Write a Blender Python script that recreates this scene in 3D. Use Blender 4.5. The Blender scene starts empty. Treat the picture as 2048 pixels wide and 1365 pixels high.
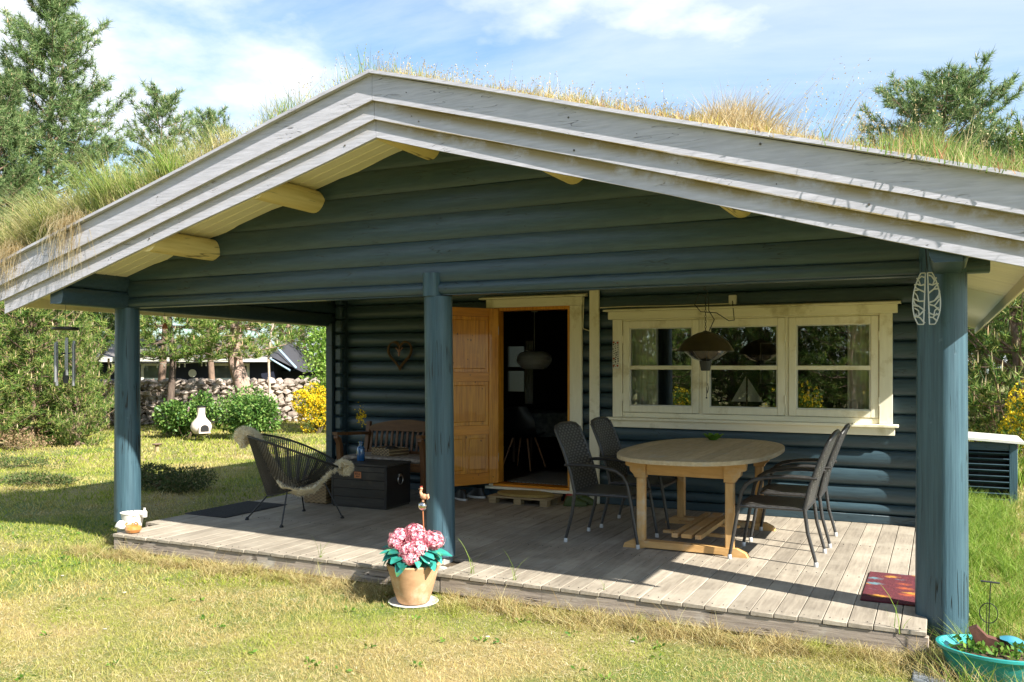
import bpy, math, random
import numpy as np
from mathutils import Vector, Matrix
random.seed(7)
rng = np.random.default_rng(7)
S = bpy.context.scene
COL = S.collection
rad = math.radians

# ---------------------------------------------------------------- camera
cam_d = bpy.data.cameras.new('camera')
cam = bpy.data.objects.new('camera', cam_d)
COL.objects.link(cam)
cam.location = (6.858, -5.632, 1.55)
cam.rotation_euler = (rad(90), 0, rad(26.065))
cam_d.sensor_width = 36
cam_d.lens = 1750 / 2048 * 36
cam_d.shift_y = 49.5 / 2048
cam_d.clip_end = 2000
S.camera = cam

# ---------------------------------------------------------------- sun, sky, exposure
SUN = Vector((1.17, -0.35, 1.0)).normalized()
SUN_EL = math.asin(SUN.z)
SUN_AZ = math.atan2(SUN.x, SUN.y)
sun_d = bpy.data.lights.new('sun', 'SUN')
sun_d.energy = 5.0
sun_d.angle = rad(0.53)
sun_d.color = (1.0, 0.95, 0.85)
sun = bpy.data.objects.new('sun', sun_d)
COL.objects.link(sun)
sun.rotation_euler = SUN.to_track_quat('Z', 'Y').to_euler()
sun.location = (30, -20, 40)

W = bpy.data.worlds.new('World')
S.world = W
W.use_nodes = True
wn = W.node_tree.nodes
wl = W.node_tree.links
wn.clear()
def wnode(t, **k):
    n = wn.new(t)
    for a, v in k.items():
        setattr(n, a, v)
    return n
wout = wnode('ShaderNodeOutputWorld')
wbg = wnode('ShaderNodeBackground')
sky = wnode('ShaderNodeTexSky')
sky.sky_type = 'NISHITA'
sky.sun_disc = False
sky.sun_elevation = SUN_EL
sky.sun_rotation = SUN_AZ
sky.air_density = 1.0
sky.dust_density = 0.6
sky.ozone_density = 1.2
wtc = wnode('ShaderNodeTexCoord')
# clouds: direction projected on a flat layer, stretched in long soft streaks
sep = wnode('ShaderNodeSeparateXYZ')
wl.new(wtc.outputs['Generated'], sep.inputs[0])
zz = wnode('ShaderNodeMath', operation='ADD'); zz.inputs[1].default_value = 0.16
wl.new(sep.outputs['Z'], zz.inputs[0])
zc = wnode('ShaderNodeMath', operation='MAXIMUM'); zc.inputs[1].default_value = 0.05
wl.new(zz.outputs[0], zc.inputs[0])
dv = wnode('ShaderNodeVectorMath', operation='DIVIDE')
cmb = wnode('ShaderNodeCombineXYZ')
for i in range(3):
    wl.new(zc.outputs[0], cmb.inputs[i])
wl.new(wtc.outputs['Generated'], dv.inputs[0]); wl.new(cmb.outputs[0], dv.inputs[1])
mp1 = wnode('ShaderNodeMapping'); mp1.inputs['Rotation'].default_value = (0, 0, rad(-20)); mp1.inputs['Scale'].default_value = (0.45, 1.5, 1)
mp1.inputs['Location'].default_value = (1.3, 0.4, 0)
wl.new(dv.outputs[0], mp1.inputs[0])
n1 = wnode('ShaderNodeTexNoise'); n1.inputs['Scale'].default_value = 1.1; n1.inputs['Detail'].default_value = 9; n1.inputs['Roughness'].default_value = 0.62; n1.inputs['Distortion'].default_value = 0.5
wl.new(mp1.outputs[0], n1.inputs['Vector'])
r1 = wnode('ShaderNodeMapRange'); r1.inputs[1].default_value = 0.36; r1.inputs[2].default_value = 0.68
wl.new(n1.outputs['Fac'], r1.inputs[0])
# cumulus
n2 = wnode('ShaderNodeTexNoise'); n2.inputs['Scale'].default_value = 0.9; n2.inputs['Detail'].default_value = 10; n2.inputs['Roughness'].default_value = 0.55
mp2 = wnode('ShaderNodeMapping'); mp2.inputs['Location'].default_value = (3.55, 2.2, 0); mp2.inputs['Scale'].default_value = (1.1, 1.1, 1)
wl.new(dv.outputs[0], mp2.inputs[0]); wl.new(mp2.outputs[0], n2.inputs['Vector'])
r2 = wnode('ShaderNodeMapRange'); r2.inputs[1].default_value = 0.49; r2.inputs[2].default_value = 0.60
wl.new(n2.outputs['Fac'], r2.inputs[0])
mx = wnode('ShaderNodeMath', operation='MULTIPLY'); mx.inputs[1].default_value = 0.5
wl.new(r1.outputs[0], mx.inputs[0])
mxx = wnode('ShaderNodeMath', operation='MAXIMUM')
r2m = wnode('ShaderNodeMath', operation='MULTIPLY'); r2m.inputs[1].default_value = 0.92
wl.new(r2.outputs[0], r2m.inputs[0])
wl.new(mx.outputs[0], mxx.inputs[0]); wl.new(r2m.outputs[0], mxx.inputs[1])
# cloud shade
n3 = wnode('ShaderNodeTexNoise'); n3.inputs['Scale'].default_value = 2.4; n3.inputs['Detail'].default_value = 5
mp3 = wnode('ShaderNodeMapping'); mp3.inputs['Location'].default_value = (0.3, 0.2, 1)
wl.new(dv.outputs[0], mp3.inputs[0]); wl.new(mp3.outputs[0], n3.inputs['Vector'])
cc = wnode('ShaderNodeMix', data_type='RGBA')
CLOUD_A, CLOUD_B, SKY_STR = (5.0, 5.5, 6.4, 1), (7.4, 7.4, 7.5, 1), 0.070
cc.inputs[6].default_value = CLOUD_A; cc.inputs[7].default_value = CLOUD_B
wl.new(n3.outputs['Fac'], cc.inputs[0])
skm = wnode('ShaderNodeMix', data_type='RGBA', blend_type='MULTIPLY'); skm.inputs[0].default_value = 1
skm.inputs[7].default_value = (0.92, 1.16, 1.26, 1)
wl.new(sky.outputs[0], skm.inputs[6])
mxc = wnode('ShaderNodeMix', data_type='RGBA')
wl.new(mxx.outputs[0], mxc.inputs[0]); wl.new(skm.outputs[2], mxc.inputs[6]); wl.new(cc.outputs[2], mxc.inputs[7])
wl.new(mxc.outputs[2], wbg.inputs['Color'])
wbg.inputs['Strength'].default_value = SKY_STR
wl.new(wbg.outputs[0], wout.inputs['Surface'])

S.view_settings.view_transform = 'Standard'
S.view_settings.look = 'None'
S.view_settings.exposure = 1.5
S.view_settings.gamma = 1
S.view_settings.use_curve_mapping = False
S.cycles.max_bounces = 10
S.cycles.diffuse_bounces = 5
S.cycles.glossy_bounces = 4
S.cycles.transmission_bounces = 6
S.cycles.transparent_max_bounces = 12
S.cycles.caustics_reflective = False
S.cycles.caustics_refractive = False
S.cycles.use_denoising = True

# ---------------------------------------------------------------- materials
def lin(c):
    return tuple(((x / 255) / 12.92 if x / 255 <= 0.04045 else ((x / 255 + 0.055) / 1.055) ** 2.4) for x in c)

def mat(name, c1, c2=None, rough=0.6, scale=(1, 1, 1), ns=6.0, detail=5, bump=0.2, bs=None, bstr=0.005, rnd=0.08,
        c3=None, c3s=1.5, c3t=(0.55, 0.7), cracks=0, crackd=0.25, crackw=1.0, spec=0.4, metal=0, coord='pos', trans=0, coat=0, sheen=0, patch=0.0, pisl=False):
    """general procedural surface: two tones on stretched noise, a third on large patches, thin dark cracks, relief"""
    m = bpy.data.materials.new(name); m.use_nodes = True
    nt = m.node_tree; N = nt.nodes; L = nt.links; N.clear()
    out = N.new('ShaderNodeOutputMaterial'); bs_ = N.new('ShaderNodeBsdfPrincipled')
    bs_.inputs['Roughness'].default_value = rough
    bs_.inputs['Specular IOR Level'].default_value = spec
    bs_.inputs['Metallic'].default_value = metal
    if coat: bs_.inputs['Coat Weight'].default_value = coat
    if c2 is None: c2 = tuple(x * 0.72 for x in c1)
    if coord == 'pos':
        g = N.new('ShaderNodeNewGeometry'); src = g.outputs['Position']
    else:
        g = N.new('ShaderNodeTexCoord'); src = g.outputs['Object']
    oi = N.new('ShaderNodeObjectInfo')
    # shift the pattern per object so that copies differ
    sh = N.new('ShaderNodeVectorMath'); sh.operation = 'SCALE'; sh.inputs['Scale'].default_value = 37.0
    cv = N.new('ShaderNodeCombineXYZ')
    for i in range(3): L.new(oi.outputs['Random'], cv.inputs[i])
    L.new(cv.outputs[0], sh.inputs[0])
    ad = N.new('ShaderNodeVectorMath'); ad.operation = 'ADD'
    L.new(src, ad.inputs[0]); L.new(sh.outputs[0], ad.inputs[1])
    mp = N.new('ShaderNodeMapping'); mp.inputs['Scale'].default_value = scale
    L.new(ad.outputs[0], mp.inputs[0])
    n1 = N.new('ShaderNodeTexNoise'); n1.inputs['Scale'].default_value = ns; n1.inputs['Detail'].default_value = detail; n1.inputs['Roughness'].default_value = 0.6
    L.new(mp.outputs[0], n1.inputs['Vector'])
    r = N.new('ShaderNodeMapRange'); r.inputs[1].default_value = 0.3; r.inputs[2].default_value = 0.7
    L.new(n1.outputs['Fac'], r.inputs[0])
    mixc = N.new('ShaderNodeMix'); mixc.data_type = 'RGBA'
    mixc.inputs[6].default_value = (*c2, 1); mixc.inputs[7].default_value = (*c1, 1)
    L.new(r.outputs[0], mixc.inputs[0]); col = mixc.outputs[2]
    if c3:
        n3 = N.new('ShaderNodeTexNoise'); n3.inputs['Scale'].default_value = c3s; n3.inputs['Detail'].default_value = 7; n3.inputs['Roughness'].default_value = 0.65
        L.new(ad.outputs[0] if coord != 'pos' else src, n3.inputs['Vector'])
        r3 = N.new('ShaderNodeMapRange'); r3.inputs[1].default_value = c3t[0]; r3.inputs[2].default_value = c3t[1]
        L.new(n3.outputs['Fac'], r3.inputs[0])
        m3 = N.new('ShaderNodeMix'); m3.data_type = 'RGBA'; m3.inputs[7].default_value = (*c3, 1)
        L.new(r3.outputs[0], m3.inputs[0]); L.new(col, m3.inputs[6]); col = m3.outputs[2]
    hgt = n1.outputs['Fac']
    if cracks:
        mpc = N.new('ShaderNodeMapping'); mpc.inputs['Scale'].default_value = tuple(s * cracks for s in scale)
        L.new(ad.outputs[0], mpc.inputs[0])
        nc = N.new('ShaderNodeTexNoise'); nc.inputs['Scale'].default_value = ns * 0.5; nc.inputs['Detail'].default_value = 2
        L.new(mpc.outputs[0], nc.inputs['Vector'])
        s1 = N.new('ShaderNodeMath'); s1.operation = 'SUBTRACT'; s1.inputs[1].default_value = 0.5; L.new(nc.outputs['Fac'], s1.inputs[0])
        s2 = N.new('ShaderNodeMath'); s2.operation = 'ABSOLUTE'; L.new(s1.outputs[0], s2.inputs[0])
        rc = N.new('ShaderNodeMapRange'); rc.inputs[1].default_value = 0.002 * crackw; rc.inputs[2].default_value = 0.009 * crackw
        L.new(s2.outputs[0], rc.inputs[0])
        # only where a slower noise allows, so that cracks start and end
        ng = N.new('ShaderNodeTexNoise'); ng.inputs['Scale'].default_value = 3.0; L.new(ad.outputs[0], ng.inputs['Vector'])
        rg = N.new('ShaderNodeMapRange'); rg.inputs[1].default_value = 0.52; rg.inputs[2].default_value = 0.6; rg.inputs[3].default_value = 1; rg.inputs[4].default_value = 0
        L.new(ng.outputs['Fac'], rg.inputs[0])
        mxk = N.new('ShaderNodeMath'); mxk.operation = 'MAXIMUM'; L.new(rc.outputs[0], mxk.inputs[0]); L.new(rg.outputs[0], mxk.inputs[1])
        mk = N.new('ShaderNodeMix'); mk.data_type = 'RGBA'; mk.inputs[6].default_value = (*(x * crackd for x in c1), 1)
        L.new(mxk.outputs[0], mk.inputs[0]); L.new(col, mk.inputs[7]); col = mk.outputs[2]
        hm = N.new('ShaderNodeMath'); hm.operation = 'MULTIPLY_ADD'; hm.inputs[2].default_value = 0
        L.new(mxk.outputs[0], hm.inputs[0]); hm.inputs[1].default_value = 1.5
        ha = N.new('ShaderNodeMath'); ha.operation = 'ADD'; L.new(hm.outputs[0], ha.inputs[0]); L.new(hgt, ha.inputs[1]); hgt = ha.outputs[0]
    if rnd or pisl:
        rr = N.new('ShaderNodeMapRange'); rr.inputs[3].default_value = 1 - rnd; rr.inputs[4].default_value = 1 + rnd
        if pisl:
            g2 = N.new('ShaderNodeNewGeometry'); L.new(g2.outputs['Random Per Island'], rr.inputs[0])
        else:
            L.new(oi.outputs['Random'], rr.inputs[0])
        hs = N.new('ShaderNodeHueSaturation'); L.new(rr.outputs[0], hs.inputs['Value']); L.new(col, hs.inputs['Color']); col = hs.outputs[0]
    L.new(col, bs_.inputs['Base Color'])
    if bump:
        b = N.new('ShaderNodeBump'); b.inputs['Strength'].default_value = bump; b.inputs['Distance'].default_value = bstr
        L.new(hgt, b.inputs['Height']); L.new(b.outputs[0], bs_.inputs['Normal'])
    if trans:
        tr = N.new('ShaderNodeBsdfTranslucent'); L.new(col, tr.inputs['Color'])
        ms = N.new('ShaderNodeMixShader'); ms.inputs[0].default_value = trans
        L.new(bs_.outputs[0], ms.inputs[1]); L.new(tr.outputs[0], ms.inputs[2]); L.new(ms.outputs[0], out.inputs['Surface'])
    else:
        L.new(bs_.outputs[0], out.inputs['Surface'])
    return m

def leafmat(name, cols, patch=None, ps=0.6, trans=0.3, rough=0.55, pt=(0.42, 0.6)):
    """foliage: colour picked per blade or leaf from a ramp, optional second ramp in patches of the place"""
    m = bpy.data.materials.new(name); m.use_nodes = True
    nt = m.node_tree; N = nt.nodes; L = nt.links; N.clear()
    out = N.new('ShaderNodeOutputMaterial'); bs_ = N.new('ShaderNodeBsdfPrincipled')
    bs_.inputs['Roughness'].default_value = rough; bs_.inputs['Specular IOR Level'].default_value = 0.25
    g = N.new('ShaderNodeNewGeometry')
    def ramp(cs):
        rp = N.new('ShaderNodeValToRGB'); el = rp.color_ramp.elements
        while len(el) < len(cs): el.new(0.5)
        for i, c in enumerate(cs):
            el[i].position = i / (len(cs) - 1); el[i].color = (*c, 1)
        L.new(g.outputs['Random Per Island'], rp.inputs[0]); return rp.outputs[0]
    col = ramp(cols)
    if patch:
        c2 = ramp(patch)
        n = N.new('ShaderNodeTexNoise'); n.inputs['Scale'].default_value = ps; n.inputs['Detail'].default_value = 6; n.inputs['Roughness'].default_value = 0.65
        L.new(g.outputs['Position'], n.inputs['Vector'])
        r = N.new('ShaderNodeMapRange'); r.inputs[1].default_value = pt[0]; r.inputs[2].default_value = pt[1]; L.new(n.outputs['Fac'], r.inputs[0])
        mx_ = N.new('ShaderNodeMix'); mx_.data_type = 'RGBA'
        L.new(r.outputs[0], mx_.inputs[0]); L.new(col, mx_.inputs[6]); L.new(c2, mx_.inputs[7]); col = mx_.outputs[2]
    L.new(col, bs_.inputs['Base Color'])
    tr = N.new('ShaderNodeBsdfTranslucent'); L.new(col, tr.inputs['Color'])
    ms = N.new('ShaderNodeMixShader'); ms.inputs[0].default_value = trans
    L.new(bs_.outputs[0], ms.inputs[1]); L.new(tr.outputs[0], ms.inputs[2]); L.new(ms.outputs[0], out.inputs['Surface'])
    return m

# ---------------------------------------------------------------- mesh builder
class MB:
    def __init__(s): s.v = []; s.f = []
    def add(s, vs, fs):
        o = len(s.v); s.v += [tuple(x) for x in vs]; s.f += [tuple(i + o for i in f) for f in fs]; return s
    def box(s, a, b, ch=0.0, M=None):
        """axis box from corner a to corner b, edges chamfered by ch, optionally moved by matrix M"""
        a = list(a); b = list(b)
        for i in range(3):
            if a[i] > b[i]: a[i], b[i] = b[i], a[i]
        if ch <= 0:
            vs = [(x, y, z) for z in (a[2], b[2]) for y in (a[1], b[1]) for x in (a[0], b[0])]
            fs = [(0, 2, 3, 1), (4, 5, 7, 6), (0, 1, 5, 4), (2, 6, 7, 3), (0, 4, 6, 2), (1, 3, 7, 5)]
        else:
            ch = min(ch, *(0.45 * (b[i] - a[i]) for i in range(3)))
            vs = []; idx = {}
            for cx in (0, 1):
                for cy in (0, 1):
                    for cz in (0, 1):
                        for ax in range(3):
                            p = []
                            for i, c in enumerate((cx, cy, cz)):
                                e = (a, b)[c][i]
                                if i != ax: e += ch if c == 0 else -ch
                                p.append(e)
                            idx[(cx, cy, cz, ax)] = len(vs); vs.append(tuple(p))
            fs = []
            for ax in range(3):
                o = [i for i in range(3) if i != ax]
                for c in (0, 1):
                    q = []
                    for (u, w) in ((0, 0), (1, 0), (1, 1), (0, 1)):
                        k = [0, 0, 0]; k[ax] = c; k[o[0]] = u; k[o[1]] = w; q.append(idx[(*k, ax)])
                    fs.append(q)
            for ax in range(3):  # edges parallel to ax
                o = [i for i in range(3) if i != ax]
                for u in (0, 1):
                    for w in (0, 1):
                        k0 = [0, 0, 0]; k0[o[0]] = u; k0[o[1]] = w; k1 = list(k0); k1[ax] = 1
                        fs.append([idx[(*k0, o[0])], idx[(*k0, o[1])], idx[(*k1, o[1])], idx[(*k1, o[0])]])
            for cx in (0, 1):
                for cy in (0, 1):
                    for cz in (0, 1):
                        fs.append([idx[(cx, cy, cz, 0)], idx[(cx, cy, cz, 1)], idx[(cx, cy, cz, 2)]])
        if M is not None: vs = [M @ Vector(v) for v in vs]
        return s.add(vs, fs)
    def cyl(s, p0, p1, r0, r1=None, n=12, cap=True):
        return s.tube([p0, p1], [r0, r0 if r1 is None else r1], n, cap)
    def tube(s, pts, r, n=8, cap=True, closed=False, flat=None):
        pts = [Vector(p) for p in pts]; m = len(pts)
        if not hasattr(r, '__len__'): r = [r] * m
        vs = []; up = None
        for i, p in enumerate(pts):
            if closed: t = pts[(i + 1) % m] - pts[i - 1]
            else: t = pts[min(i + 1, m - 1)] - pts[max(i - 1, 0)]
            if t.length < 1e-9: t = Vector((0, 0, 1))
            t.normalize()
            if up is None:
                up = Vector((0, 0, 1)) if abs(t.z) < 0.9 else Vector((1, 0, 0))
            a = t.cross(up)
            if a.length < 1e-6: a = t.orthogonal()
            a.normalize(); b = a.cross(t); b.normalize(); up = b
            fl = flat or 1
            for k in range(n):
                an = 2 * math.pi * k / n
                vs.append(p + a * math.cos(an) * r[i] + b * math.sin(an) * r[i] * fl)
        fs = []
        for i in range(m if closed else m - 1):
            j = (i + 1) % m
            for k in range(n):
                l = (k + 1) % n
                fs.append((i * n + k, i * n + l, j * n + l, j * n + k))
        if cap and not closed:
            fs.append(tuple(range(n - 1, -1, -1))); fs.append(tuple((m - 1) * n + k for k in range(n)))
        return s.add(vs, fs)
    def lathe(s, prof, c=(0, 0, 0), n=24, wob=0, sx=1, sy=1, closed_top=True):
        vs = []; fs = []; m = len(prof)
        for (r, z) in prof:
            for k in range(n):
                an = 2 * math.pi * k / n
                rr = r * (1 + wob * math.sin(an * n / 2))
                vs.append((c[0] + rr * math.cos(an) * sx, c[1] + rr * math.sin(an) * sy, c[2] + z))
        for i in range(m - 1):
            for k in range(n):
                l = (k + 1) % n
                fs.append((i * n + k, i * n + l, (i + 1) * n + l, (i + 1) * n + k))
        fs.append(tuple(range(n - 1, -1, -1)))
        if closed_top: fs.append(tuple((m - 1) * n + k for k in range(n)))
        return s.add(vs, fs)
    def ball(s, c, r, n=12, m=8, noise=0.0, seed=0):
        if not hasattr(r, '__len__'): r = (r, r, r)
        rr = random.Random(seed); vs = [(c[0], c[1], c[2] - r[2])]
        for i in range(1, m):
            th = math.pi * i / m
            for k in range(n):
                an = 2 * math.pi * k / n; q = 1 + noise * (rr.random() - 0.5)
                vs.append((c[0] + r[0] * q * math.sin(th) * math.cos(an), c[1] + r[1] * q * math.sin(th) * math.sin(an), c[2] - r[2] * q * math.cos(th)))
        vs.append((c[0], c[1], c[2] + r[2])); fs = []
        for k in range(n): fs.append((0, 1 + (k + 1) % n, 1 + k))
        for i in range(m - 2):
            for k in range(n):
                a = 1 + i * n + k; b = 1 + i * n + (k + 1) % n
                fs.append((a, b, b + n, a + n))
        e = len(vs) - 1; o = 1 + (m - 2) * n
        for k in range(n): fs.append((o + k, o + (k + 1) % n, e))
        return s.add(vs, fs)
    def prism(s, poly, ax, a, b):
        """2-D polygon (the two axes other than ax, in order) extruded along ax from a to b"""
        def P(u, w, t):
            q = [u, w]; q.insert(ax, t); return tuple(q)
        n = len(poly)
        vs = [P(u, w, a) for u, w in poly] + [P(u, w, b) for u, w in poly]
        fs = [tuple(range(n - 1, -1, -1)), tuple(range(n, 2 * n))]
        for i in range(n):
            j = (i + 1) % n; fs.append((i, j, n + j, n + i))
        return s.add(vs, fs)
    def xf(s, M):
        s.v = [tuple(M @ Vector(v)) for v in s.v]; return s

def wloc(o):
    p = Vector((0, 0, 0))
    while o is not None:
        p += o.location; o = o.parent
    return p

def fixn(me):
    import bmesh
    bm = bmesh.new(); bm.from_mesh(me); bmesh.ops.recalc_face_normals(bm, faces=bm.faces); bm.to_mesh(me); bm.free()

def part(name, mb, m, parent=None, local=False, smooth=True, ang=38, label=None):
    """links the builder as ONE mesh; builder coordinates are the place's unless local"""
    me = bpy.data.meshes.new(name)
    off = Vector((0, 0, 0)) if (local or parent is None) else wloc(parent)
    vs = [(v[0] - off.x, v[1] - off.y, v[2] - off.z) for v in mb.v]
    me.from_pydata(vs, [], mb.f); me.validate()
    fixn(me)
    if smooth:
        me.shade_smooth(); me.set_sharp_from_angle(angle=rad(ang))
    me.materials.append(m)
    o = bpy.data.objects.new(name, me); COL.objects.link(o)
    if parent is not None: o.parent = parent
    if label: o['label'] = label
    return o

def place(me, name, loc, parent=None, rot=(0, 0, 0), scale=(1, 1, 1), label=None):
    o = bpy.data.objects.new(name, me); COL.objects.link(o)
    o.location = loc; o.rotation_euler = rot; o.scale = scale
    if parent is not None: o.parent = parent; o.location = Vector(loc) - wloc(parent)
    if label: o['label'] = label
    return o

def group_part(name, parent):
    o = bpy.data.objects.new(name, None); COL.objects.link(o); o.parent = parent; o.empty_display_size = 0.1
    return o

def thing(name, label, cat, loc=(0, 0, 0), rz=0, group=None):
    o = bpy.data.objects.new(name, None); COL.objects.link(o)
    o.location = loc; o.rotation_euler = (0, 0, rz); o['label'] = label; o['category'] = cat
    if group: o['group'] = group
    return o

def tag(o, label, cat, group=None, kind=None):
    o['label'] = label
    if cat: o['category'] = cat
    if group: o['group'] = group
    if kind: o['kind'] = kind
    return o

def dup(o, loc=None, rz=None, label=None, parent=None, scale=None):
    c = o.copy(); COL.objects.link(c); c.parent = parent
    if loc is not None: c.location = loc
    if rz is not None: c.rotation_euler = (0, 0, rz)
    if scale is not None: c.scale = (scale,) * 3 if not hasattr(scale, '__len__') else scale
    if label: c['label'] = label
    for ch in list(o.children): dup(ch, parent=c)
    return c

def trimesh(name, V, T, m, parent=None, smooth=False):
    me = bpy.data.meshes.new(name)
    V = np.asarray(V, dtype=np.float32); T = np.asarray(T, dtype=np.int32)
    me.vertices.add(len(V)); me.vertices.foreach_set('co', V.ravel())
    me.loops.add(T.size); me.loops.foreach_set('vertex_index', T.ravel())
    me.polygons.add(len(T)); me.polygons.foreach_set('loop_start', np.arange(0, T.size, 3, dtype=np.int32))
    me.update(calc_edges=True)
    me.polygons.foreach_set('use_smooth', np.zeros(len(T), dtype=bool))
    me.materials.append(m)
    o = bpy.data.objects.new(name, me); COL.objects.link(o)
    if parent is not None: o.parent = parent
    return o

def unit(a): return a / np.maximum(np.linalg.norm(a, axis=-1, keepdims=True), 1e-9)

def blades(P, h, w, lean, levels=(0, 0.55, 1.0), curve=1.6, seed=1):
    """curved grass blades; P (n,3), h, w (n,), lean (n,2) = horizontal reach of the tip"""
    r = np.random.default_rng(seed); n = len(P)
    h = np.broadcast_to(h, n); w = np.broadcast_to(w, n)
    an = r.uniform(0, 2 * np.pi, n); side = np.stack([np.cos(an), np.sin(an), np.zeros(n)], 1) * (w / 2)[:, None]
    Vs = []; 
    for t in levels:
        c = P.copy(); c[:, 2] += h * t
        c[:, :2] += lean * (t ** curve)
        k = 1 - t
        if t < 1: Vs += [c - side * (0.35 + 0.65 * k), c + side * (0.35 + 0.65 * k)]
        else: Vs += [c]
    m = len(Vs); V = np.stack(Vs, 1).reshape(-1, 3)
    F = []
    for i in range(len(levels) - 1):
        a = 2 * i
        if i < len(levels) - 2: F += [(a, a + 1, a + 3), (a, a + 3, a + 2)]
        else: F += [(a, a + 1, a + 2)]
    F = np.array(F); T = (np.arange(n)[:, None, None] * m + F[None]).reshape(-1, 3)
    return V, T

def needles(C, A, n, L, w, spread=1.0, seed=1, Ls=0.35):
    """needle tufts: at every centre C with axis A, n thin triangles fanning out"""
    r = np.random.default_rng(seed); k = len(C)
    C = np.repeat(C, n, 0); A = np.repeat(unit(A), n, 0)
    L = np.repeat(np.broadcast_to(L, k), n) * r.uniform(0.65, 1.15, k * n)
    d = unit(A * r.uniform(0.25, 1.1, (k * n, 1)) + unit(r.normal(size=(k * n, 3))) * spread)
    base = C + A * (r.uniform(-1, 1, (k * n, 1)) * Ls * L[:, None])
    s = unit(np.cross(d, r.normal(size=(k * n, 3)))) * (w / 2)
    tip = base + d * L[:, None]
    V = np.stack([base - s, base + s, tip], 1).reshape(-1, 3)
    T = np.arange(len(V)).reshape(-1, 3)
    return V, T

def leaves(C, size, seed=1, up=0.3, elong=1.7, N=None):
    """leaf quads (two triangles, folded a little) at C"""
    r = np.random.default_rng(seed); k = len(C)
    size = np.broadcast_to(size, k) * r.uniform(0.7, 1.25, k)
    d = r.normal(size=(k, 3)); d = unit(d)
    if N is not None: d = unit(d * 0.8 + N)
    d[:, 2] += up * r.uniform(-0.4, 1, k); d = unit(d)
    s = unit(np.cross(d, r.normal(size=(k, 3))))
    a = C; b = C + d * (size * elong / 2)[:, None] + s * (size / 2)[:, None]
    c = C + d * (size * elong)[:, None]; e = C + d * (size * elong / 2)[:, None] - s * (size / 2)[:, None]
    V = np.stack([a, b, c, e], 1).reshape(-1, 3)
    T = (np.arange(k)[:, None, None] * 4 + np.array([[0, 1, 2], [0, 2, 3]])[None]).reshape(-1, 3)
    return V, T

def join(*vt):
    V = []; T = []; o = 0
    for v, t in vt:
        V.append(v); T.append(t + o); o += len(v)
    return np.concatenate(V), np.concatenate(T)
# ---------------------------------------------------------------- colours
M = {}
M['blue'] = mat('blue_paint', (0.042, 0.076, 0.096), (0.027, 0.051, 0.067), rough=0.36, scale=(1, 6, 10), ns=5, bump=0.35, bstr=0.005, cracks=0.7, crackd=0.35, crackw=1.1, c3=(0.052, 0.088, 0.104), c3s=3.0, c3t=(0.6, 0.8), rnd=0.10, spec=0.45)
M['bluev'] = mat('blue_post_paint', (0.052, 0.104, 0.132), (0.026, 0.057, 0.078), rough=0.42, scale=(9, 9, 0.38), ns=5, bump=0.5, bstr=0.006, cracks=0.9, crackd=0.08, crackw=2.2, c3=(0.11, 0.17, 0.21), c3s=9.0, c3t=(0.66, 0.76), rnd=0.03)
M['cream'] = mat('cream_paint', (0.84, 0.79, 0.63), (0.76, 0.71, 0.55), rough=0.45, scale=(1, 4, 8), ns=4, bump=0.12, c3=(0.50, 0.44, 0.27), c3s=2.5, rnd=0.04)
M['creamv'] = mat('cream_trim', (0.85, 0.80, 0.65), (0.77, 0.72, 0.57), rough=0.45, scale=(6, 6, 1), ns=4, bump=0.12, c3=(0.54, 0.46, 0.28), c3s=3, rnd=0.03)
M['soffit'] = mat('soffit_paint', (0.84, 0.78, 0.58), (0.78, 0.71, 0.51), rough=0.55, scale=(1, 8, 1), ns=4, bump=0.1, rnd=0.05)
M['purlin'] = mat('purlin_paint', (0.76, 0.62, 0.28), (0.60, 0.47, 0.18), rough=0.5, scale=(6, 0.5, 6), ns=5, bump=0.4, cracks=0.6, crackd=0.15, crackw=1.6, rnd=0.03)
M['deck'] = mat('weathered_planks', (0.335, 0.29, 0.23), (0.195, 0.165, 0.13), rough=0.75, scale=(10, 0.8, 10), ns=4, detail=8, bump=0.5, bstr=0.003, c3=(0.40, 0.355, 0.285), c3s=2.2, c3t=(0.45, 0.75), rnd=0.15)
M['deckedge'] = mat('weathered_edge', (0.36, 0.30, 0.245), (0.19, 0.155, 0.13), rough=0.8, scale=(0.8, 8, 12), ns=4, detail=9, bump=0.8, bstr=0.005, cracks=1.0, crackd=0.12, crackw=2.0, c3=(0.40, 0.36, 0.31), c3s=3, rnd=0.05)
M['door'] = mat('pine_varnish', (0.72, 0.33, 0.040), (0.38, 0.12, 0.010), rough=0.32, scale=(18, 18, 0.9), ns=2.6, detail=8, bump=0.08, coord='obj', c3=(0.70, 0.32, 0.04), c3s=2.0, rnd=0.09, coat=0.3)
M['doorh'] = mat('pine_varnish_rail', (0.70, 0.28, 0.025), (0.50, 0.17, 0.012), rough=0.32, scale=(1.1, 14, 14), ns=2.6, detail=5, bump=0.08, coord='obj', rnd=0.06, coat=0.3)
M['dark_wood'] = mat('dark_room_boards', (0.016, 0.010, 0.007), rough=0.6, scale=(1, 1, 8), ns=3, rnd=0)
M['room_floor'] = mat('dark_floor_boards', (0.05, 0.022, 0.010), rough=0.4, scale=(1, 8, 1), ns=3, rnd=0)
M['iron'] = mat('black_iron', (0.012, 0.012, 0.013), rough=0.45, bump=0.1, rnd=0, spec=0.5)
M['steel'] = mat('steel', (0.45, 0.45, 0.46), rough=0.3, metal=1, bump=0, rnd=0)
M['white'] = mat('white_paint', (0.64, 0.63, 0.58), (0.56, 0.55, 0.50), rough=0.5, bump=0.08, rnd=0.02)
M['shingle'] = mat('grey_shingle', (0.20, 0.18, 0.17), (0.13, 0.12, 0.12), rough=0.9, ns=14, bump=0.5, rnd=0.1)
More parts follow.
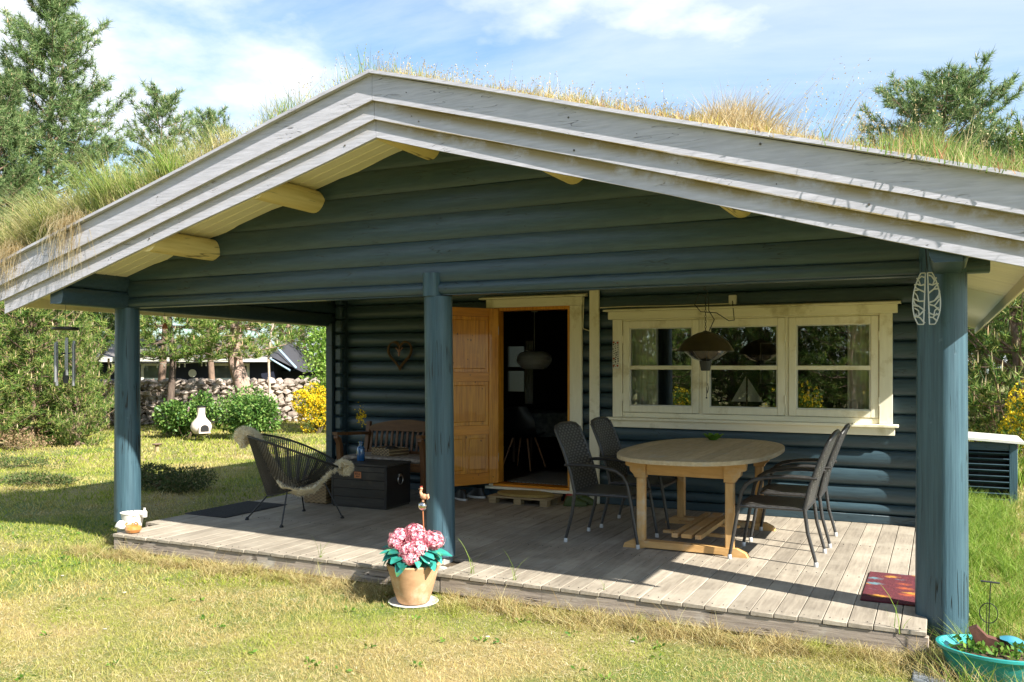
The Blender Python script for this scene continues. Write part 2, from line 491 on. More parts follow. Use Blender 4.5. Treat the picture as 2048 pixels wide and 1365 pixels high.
M['soil'] = mat('roof_soil', (0.10, 0.07, 0.04), rough=1, ns=20, bump=0.6, rnd=0)

def fascia_mat():
    m = mat('fascia_paint', (0.52, 0.51, 0.565), (0.38, 0.375, 0.415), rough=0.62, scale=(0.9, 8, 10), ns=6, detail=9, bump=0.55, bstr=0.004, cracks=0.8, crackd=0.35, crackw=0.8,
            c3=(0.42, 0.41, 0.46), c3s=5, c3t=(0.55, 0.75), rnd=0.03)
    nt = m.node_tree; N = nt.nodes; L = nt.links
    bs = [n for n in N if n.type == 'BSDF_PRINCIPLED'][0]
    src = bs.inputs['Base Color'].links[0].from_socket
    g = N.new('ShaderNodeNewGeometry'); sp = N.new('ShaderNodeSeparateXYZ'); L.new(g.outputs['Position'], sp.inputs[0])
    def mth(op, a, b=None):
        n = N.new('ShaderNodeMath'); n.operation = op
        for i, x in enumerate((a, b)):
            if x is None: continue
            if isinstance(x, (int, float)): n.inputs[i].default_value = x
            else: L.new(x, n.inputs[i])
        return n.outputs[0]
    h = mth('ADD', mth('MULTIPLY', mth('ABSOLUTE', mth('SUBTRACT', sp.outputs['X'], 3.2)), 0.28), sp.outputs['Z'])
    # algae streaks that have grown along the upper edge of the two lower boards (damp under the drip edges)
    tot = None
    for top in (3.325, 3.455):
        t = N.new('ShaderNodeMapRange'); t.inputs[1].default_value = top - 0.085; t.inputs[2].default_value = top - 0.03
        L.new(h, t.inputs[0])
        b = mth('MULTIPLY', t.outputs[0], mth('LESS_THAN', h, top + 0.003))
        tot = b if tot is None else mth('MAXIMUM', tot, b)
    nz = N.new('ShaderNodeTexNoise'); nz.inputs['Scale'].default_value = 4; nz.inputs['Detail'].default_value = 8; nz.inputs['Roughness'].default_value = 0.7
    L.new(g.outputs['Position'], nz.inputs['Vector'])
    nr = N.new('ShaderNodeMapRange'); nr.inputs[1].default_value = 0.28; nr.inputs[2].default_value = 0.50; L.new(nz.outputs['Fac'], nr.inputs[0])
    right = N.new('ShaderNodeMapRange'); right.inputs[1].default_value = 2.9; right.inputs[2].default_value = 3.6; right.inputs[3].default_value = 0.35; L.new(sp.outputs['X'], right.inputs[0])
    f = mth('MULTIPLY', mth('MULTIPLY', mth('MULTIPLY', tot, nr.outputs[0]), 0.92), right.outputs[0])
    mx_ = N.new('ShaderNodeMix'); mx_.data_type = 'RGBA'; mx_.inputs[7].default_value = (0.24, 0.18, 0.06, 1)
    L.new(f, mx_.inputs[0]); L.new(src, mx_.inputs[6]); L.new(mx_.outputs[2], bs.inputs['Base Color'])
    return m
M['fascia'] = fascia_mat()

def glass_mat(name, tint=(0.93, 0.95, 0.94), boost=1.5):
    m = bpy.data.materials.new(name); m.use_nodes = True
    nt = m.node_tree; N = nt.nodes; L = nt.links; N.clear()
    out = N.new('ShaderNodeOutputMaterial'); t = N.new('ShaderNodeBsdfTransparent'); t.inputs[0].default_value = (*tint, 1)
    g = N.new('ShaderNodeBsdfGlossy'); g.inputs['Roughness'].default_value = 0.0; g.inputs['Color'].default_value = (1, 1, 1, 1)
    f = N.new('ShaderNodeFresnel'); f.inputs['IOR'].default_value = 1.52
    nz = N.new('ShaderNodeTexNoise'); nz.inputs['Scale'].default_value = 2.2
    gg = N.new('ShaderNodeNewGeometry'); L.new(gg.outputs['Position'], nz.inputs['Vector'])
    bp = N.new('ShaderNodeBump'); bp.inputs['Strength'].default_value = 0.12; bp.inputs['Distance'].default_value = 0.004
    L.new(nz.outputs['Fac'], bp.inputs['Height']); L.new(bp.outputs[0], g.inputs['Normal'])
    mu = N.new('ShaderNodeMath'); mu.operation = 'MULTIPLY_ADD'; mu.inputs[1].default_value = boost; mu.inputs[2].default_value = 0.07; mu.use_clamp = True
    L.new(f.outputs[0], mu.inputs[0]); ms = N.new('ShaderNodeMixShader')
    L.new(mu.outputs[0], ms.inputs[0]); L.new(t.outputs[0], ms.inputs[1]); L.new(g.outputs[0], ms.inputs[2]); L.new(ms.outputs[0], out.inputs['Surface'])
    return m
M['glass'] = glass_mat('double_glazing', boost=1.3)

GZ = -0.17     # ground level; the deck top is z = 0
XR = 3.2       # ridge
def soff(x): return 3.375 - 0.28 * abs(x - XR)

# ---------------------------------------------------------------- cabin
cabin = thing('log_cabin', 'blue painted log cabin with a grass roof and a covered porch', 'cabin', (3.2, 3.69, GZ))

def log_profile(Y, z0, z1, d, za=None, zb=None, back=0.05, n=10):
    """outline of one log course in (y, z), bulging towards -y"""
    za = z0 if za is None else max(za, z0); zb = z1 if zb is None else min(zb, z1)
    zm = (z0 + z1) / 2; h = (z1 - z0) / 2
    pts = []; pw = (2.0, 0.75) if d < 0.04 else (2.2, 0.56)
    for i in range(n + 1):
        z = za + (zb - za) * i / n
        u = min(1, abs(z - zm) / h)
        pts.append((Y - d * (1 - u ** pw[0]) ** pw[1], z))
    return pts + [(Y + back, zb), (Y + back, za)]

def log_piece(parent, Y, z0, z1, d, xa, xb, za=None, zb=None, back=0.05, slope=False, m='blue'):
    jy = random.uniform(-0.005, 0.005); jd = random.uniform(0.9, 1.1); ph_ = random.uniform(0, 6)
    pr = log_profile(Y + jy, z0, z1, d * jd, za, zb, back)
    mb = MB()
    n = len(pr)
    def lim(x, z):
        if not slope: return x
        w = (3.375 + 0.02 - z) / 0.28
        return max(XR - w, min(XR + w, x))
    nx = max(2, int((xb - xa) / 0.25))
    for (j) in range(nx + 1):
        t = j / nx
        for (y, z) in pr:
            a = lim(xa, z); b = lim(xb, z)
            x = a + (b - a) * t
            wob = (0.004 * math.sin(x * 2.1 + ph_) + 0.002 * math.sin(x * 5.3 + ph_ * 2)) if 0 < j < nx else 0
            mb.v.append((x, y + wob, z))
    for j in range(nx):
        for k in range(n):
            l = (k + 1) % n
            mb.f.append((j * n + k, j * n + l, (j + 1) * n + l, (j + 1) * n + k))
    mb.f.append(tuple(range(n - 1, -1, -1))); mb.f.append(tuple(nx * n + k for k in range(n)))
    return part('log', mb, M[m], parent, ang=50)

# front wall of the room, y = 3.69
WY = 3.69
wall = group_part('wall', cabin)
joints = [0.085, 0.19, 0.365, 0.54, 0.72, 0.90, 1.075, 1.25, 1.43, 1.61, 1.79, 1.97, 2.15, 2.33, 2.51]
opens = [(2.06, 3.16, -1, 2.30), (3.64, 6.37, 0.94, 2.12)]
for z0, z1 in zip(joints[:-1], joints[1:]):
    cuts = sorted({z0, z1} | {z for o in opens for z in o[2:] if z0 < z < z1})
    for za, zb in zip(cuts[:-1], cuts[1:]):
        xs = [-0.08, 6.80]
        segs = [(-0.08, 6.80)]
        for o in opens:
            if o[2] <= za + 1e-6 and o[3] >= zb - 1e-6:
                ns_ = []
                for a, b in segs:
                    if o[0] > a and o[1] < b: ns_ += [(a, o[0]), (o[1], b)]
                    else: ns_.append((a, b))
                segs = ns_
        for a, b in segs:
            log_piece(wall, WY, z0 + 0.002, z1 - 0.002, 0.042, a, b, za, zb, slope=z1 > 2.4)
zz_ = 2.51
while zz_ < 3.3:
    log_piece(wall, WY, zz_ + 0.002, zz_ + 0.178, 0.055, -0.08, 6.8, slope=True); zz_ += 0.18
for a, b in ((-0.08, 2.02), (3.22, 6.80)):
    part('plinth_board', MB().box((a, WY - 0.045, 0.0), (b, WY + 0.03, 0.083), 0.004), M['blue'], wall)
# backing behind the logs, so that no light leaks through the joints
bk = MB()
for a, b, c, d in ((-0.08, 2.06, 0, 2.4), (3.16, 3.64, 0, 2.4), (3.64, 6.37, 0, 0.94), (3.64, 6.37, 2.12, 2.4), (6.37, 6.9, 0, 2.4), (2.06, 3.16, 2.30, 2.4)):
    bk.box((a, WY + 0.05, c), (b, WY + 0.12, d))
bk.prism([(-0.2, 2.4), (6.9, 2.4), (XR + 0.1, 3.37), (XR - 0.1, 3.37)], 1, WY + 0.05, WY + 0.12)
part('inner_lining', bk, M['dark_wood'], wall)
# crossing log ends at the two corners
for (cx, sgn) in ((-0.075, -1), (6.815, 1)):
    for z0, z1 in zip(joints[:-1], joints[1:]):
        mb = MB()
        x0, x1 = (cx - 0.11, cx) if sgn < 0 else (cx, cx + 0.11)
        mb.box((x0, WY - 0.16, z0 + 0.004), (x1, WY + 0.05, z1 - 0.004), 0.02)
        part('log_end', mb, M['blue'], wall)
part('corner_core', MB().box((-0.19, WY - 0.08, 0.0), (-0.07, WY + 0.06, 2.40)), M['blue'], wall)
part('corner_core', MB().box((6.81, WY - 0.08, 0.0), (6.925, WY + 0.06, 2.40)), M['blue'], wall)
for cx in (-0.29, 6.93):
    part('corner_board', MB().box((cx, WY - 0.20, 0.0), (cx + 0.10, WY + 0.05, 2.10), 0.006), M['blue'], wall)

# gable above the posts, y = 0.36
gable = group_part('gable', cabin)
gj = [2.12, 2.212, 2.375, 2.555, 2.76, 2.965, 3.17, 3.37]
for i, (z0, z1) in enumerate(zip(gj[:-1], gj[1:])):
    xa, xb = (-0.24, 7.13) if i == 0 else (-0.24, 6.80)
    log_piece(gable, 0.385, z0 + 0.001, z1 - 0.001, 0.022, xa, xb, back=0.12, slope=i > 0)
part('bottom_strip', MB().box((-0.24, 0.39, 2.112), (6.80, 0.49, 2.119)), M['blue'], gable)

# side beams that carry the roof from the gable wall to the room
for sx in (-1, 1):
    sb = group_part('side_beam', cabin)
    for k, (z0, z1) in enumerate(((2.11, 2.27), (2.272, 2.44))):
        pr = log_profile(0, z0 + 0.002, z1 - 0.002, 0.03)
        x_in = -0.255 if sx < 0 else 6.83
        mb = MB(); n = len(pr)
        for (y, dz) in ((-0.34, 0.0), (1.5, -0.02), (WY + 0.05, -0.05)):
            for (u, z) in pr:
                xx = x_in - u if sx < 0 else x_in + u
                if u > 0.001: xx = x_in + sx * 0.14
                mb.v.append((xx, y, z + dz * (1 if sx < 0 else 0.0)))
        for j in range(2):
            for q in range(n):
                l = (q + 1) % n; mb.f.append((j * n + q, j * n + l, (j + 1) * n + l, (j + 1) * n + q))
        mb.f.append(tuple(range(n - 1, -1, -1))); mb.f.append(tuple(2 * n + q for q in range(n)))
        part('log', mb, M['blue'], sb, ang=50)
    if sx > 0:   # grooved bracket under the fascia at the right post
        for k in range(4):
            x = 6.84 + k * 0.042
            part('bracket_rib', MB().box((x, -0.30 + 0.0, 2.12 + 0.012 * (k % 2)), (x + 0.032, 0.30, 2.27), 0.01), M['blue'], sb)
        part('bracket_cap', MB().box((6.83, -0.31, 2.272), (7.01, 0.30, 2.30), 0.006), M['purlin'], sb)

# posts
for (x, y, zb, zt, rb, rt, lx) in ((-0.325, 0.44, 0.03, 2.115, 0.124, 0.114, 0), (3.255, 0.44, 0.03, 2.105, 0.112, 0.112, -0.03), (6.868, 0.42, -0.14, 2.12, 0.154, 0.142, 0.0)):
    mb = MB(); n = 64; lev = 14
    rs = random.Random(int(x * 10))
    ph = [rs.uniform(0, 6.28) for _ in range(4)]
    for i in range(lev + 1):
        t = i / lev; z = zb + (zt - zb) * t; r0 = rb + (rt - rb) * t
        for k in range(n):
            an = 2 * math.pi * k / n
            if x > 6: r0_ = min(r0, 0.80 * r0 / max(0.2, math.cos(an - rad(236))))
            else: r0_ = r0
            r = r0_ * (1 + 0.018 * math.sin(2 * an + ph[0] + t) + 0.010 * math.sin(5 * an + ph[1] + 2 * t) + 0.006 * math.sin(9 * an + ph[2]))
            mb.v.append((x + lx * t + r * math.cos(an), y + r * math.sin(an), z))
    for i in range(lev):
        for k in range(n):
            l = (k + 1) % n; mb.f.append((i * n + k, i * n + l, (i + 1) * n + l, (i + 1) * n + k))
    mb.f.append(tuple(range(n - 1, -1, -1))); mb.f.append(tuple(lev * n + k for k in range(n)))
    # tongue that runs up in front of the beam
    if x > 6: tw = (-0.13, 0.14, 2.30)
    elif x > 0: tw = (-0.108, 0.06, 2.29)
    else: tw = (-0.055, 0.055, 2.27)
    mb2 = MB(); pts = []
    for k in range(9):
        an = math.pi * (1.0 + k / 8)
        pts.append((x + lx + (tw[0] + tw[1]) / 2 + (tw[1] - tw[0]) / 2 * math.cos(an), y - 0.02 + (rt * 1.0) * math.sin(an)))
    pts += [(x + lx + tw[1], 0.40), (x + lx + tw[0], 0.40)]
    mb2.prism(pts, 2, zt + 0.001, tw[2])
    p = part('post', mb, M['bluev'], cabin)
    part('tongue', mb2, M['bluev'], p, ang=30)
    if zb > 0:
        part('post_foot', MB().box((x - 0.07, y - 0.07, -0.17), (x + 0.07, y + 0.07, zb - 0.002), 0.01), mat('concrete', (0.36, 0.35, 0.33), rough=0.9, ns=20, bump=0.4), p)

# roof: purlins, soffit boards, sheathing, fascia
roof = group_part('roof', cabin)
for x, zc in ((0.86, 2.61), (2.04, 2.955), (3.19, 3.295), (4.43, 2.985), (5.65, 2.650)):
    mb = MB(); n = 24
    mb.tube([(x, -0.36, zc), (x, 0.2, zc), (x, 0.38, zc)], [0.098, 0.098, 0.098], n)
    mb.tube([(x, 0.50, zc), (x, WY - 0.03, zc)], [0.098, 0.098], n)
    part('purlin', mb, M['purlin'], roof)
XL, XRR = -1.0, 7.40
bw = 0.118
def soffit_mesh(sgn):
    mb = MB(); x1 = XL if sgn < 0 else XRR
    pts = [(XR, 3.375), (x1, soff(x1)), (x1, soff(x1) + 0.018), (XR, 3.393)]
    # groove edges: narrower lower face
    vs = []; 
    for (x, z) in pts[:2]:
        for y in (0.007, bw - 0.007): vs.append((x, y, z))
    for (x, z) in ((XR, 3.383), (x1, soff(x1) + 0.008)):
        for y in (0.0, bw - 0.001): vs.append((x, y, z))
    for (x, z) in ((XR, 3.393), (x1, soff(x1) + 0.018)):
        for y in (0.0, bw - 0.001): vs.append((x, y, z))
    # indices: 0,1 | 2,3 lower ; 4,5 | 6,7 mid ; 8,9 | 10,11 upper
    fs = [(0, 1, 3, 2), (0, 2, 6, 4), (1, 5, 7, 3), (4, 6, 10, 8), (5, 9, 11, 7), (8, 10, 11, 9), (0, 4, 5, 1), (4, 8, 9, 5), (2, 3, 7, 6), (6, 7, 11, 10)]
    mb.add(vs, fs); return mb
for sgn in (-1, 1):
    first = None; k = 0; y = -0.355
    while y < 3.62 + (8 * bw if False else 0):
        if first is None:
            first = part('soffit_board', soffit_mesh(sgn), M['soffit'], roof, smooth=False)
            first.location = Vector((0, y, 0)) - wloc(roof)
            # mesh was built in place coordinates relative to the cabin: undo that shift
            for v in first.data.vertices: v.co += wloc(roof)
        else:
            place(first.data, 'soffit_board', (0, y, 0), roof)
        y += bw + 0.002
sh = MB()
for sgn in (-1, 1):
    x1 = XL if sgn < 0 else XRR
    sh.prism([(XR, 3.396), (x1, soff(x1) + 0.021), (x1, soff(x1) + 0.20), (XR, 3.575)], 1, -0.355, 11.6)
part('sheathing', sh, M['soil'], roof)
# the rest of the eaves past the porch, and the eave boards
for sgn in (-1, 1):
    x1 = XL if sgn < 0 else XRR
    e = -1 if sgn < 0 else 1
    part('eave_board', MB().box((x1 + e * 0.001, -0.355, soff(x1) - 0.09), (x1 + e * 0.028, 11.6, soff(x1) + 0.19), 0.004), M['soffit'], roof)
    xw = -0.3 if sgn < 0 else 6.98
    part('rear_soffit', MB().prism([(xw, soff(xw)), (x1, soff(x1)), (x1, soff(x1) + 0.018), (xw, soff(xw) + 0.018)], 1, 3.75, 11.6), M['soffit'], roof)
# fascia boards (bottom, middle, top) and the cap; vertical heights measured at the ridge
def fascia(z0, z1, y0, y1, xl, xr, name='fascia_board', m='fascia'):
    for sgn in (-1, 1):
        xe = xl if sgn < 0 else xr
        mb = MB(); seg = 10; vs = []; n = 4
        for i in range(seg + 1):
            t = i / seg; x = XR + (xe - XR) * t + (sgn * 0.0015 if i == 0 else 0)
            d = -0.28 * abs(x - XR) + 0.006 * math.sin(t * 9.3 + z0 * 7) * (0 if i == 0 else 1)
            wob = 0.004 * math.sin(t * 7 + z1 * 11)
            for (y, z) in ((y0 + wob, z0), (y1, z0), (y1, z1), (y0 + wob, z1)): vs.append((x, y, z + d))
        fs = []
        for i in range(seg):
            for k in range(4):
                l = (k + 1) % 4; fs.append((i * 4 + k, i * 4 + l, (i + 1) * 4 + l, (i + 1) * 4 + k))
        fs.append((3, 2, 1, 0)); fs.append(tuple(seg * 4 + k for k in range(4)))
        mb.add(vs, fs); part(name, mb, M[m], roof, smooth=False)
fascia(3.200, 3.345, -0.385, -0.358, -0.97, 7.45)
fascia(3.325, 3.475, -0.412, -0.386, -1.03, 7.45)
fascia(3.455, 3.640, -0.440, -0.413, -1.20, 7.50)
fascia(3.641, 3.664, -0.480, -0.330, -1.22, 7.52, 'cap_board')
# dark felt under the turf behind the cap
fb = MB()
for sgn in (-1, 1):
    xe = -1.15 if sgn < 0 else 7.45
    fb.prism([(XR, 3.58), (xe, 3.58 - 0.28 * abs(xe - XR)), (xe, 3.645 - 0.28 * abs(xe - XR)), (XR, 3.645)], 1, -0.33, 11.6)
part('turf_bed', fb, M['soil'], roof)

# room behind the front wall: side walls, rear wall with a window, floor, ceiling
shell = group_part('room_shell', cabin)
for (a, b) in ((-0.10, 0.0), (6.80, 6.90)):
    part('side_wall', MB().box((a, WY + 0.051, -0.16), (b, 11.4, 2.44)), M['blue'], shell)
rw = MB()
for (a, b, c, d) in ((0.0, 0.08, 0, 2.4), (0.46, 6.8, 0, 2.4), (0.08, 0.46, 0, 1.07), (0.08, 0.46, 1.92, 2.4)):
    rw.box((a, 8.0, c), (b, 8.1, d))
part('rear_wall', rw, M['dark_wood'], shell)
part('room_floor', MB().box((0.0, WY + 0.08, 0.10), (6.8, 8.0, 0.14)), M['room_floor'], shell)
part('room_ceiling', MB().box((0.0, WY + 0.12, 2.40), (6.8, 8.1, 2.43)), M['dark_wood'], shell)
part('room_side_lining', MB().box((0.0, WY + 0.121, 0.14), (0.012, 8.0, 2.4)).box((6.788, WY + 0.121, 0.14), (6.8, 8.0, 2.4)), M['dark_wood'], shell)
rwin = group_part('rear_window', cabin)
fr = MB()
for (a, b, c, d) in ((0.08, 0.115, 1.07, 1.92), (0.425, 0.46, 1.07, 1.92), (0.115, 0.425, 1.07, 1.105), (0.115, 0.425, 1.885, 1.92), (0.115, 0.425, 1.46, 1.53)):
    fr.box((a, 7.99, c), (b, 8.05, d))
part('frame', fr, M['dark_wood'], rwin)
for c, d in ((1.105, 1.46), (1.53, 1.885)):
    part('pane', MB().box((0.115, 8.015, c), (0.425, 8.02, d)), M['glass'], rwin)

# ---- doorway
part('door_casing', MB().box((3.07, WY - 0.085, 0.10), (3.215, WY - 0.04, 2.235), 0.004), M['creamv'], cabin)
part('door_casing', MB().box((2.03, WY - 0.080, 0.10), (2.09, WY - 0.04, 2.235), 0.004), M['creamv'], cabin)
dh = group_part('door_header', cabin)
part('header_board', MB().box((2.00, WY - 0.095, 2.236), (3.225, WY - 0.03, 2.335), 0.004), M['cream'], dh)
part('drip_board', MB().prism([(WY - 0.15, 2.337), (WY - 0.03, 2.337), (WY - 0.03, 2.375), (WY - 0.15, 2.352)], 0, 1.93, 3.27), M['cream'], dh)
dj = MB().box((2.09, WY - 0.06, 0.16), (2.135, WY + 0.10, 2.235)).box((3.035, WY - 0.06, 0.16), (3.07, WY + 0.10, 2.235)).box((2.135, WY - 0.06, 2.20), (3.035, WY + 0.10, 2.235))
part('door_jamb', dj, M['door'], cabin)
part('threshold', MB().box((2.00, WY - 0.13, 0.095), (3.22, WY + 0.06, 0.125), 0.004), M['cream'], cabin)
part('threshold_strip', MB().box((2.09, WY - 0.09, 0.127), (3.07, WY + 0.10, 0.155), 0.004), M['doorh'], cabin)
part('plinth_panel', MB().box((2.02, WY - 0.03, 0.0), (3.22, WY + 0.05, 0.094)), M['blue'], cabin)
# the open leaf, hinged at x = 2.13
door = bpy.data.objects.new('door', None); COL.objects.link(door); door.parent = cabin
door.location = Vector((2.145, WY - 0.075, 0.165)) - wloc(cabin); door.rotation_euler = (0, 0, rad(238.5))
DW, DH, DT = 0.88, 2.06, 0.042
for a, b in ((0.0, 0.13), (DW - 0.13, DW)):
    part('stile', MB().box((a, -DT / 2, 0), (b, DT / 2, DH), 0.003), M['door'], door, local=True)
for c, d in ((0, 0.13), (0.58, 0.69), (1.20, 1.31), (DH - 0.10, DH)):
    part('rail', MB().box((0.131, -DT / 2 + 0.001, c), (DW - 0.131, DT / 2 - 0.001, d), 0.003), M['doorh'], door, local=True)
for c, d in ((0.131, 0.579), (0.691, 1.199), (1.311, DH - 0.101)):
    n = 2 if c < 0.5 else 1
    w = (DW - 0.262) / n
    for k in range(n):
        a = 0.131 + k * w
        mb = MB().box((a + 0.001, -0.009, c), (a + w - 0.001, 0.009, d))
        mb.box((a + 0.035, -0.017, c + 0.035), (a + w - 0.035, 0.017, d - 0.035), 0.012)
        part('panel', mb, M['door'], door, local=True)
part('handle', MB().tube([(DW - 0.06, -0.02, 1.0), (DW - 0.06, -0.06, 1.0), (DW - 0.16, -0.065, 1.0)], 0.009), M['iron'], door, local=True)
kn = MB(); rs_ = random.Random(3)
for q in range(22):
    x_ = rs_.uniform(0.02, DW - 0.02); z_ = rs_.uniform(0.05, DH - 0.05); r_k = rs_.choice((0.005, 0.007, 0.010))
    th = DT / 2 + 0.0006 if (x_ < 0.125 or x_ > DW - 0.125) else DT / 2 - 0.0003
    if 0.125 < x_ < DW - 0.125 and not any(c + 0.01 < z_ < d - 0.01 for c, d in ((0, 0.13), (0.58, 0.69), (1.20, 1.31), (DH - 0.10, DH))): th = 0.0176
    kn.add([(x_ + r_k * 0.8 * math.cos(t), s_ * th, z_ + r_k * 1.3 * math.sin(t)) for s_ in (-1,) for t in [2 * math.pi * i / 8 for i in range(8)]], [tuple(range(8))])
    kn.add([(x_ + r_k * 0.8 * math.cos(t), th, z_ + r_k * 1.3 * math.sin(t)) for t in [2 * math.pi * i / 8 for i in range(8)]], [tuple(range(8))])
kn_o = part('knots', kn, mat('knot_brown', (0.10, 0.03, 0.008), rough=0.4, bump=0, rnd=0), door, local=True, smooth=False); kn_o['kind'] = 'stuff'
for z in (0.25, 1.75):
    part('hinge', MB().cyl((-0.008, 0, z), (-0.008, 0, z + 0.10), 0.009), M['steel'], door, local=True)

# ---- the vertical cream board between door and window
part('cover_board', MB().box((3.312, WY - 0.095, 0.0), (3.425, WY - 0.055, 2.41), 0.004), M['creamv'], cabin)

# ---- window surround and three casements
ws = group_part('window_surround', cabin)
part('drip_board', MB().prism([(WY - 0.17, 2.150), (WY - 0.03, 2.150), (WY - 0.03, 2.185), (WY - 0.17, 2.166)], 0, 3.50, 6.52), M['cream'], ws)
part('header_board', MB().box((3.535, WY - 0.10, 2.062), (6.49, WY - 0.03, 2.149), 0.004), M['cream'], ws)
part('casing', MB().box((3.585, WY - 0.085, 0.982), (3.695, WY - 0.03, 2.061), 0.004), M['creamv'], ws)
part('casing', MB().box((6.325, WY - 0.085, 0.982), (6.445, WY - 0.03, 2.061), 0.004), M['creamv'], ws)
part('sill', MB().box((3.525, WY - 0.15, 0.952), (6.50, WY - 0.03, 0.981), 0.004), M['cream'], ws)
part('apron_board', MB().box((3.57, WY - 0.10, 0.872), (6.465, WY - 0.05, 0.951), 0.004), M['cream'], ws)
part('bottom_frame', MB().box((3.696, WY - 0.065, 0.983), (6.324, WY + 0.0, 1.035), 0.003), M['cream'], ws)
part('top_frame', MB().box((3.696, WY - 0.058, 2.045), (6.324, WY + 0.0, 2.061)), M['cream'], ws)
part('mullion', MB().box((4.552, WY - 0.06, 1.036), (4.583, WY + 0.02, 2.044)), M['creamv'], ws)
part('mullion', MB().box((5.437, WY - 0.06, 1.036), (5.468, WY + 0.02, 2.044)), M['creamv'], ws)
part('inner_lining', MB().box((3.64, WY + 0.021, 0.90), (6.37, WY + 0.20, 0.98)).box((3.64, WY + 0.021, 2.05), (6.37, WY + 0.12, 2.12)), M['cream'], ws)
for (a, b, hinge) in ((3.702, 4.549, 0), (4.586, 5.434, 1), (5.471, 6.320, 1)):
    cs = group_part('casement', cabin)
    y0, y1 = WY - 0.072, WY - 0.012
    fw = 0.072
    g = (a + fw, b - fw, 1.11, 1.965)
    sa = MB()
    sa.box((a, y0, 1.040), (a + fw, y1, 2.042), 0.004); sa.box((b - fw, y0, 1.040), (b, y1, 2.042), 0.004)
    sa.box((a + fw, y0 + 0.001, 1.040), (b - fw, y1, 1.11), 0.004); sa.box((a + fw, y0 + 0.001, 1.965), (b - fw, y1, 2.042), 0.004)
    part('sash', sa, M['creamv'], cs)
    part('glazing_bar', MB().box((g[0] - 0.0, y0 + 0.006, 1.508), (g[1], y1 - 0.006, 1.552), 0.004), M['cream'], cs)
    part('glazing_bead', MB().box((g[0], y0 + 0.012, g[2]), (g[0] + 0.014, y1 - 0.01, g[3])).box((g[1] - 0.014, y0 + 0.012, g[2]), (g[1], y1 - 0.01, g[3])).box((g[0] + 0.014, y0 + 0.012, g[2]), (g[1] - 0.014, y1 - 0.01, g[2] + 0.012)).box((g[0] + 0.014, y0 + 0.012, g[3] - 0.012), (g[1] - 0.014, y1 - 0.01, g[3])), M['white'], cs)
    for c, d in ((1.122, 1.508), (1.552, 1.953)):
        part('pane', MB().box((g[0] + 0.014, y0 + 0.030, c), (g[1] - 0.014, y0 + 0.034, d)), M['glass'], cs)
    hx = a - 0.004 if hinge == 0 else b + 0.004
    for z in (1.16, 1.80):
        part('hinge', MB().cyl((hx, y0 - 0.006, z), (hx, y0 - 0.006, z + 0.085), 0.008, n=8), M['creamv'], cs)

# ---- socket box and the thin cable over the window
part('socket_box', MB().box((4.87, WY - 0.11, 2.19), (4.95, WY - 0.055, 2.29), 0.008), M['white'], cabin)
part('wall_cable', MB().tube([(3.43, WY - 0.075, 2.20), (3.75, WY - 0.075, 2.205), (4.2, WY - 0.075, 2.198), (4.87, WY - 0.075, 2.20)], 0.006, n=6), M['cream'], cabin)
part('door_cable', MB().tube([(3.235, WY - 0.06, 2.33), (3.225, WY - 0.065, 2.0), (3.23, WY - 0.065, 1.97), (3.30, WY - 0.065, 1.945)], 0.005, n=6), M['cream'], cabin)

# ---------------------------------------------------------------- deck
deck = thing('porch_deck', 'grey weathered plank deck under the porch roof of the blue cabin', 'deck', (3.4, 1.85, GZ))
PW = 6.79 / 47
first = None
for k in range(47):
    x = k * PW
    y0 = 0.0
    if abs(x - 23 * PW) < 0.01: y0 = 0.50
    if first is None or y0 > 0:
        f = part('plank', MB().box((x + 0.002, y0, -0.028), (x + PW - 0.003, 3.64, 0), 0.003), M['deck'], deck)
        if first is None: first = f
    else:
        place(first.data, 'plank', (x + random.uniform(-0.0006, 0.0006) + 3.4, random.uniform(-0.004, 0.004) + 1.85, GZ + random.uniform(-0.0012, 0.0012)), deck)
part('plank', MB().box((-0.21, 0.56, -0.028), (-0.003, 3.64, 0), 0.003), M['deck'], deck)
part('edge_board', MB().box((0.0, 0.012, -0.145), (3.27, 0.05, -0.030), 0.005), M['deckedge'], deck)
part('edge_board', MB().box((3.50, 0.008, -0.150), (6.80, 0.05, -0.030), 0.005), M['deckedge'], deck)
part('side_board', MB().box((-0.005, 0.051, -0.14), (0.03, 0.55, -0.030), 0.005), M['deckedge'], deck)
part('side_board', MB().box((-0.215, 0.56, -0.14), (-0.18, 3.64, -0.030), 0.005), M['deckedge'], deck)
part('step_block', MB().box((3.275, 0.01, -0.15), (3.495, 0.30, -0.055), 0.006), M['deck'], deck)
part('joists', MB().box((0.05, 0.10, -0.14), (6.7, 3.6, -0.031)), M['soil'], deck)

M['nail'] = mat('nail_head', (0.10, 0.085, 0.07), rough=0.6, bump=0, rnd=0)
nb = MB()
for k in range(47):
    for (dx, y) in ((0.035, 0.06), (0.11, 0.06), (0.035, 1.25), (0.11, 1.25), (0.035, 2.45), (0.11, 2.45)):
        if k == 23 and y < 0.5: continue
        x = k * PW + dx + random.uniform(-0.006, 0.006); nb.cyl((x, y + random.uniform(-0.01, 0.01), 0.0003), (x, y, 0.0018), 0.0042, n=6)
o = part('nail_heads', nb, M['nail'], deck, smooth=False); o['kind'] = 'stuff'
kb = MB(); rs = random.Random(12)
for k in range(20):
    sgn = -1 if k % 2 else 1; x = XR + sgn * rs.uniform(0.15, 4.0); lay = rs.choice(((3.26, -0.387), (3.385, -0.414), (3.55, -0.442), (3.60, -0.442)))
    z = lay[0] - 0.28 * abs(x - XR) + rs.uniform(-0.02, 0.02); r = rs.choice((0.003, 0.004, 0.004, 0.007))
    kb.cyl((x, lay[1] - 0.003, z), (x, lay[1] + 0.004, z), r, n=8)
o = part('nails_and_knots', kb, M['nail'], roof, smooth=False); o['kind'] = 'stuff'
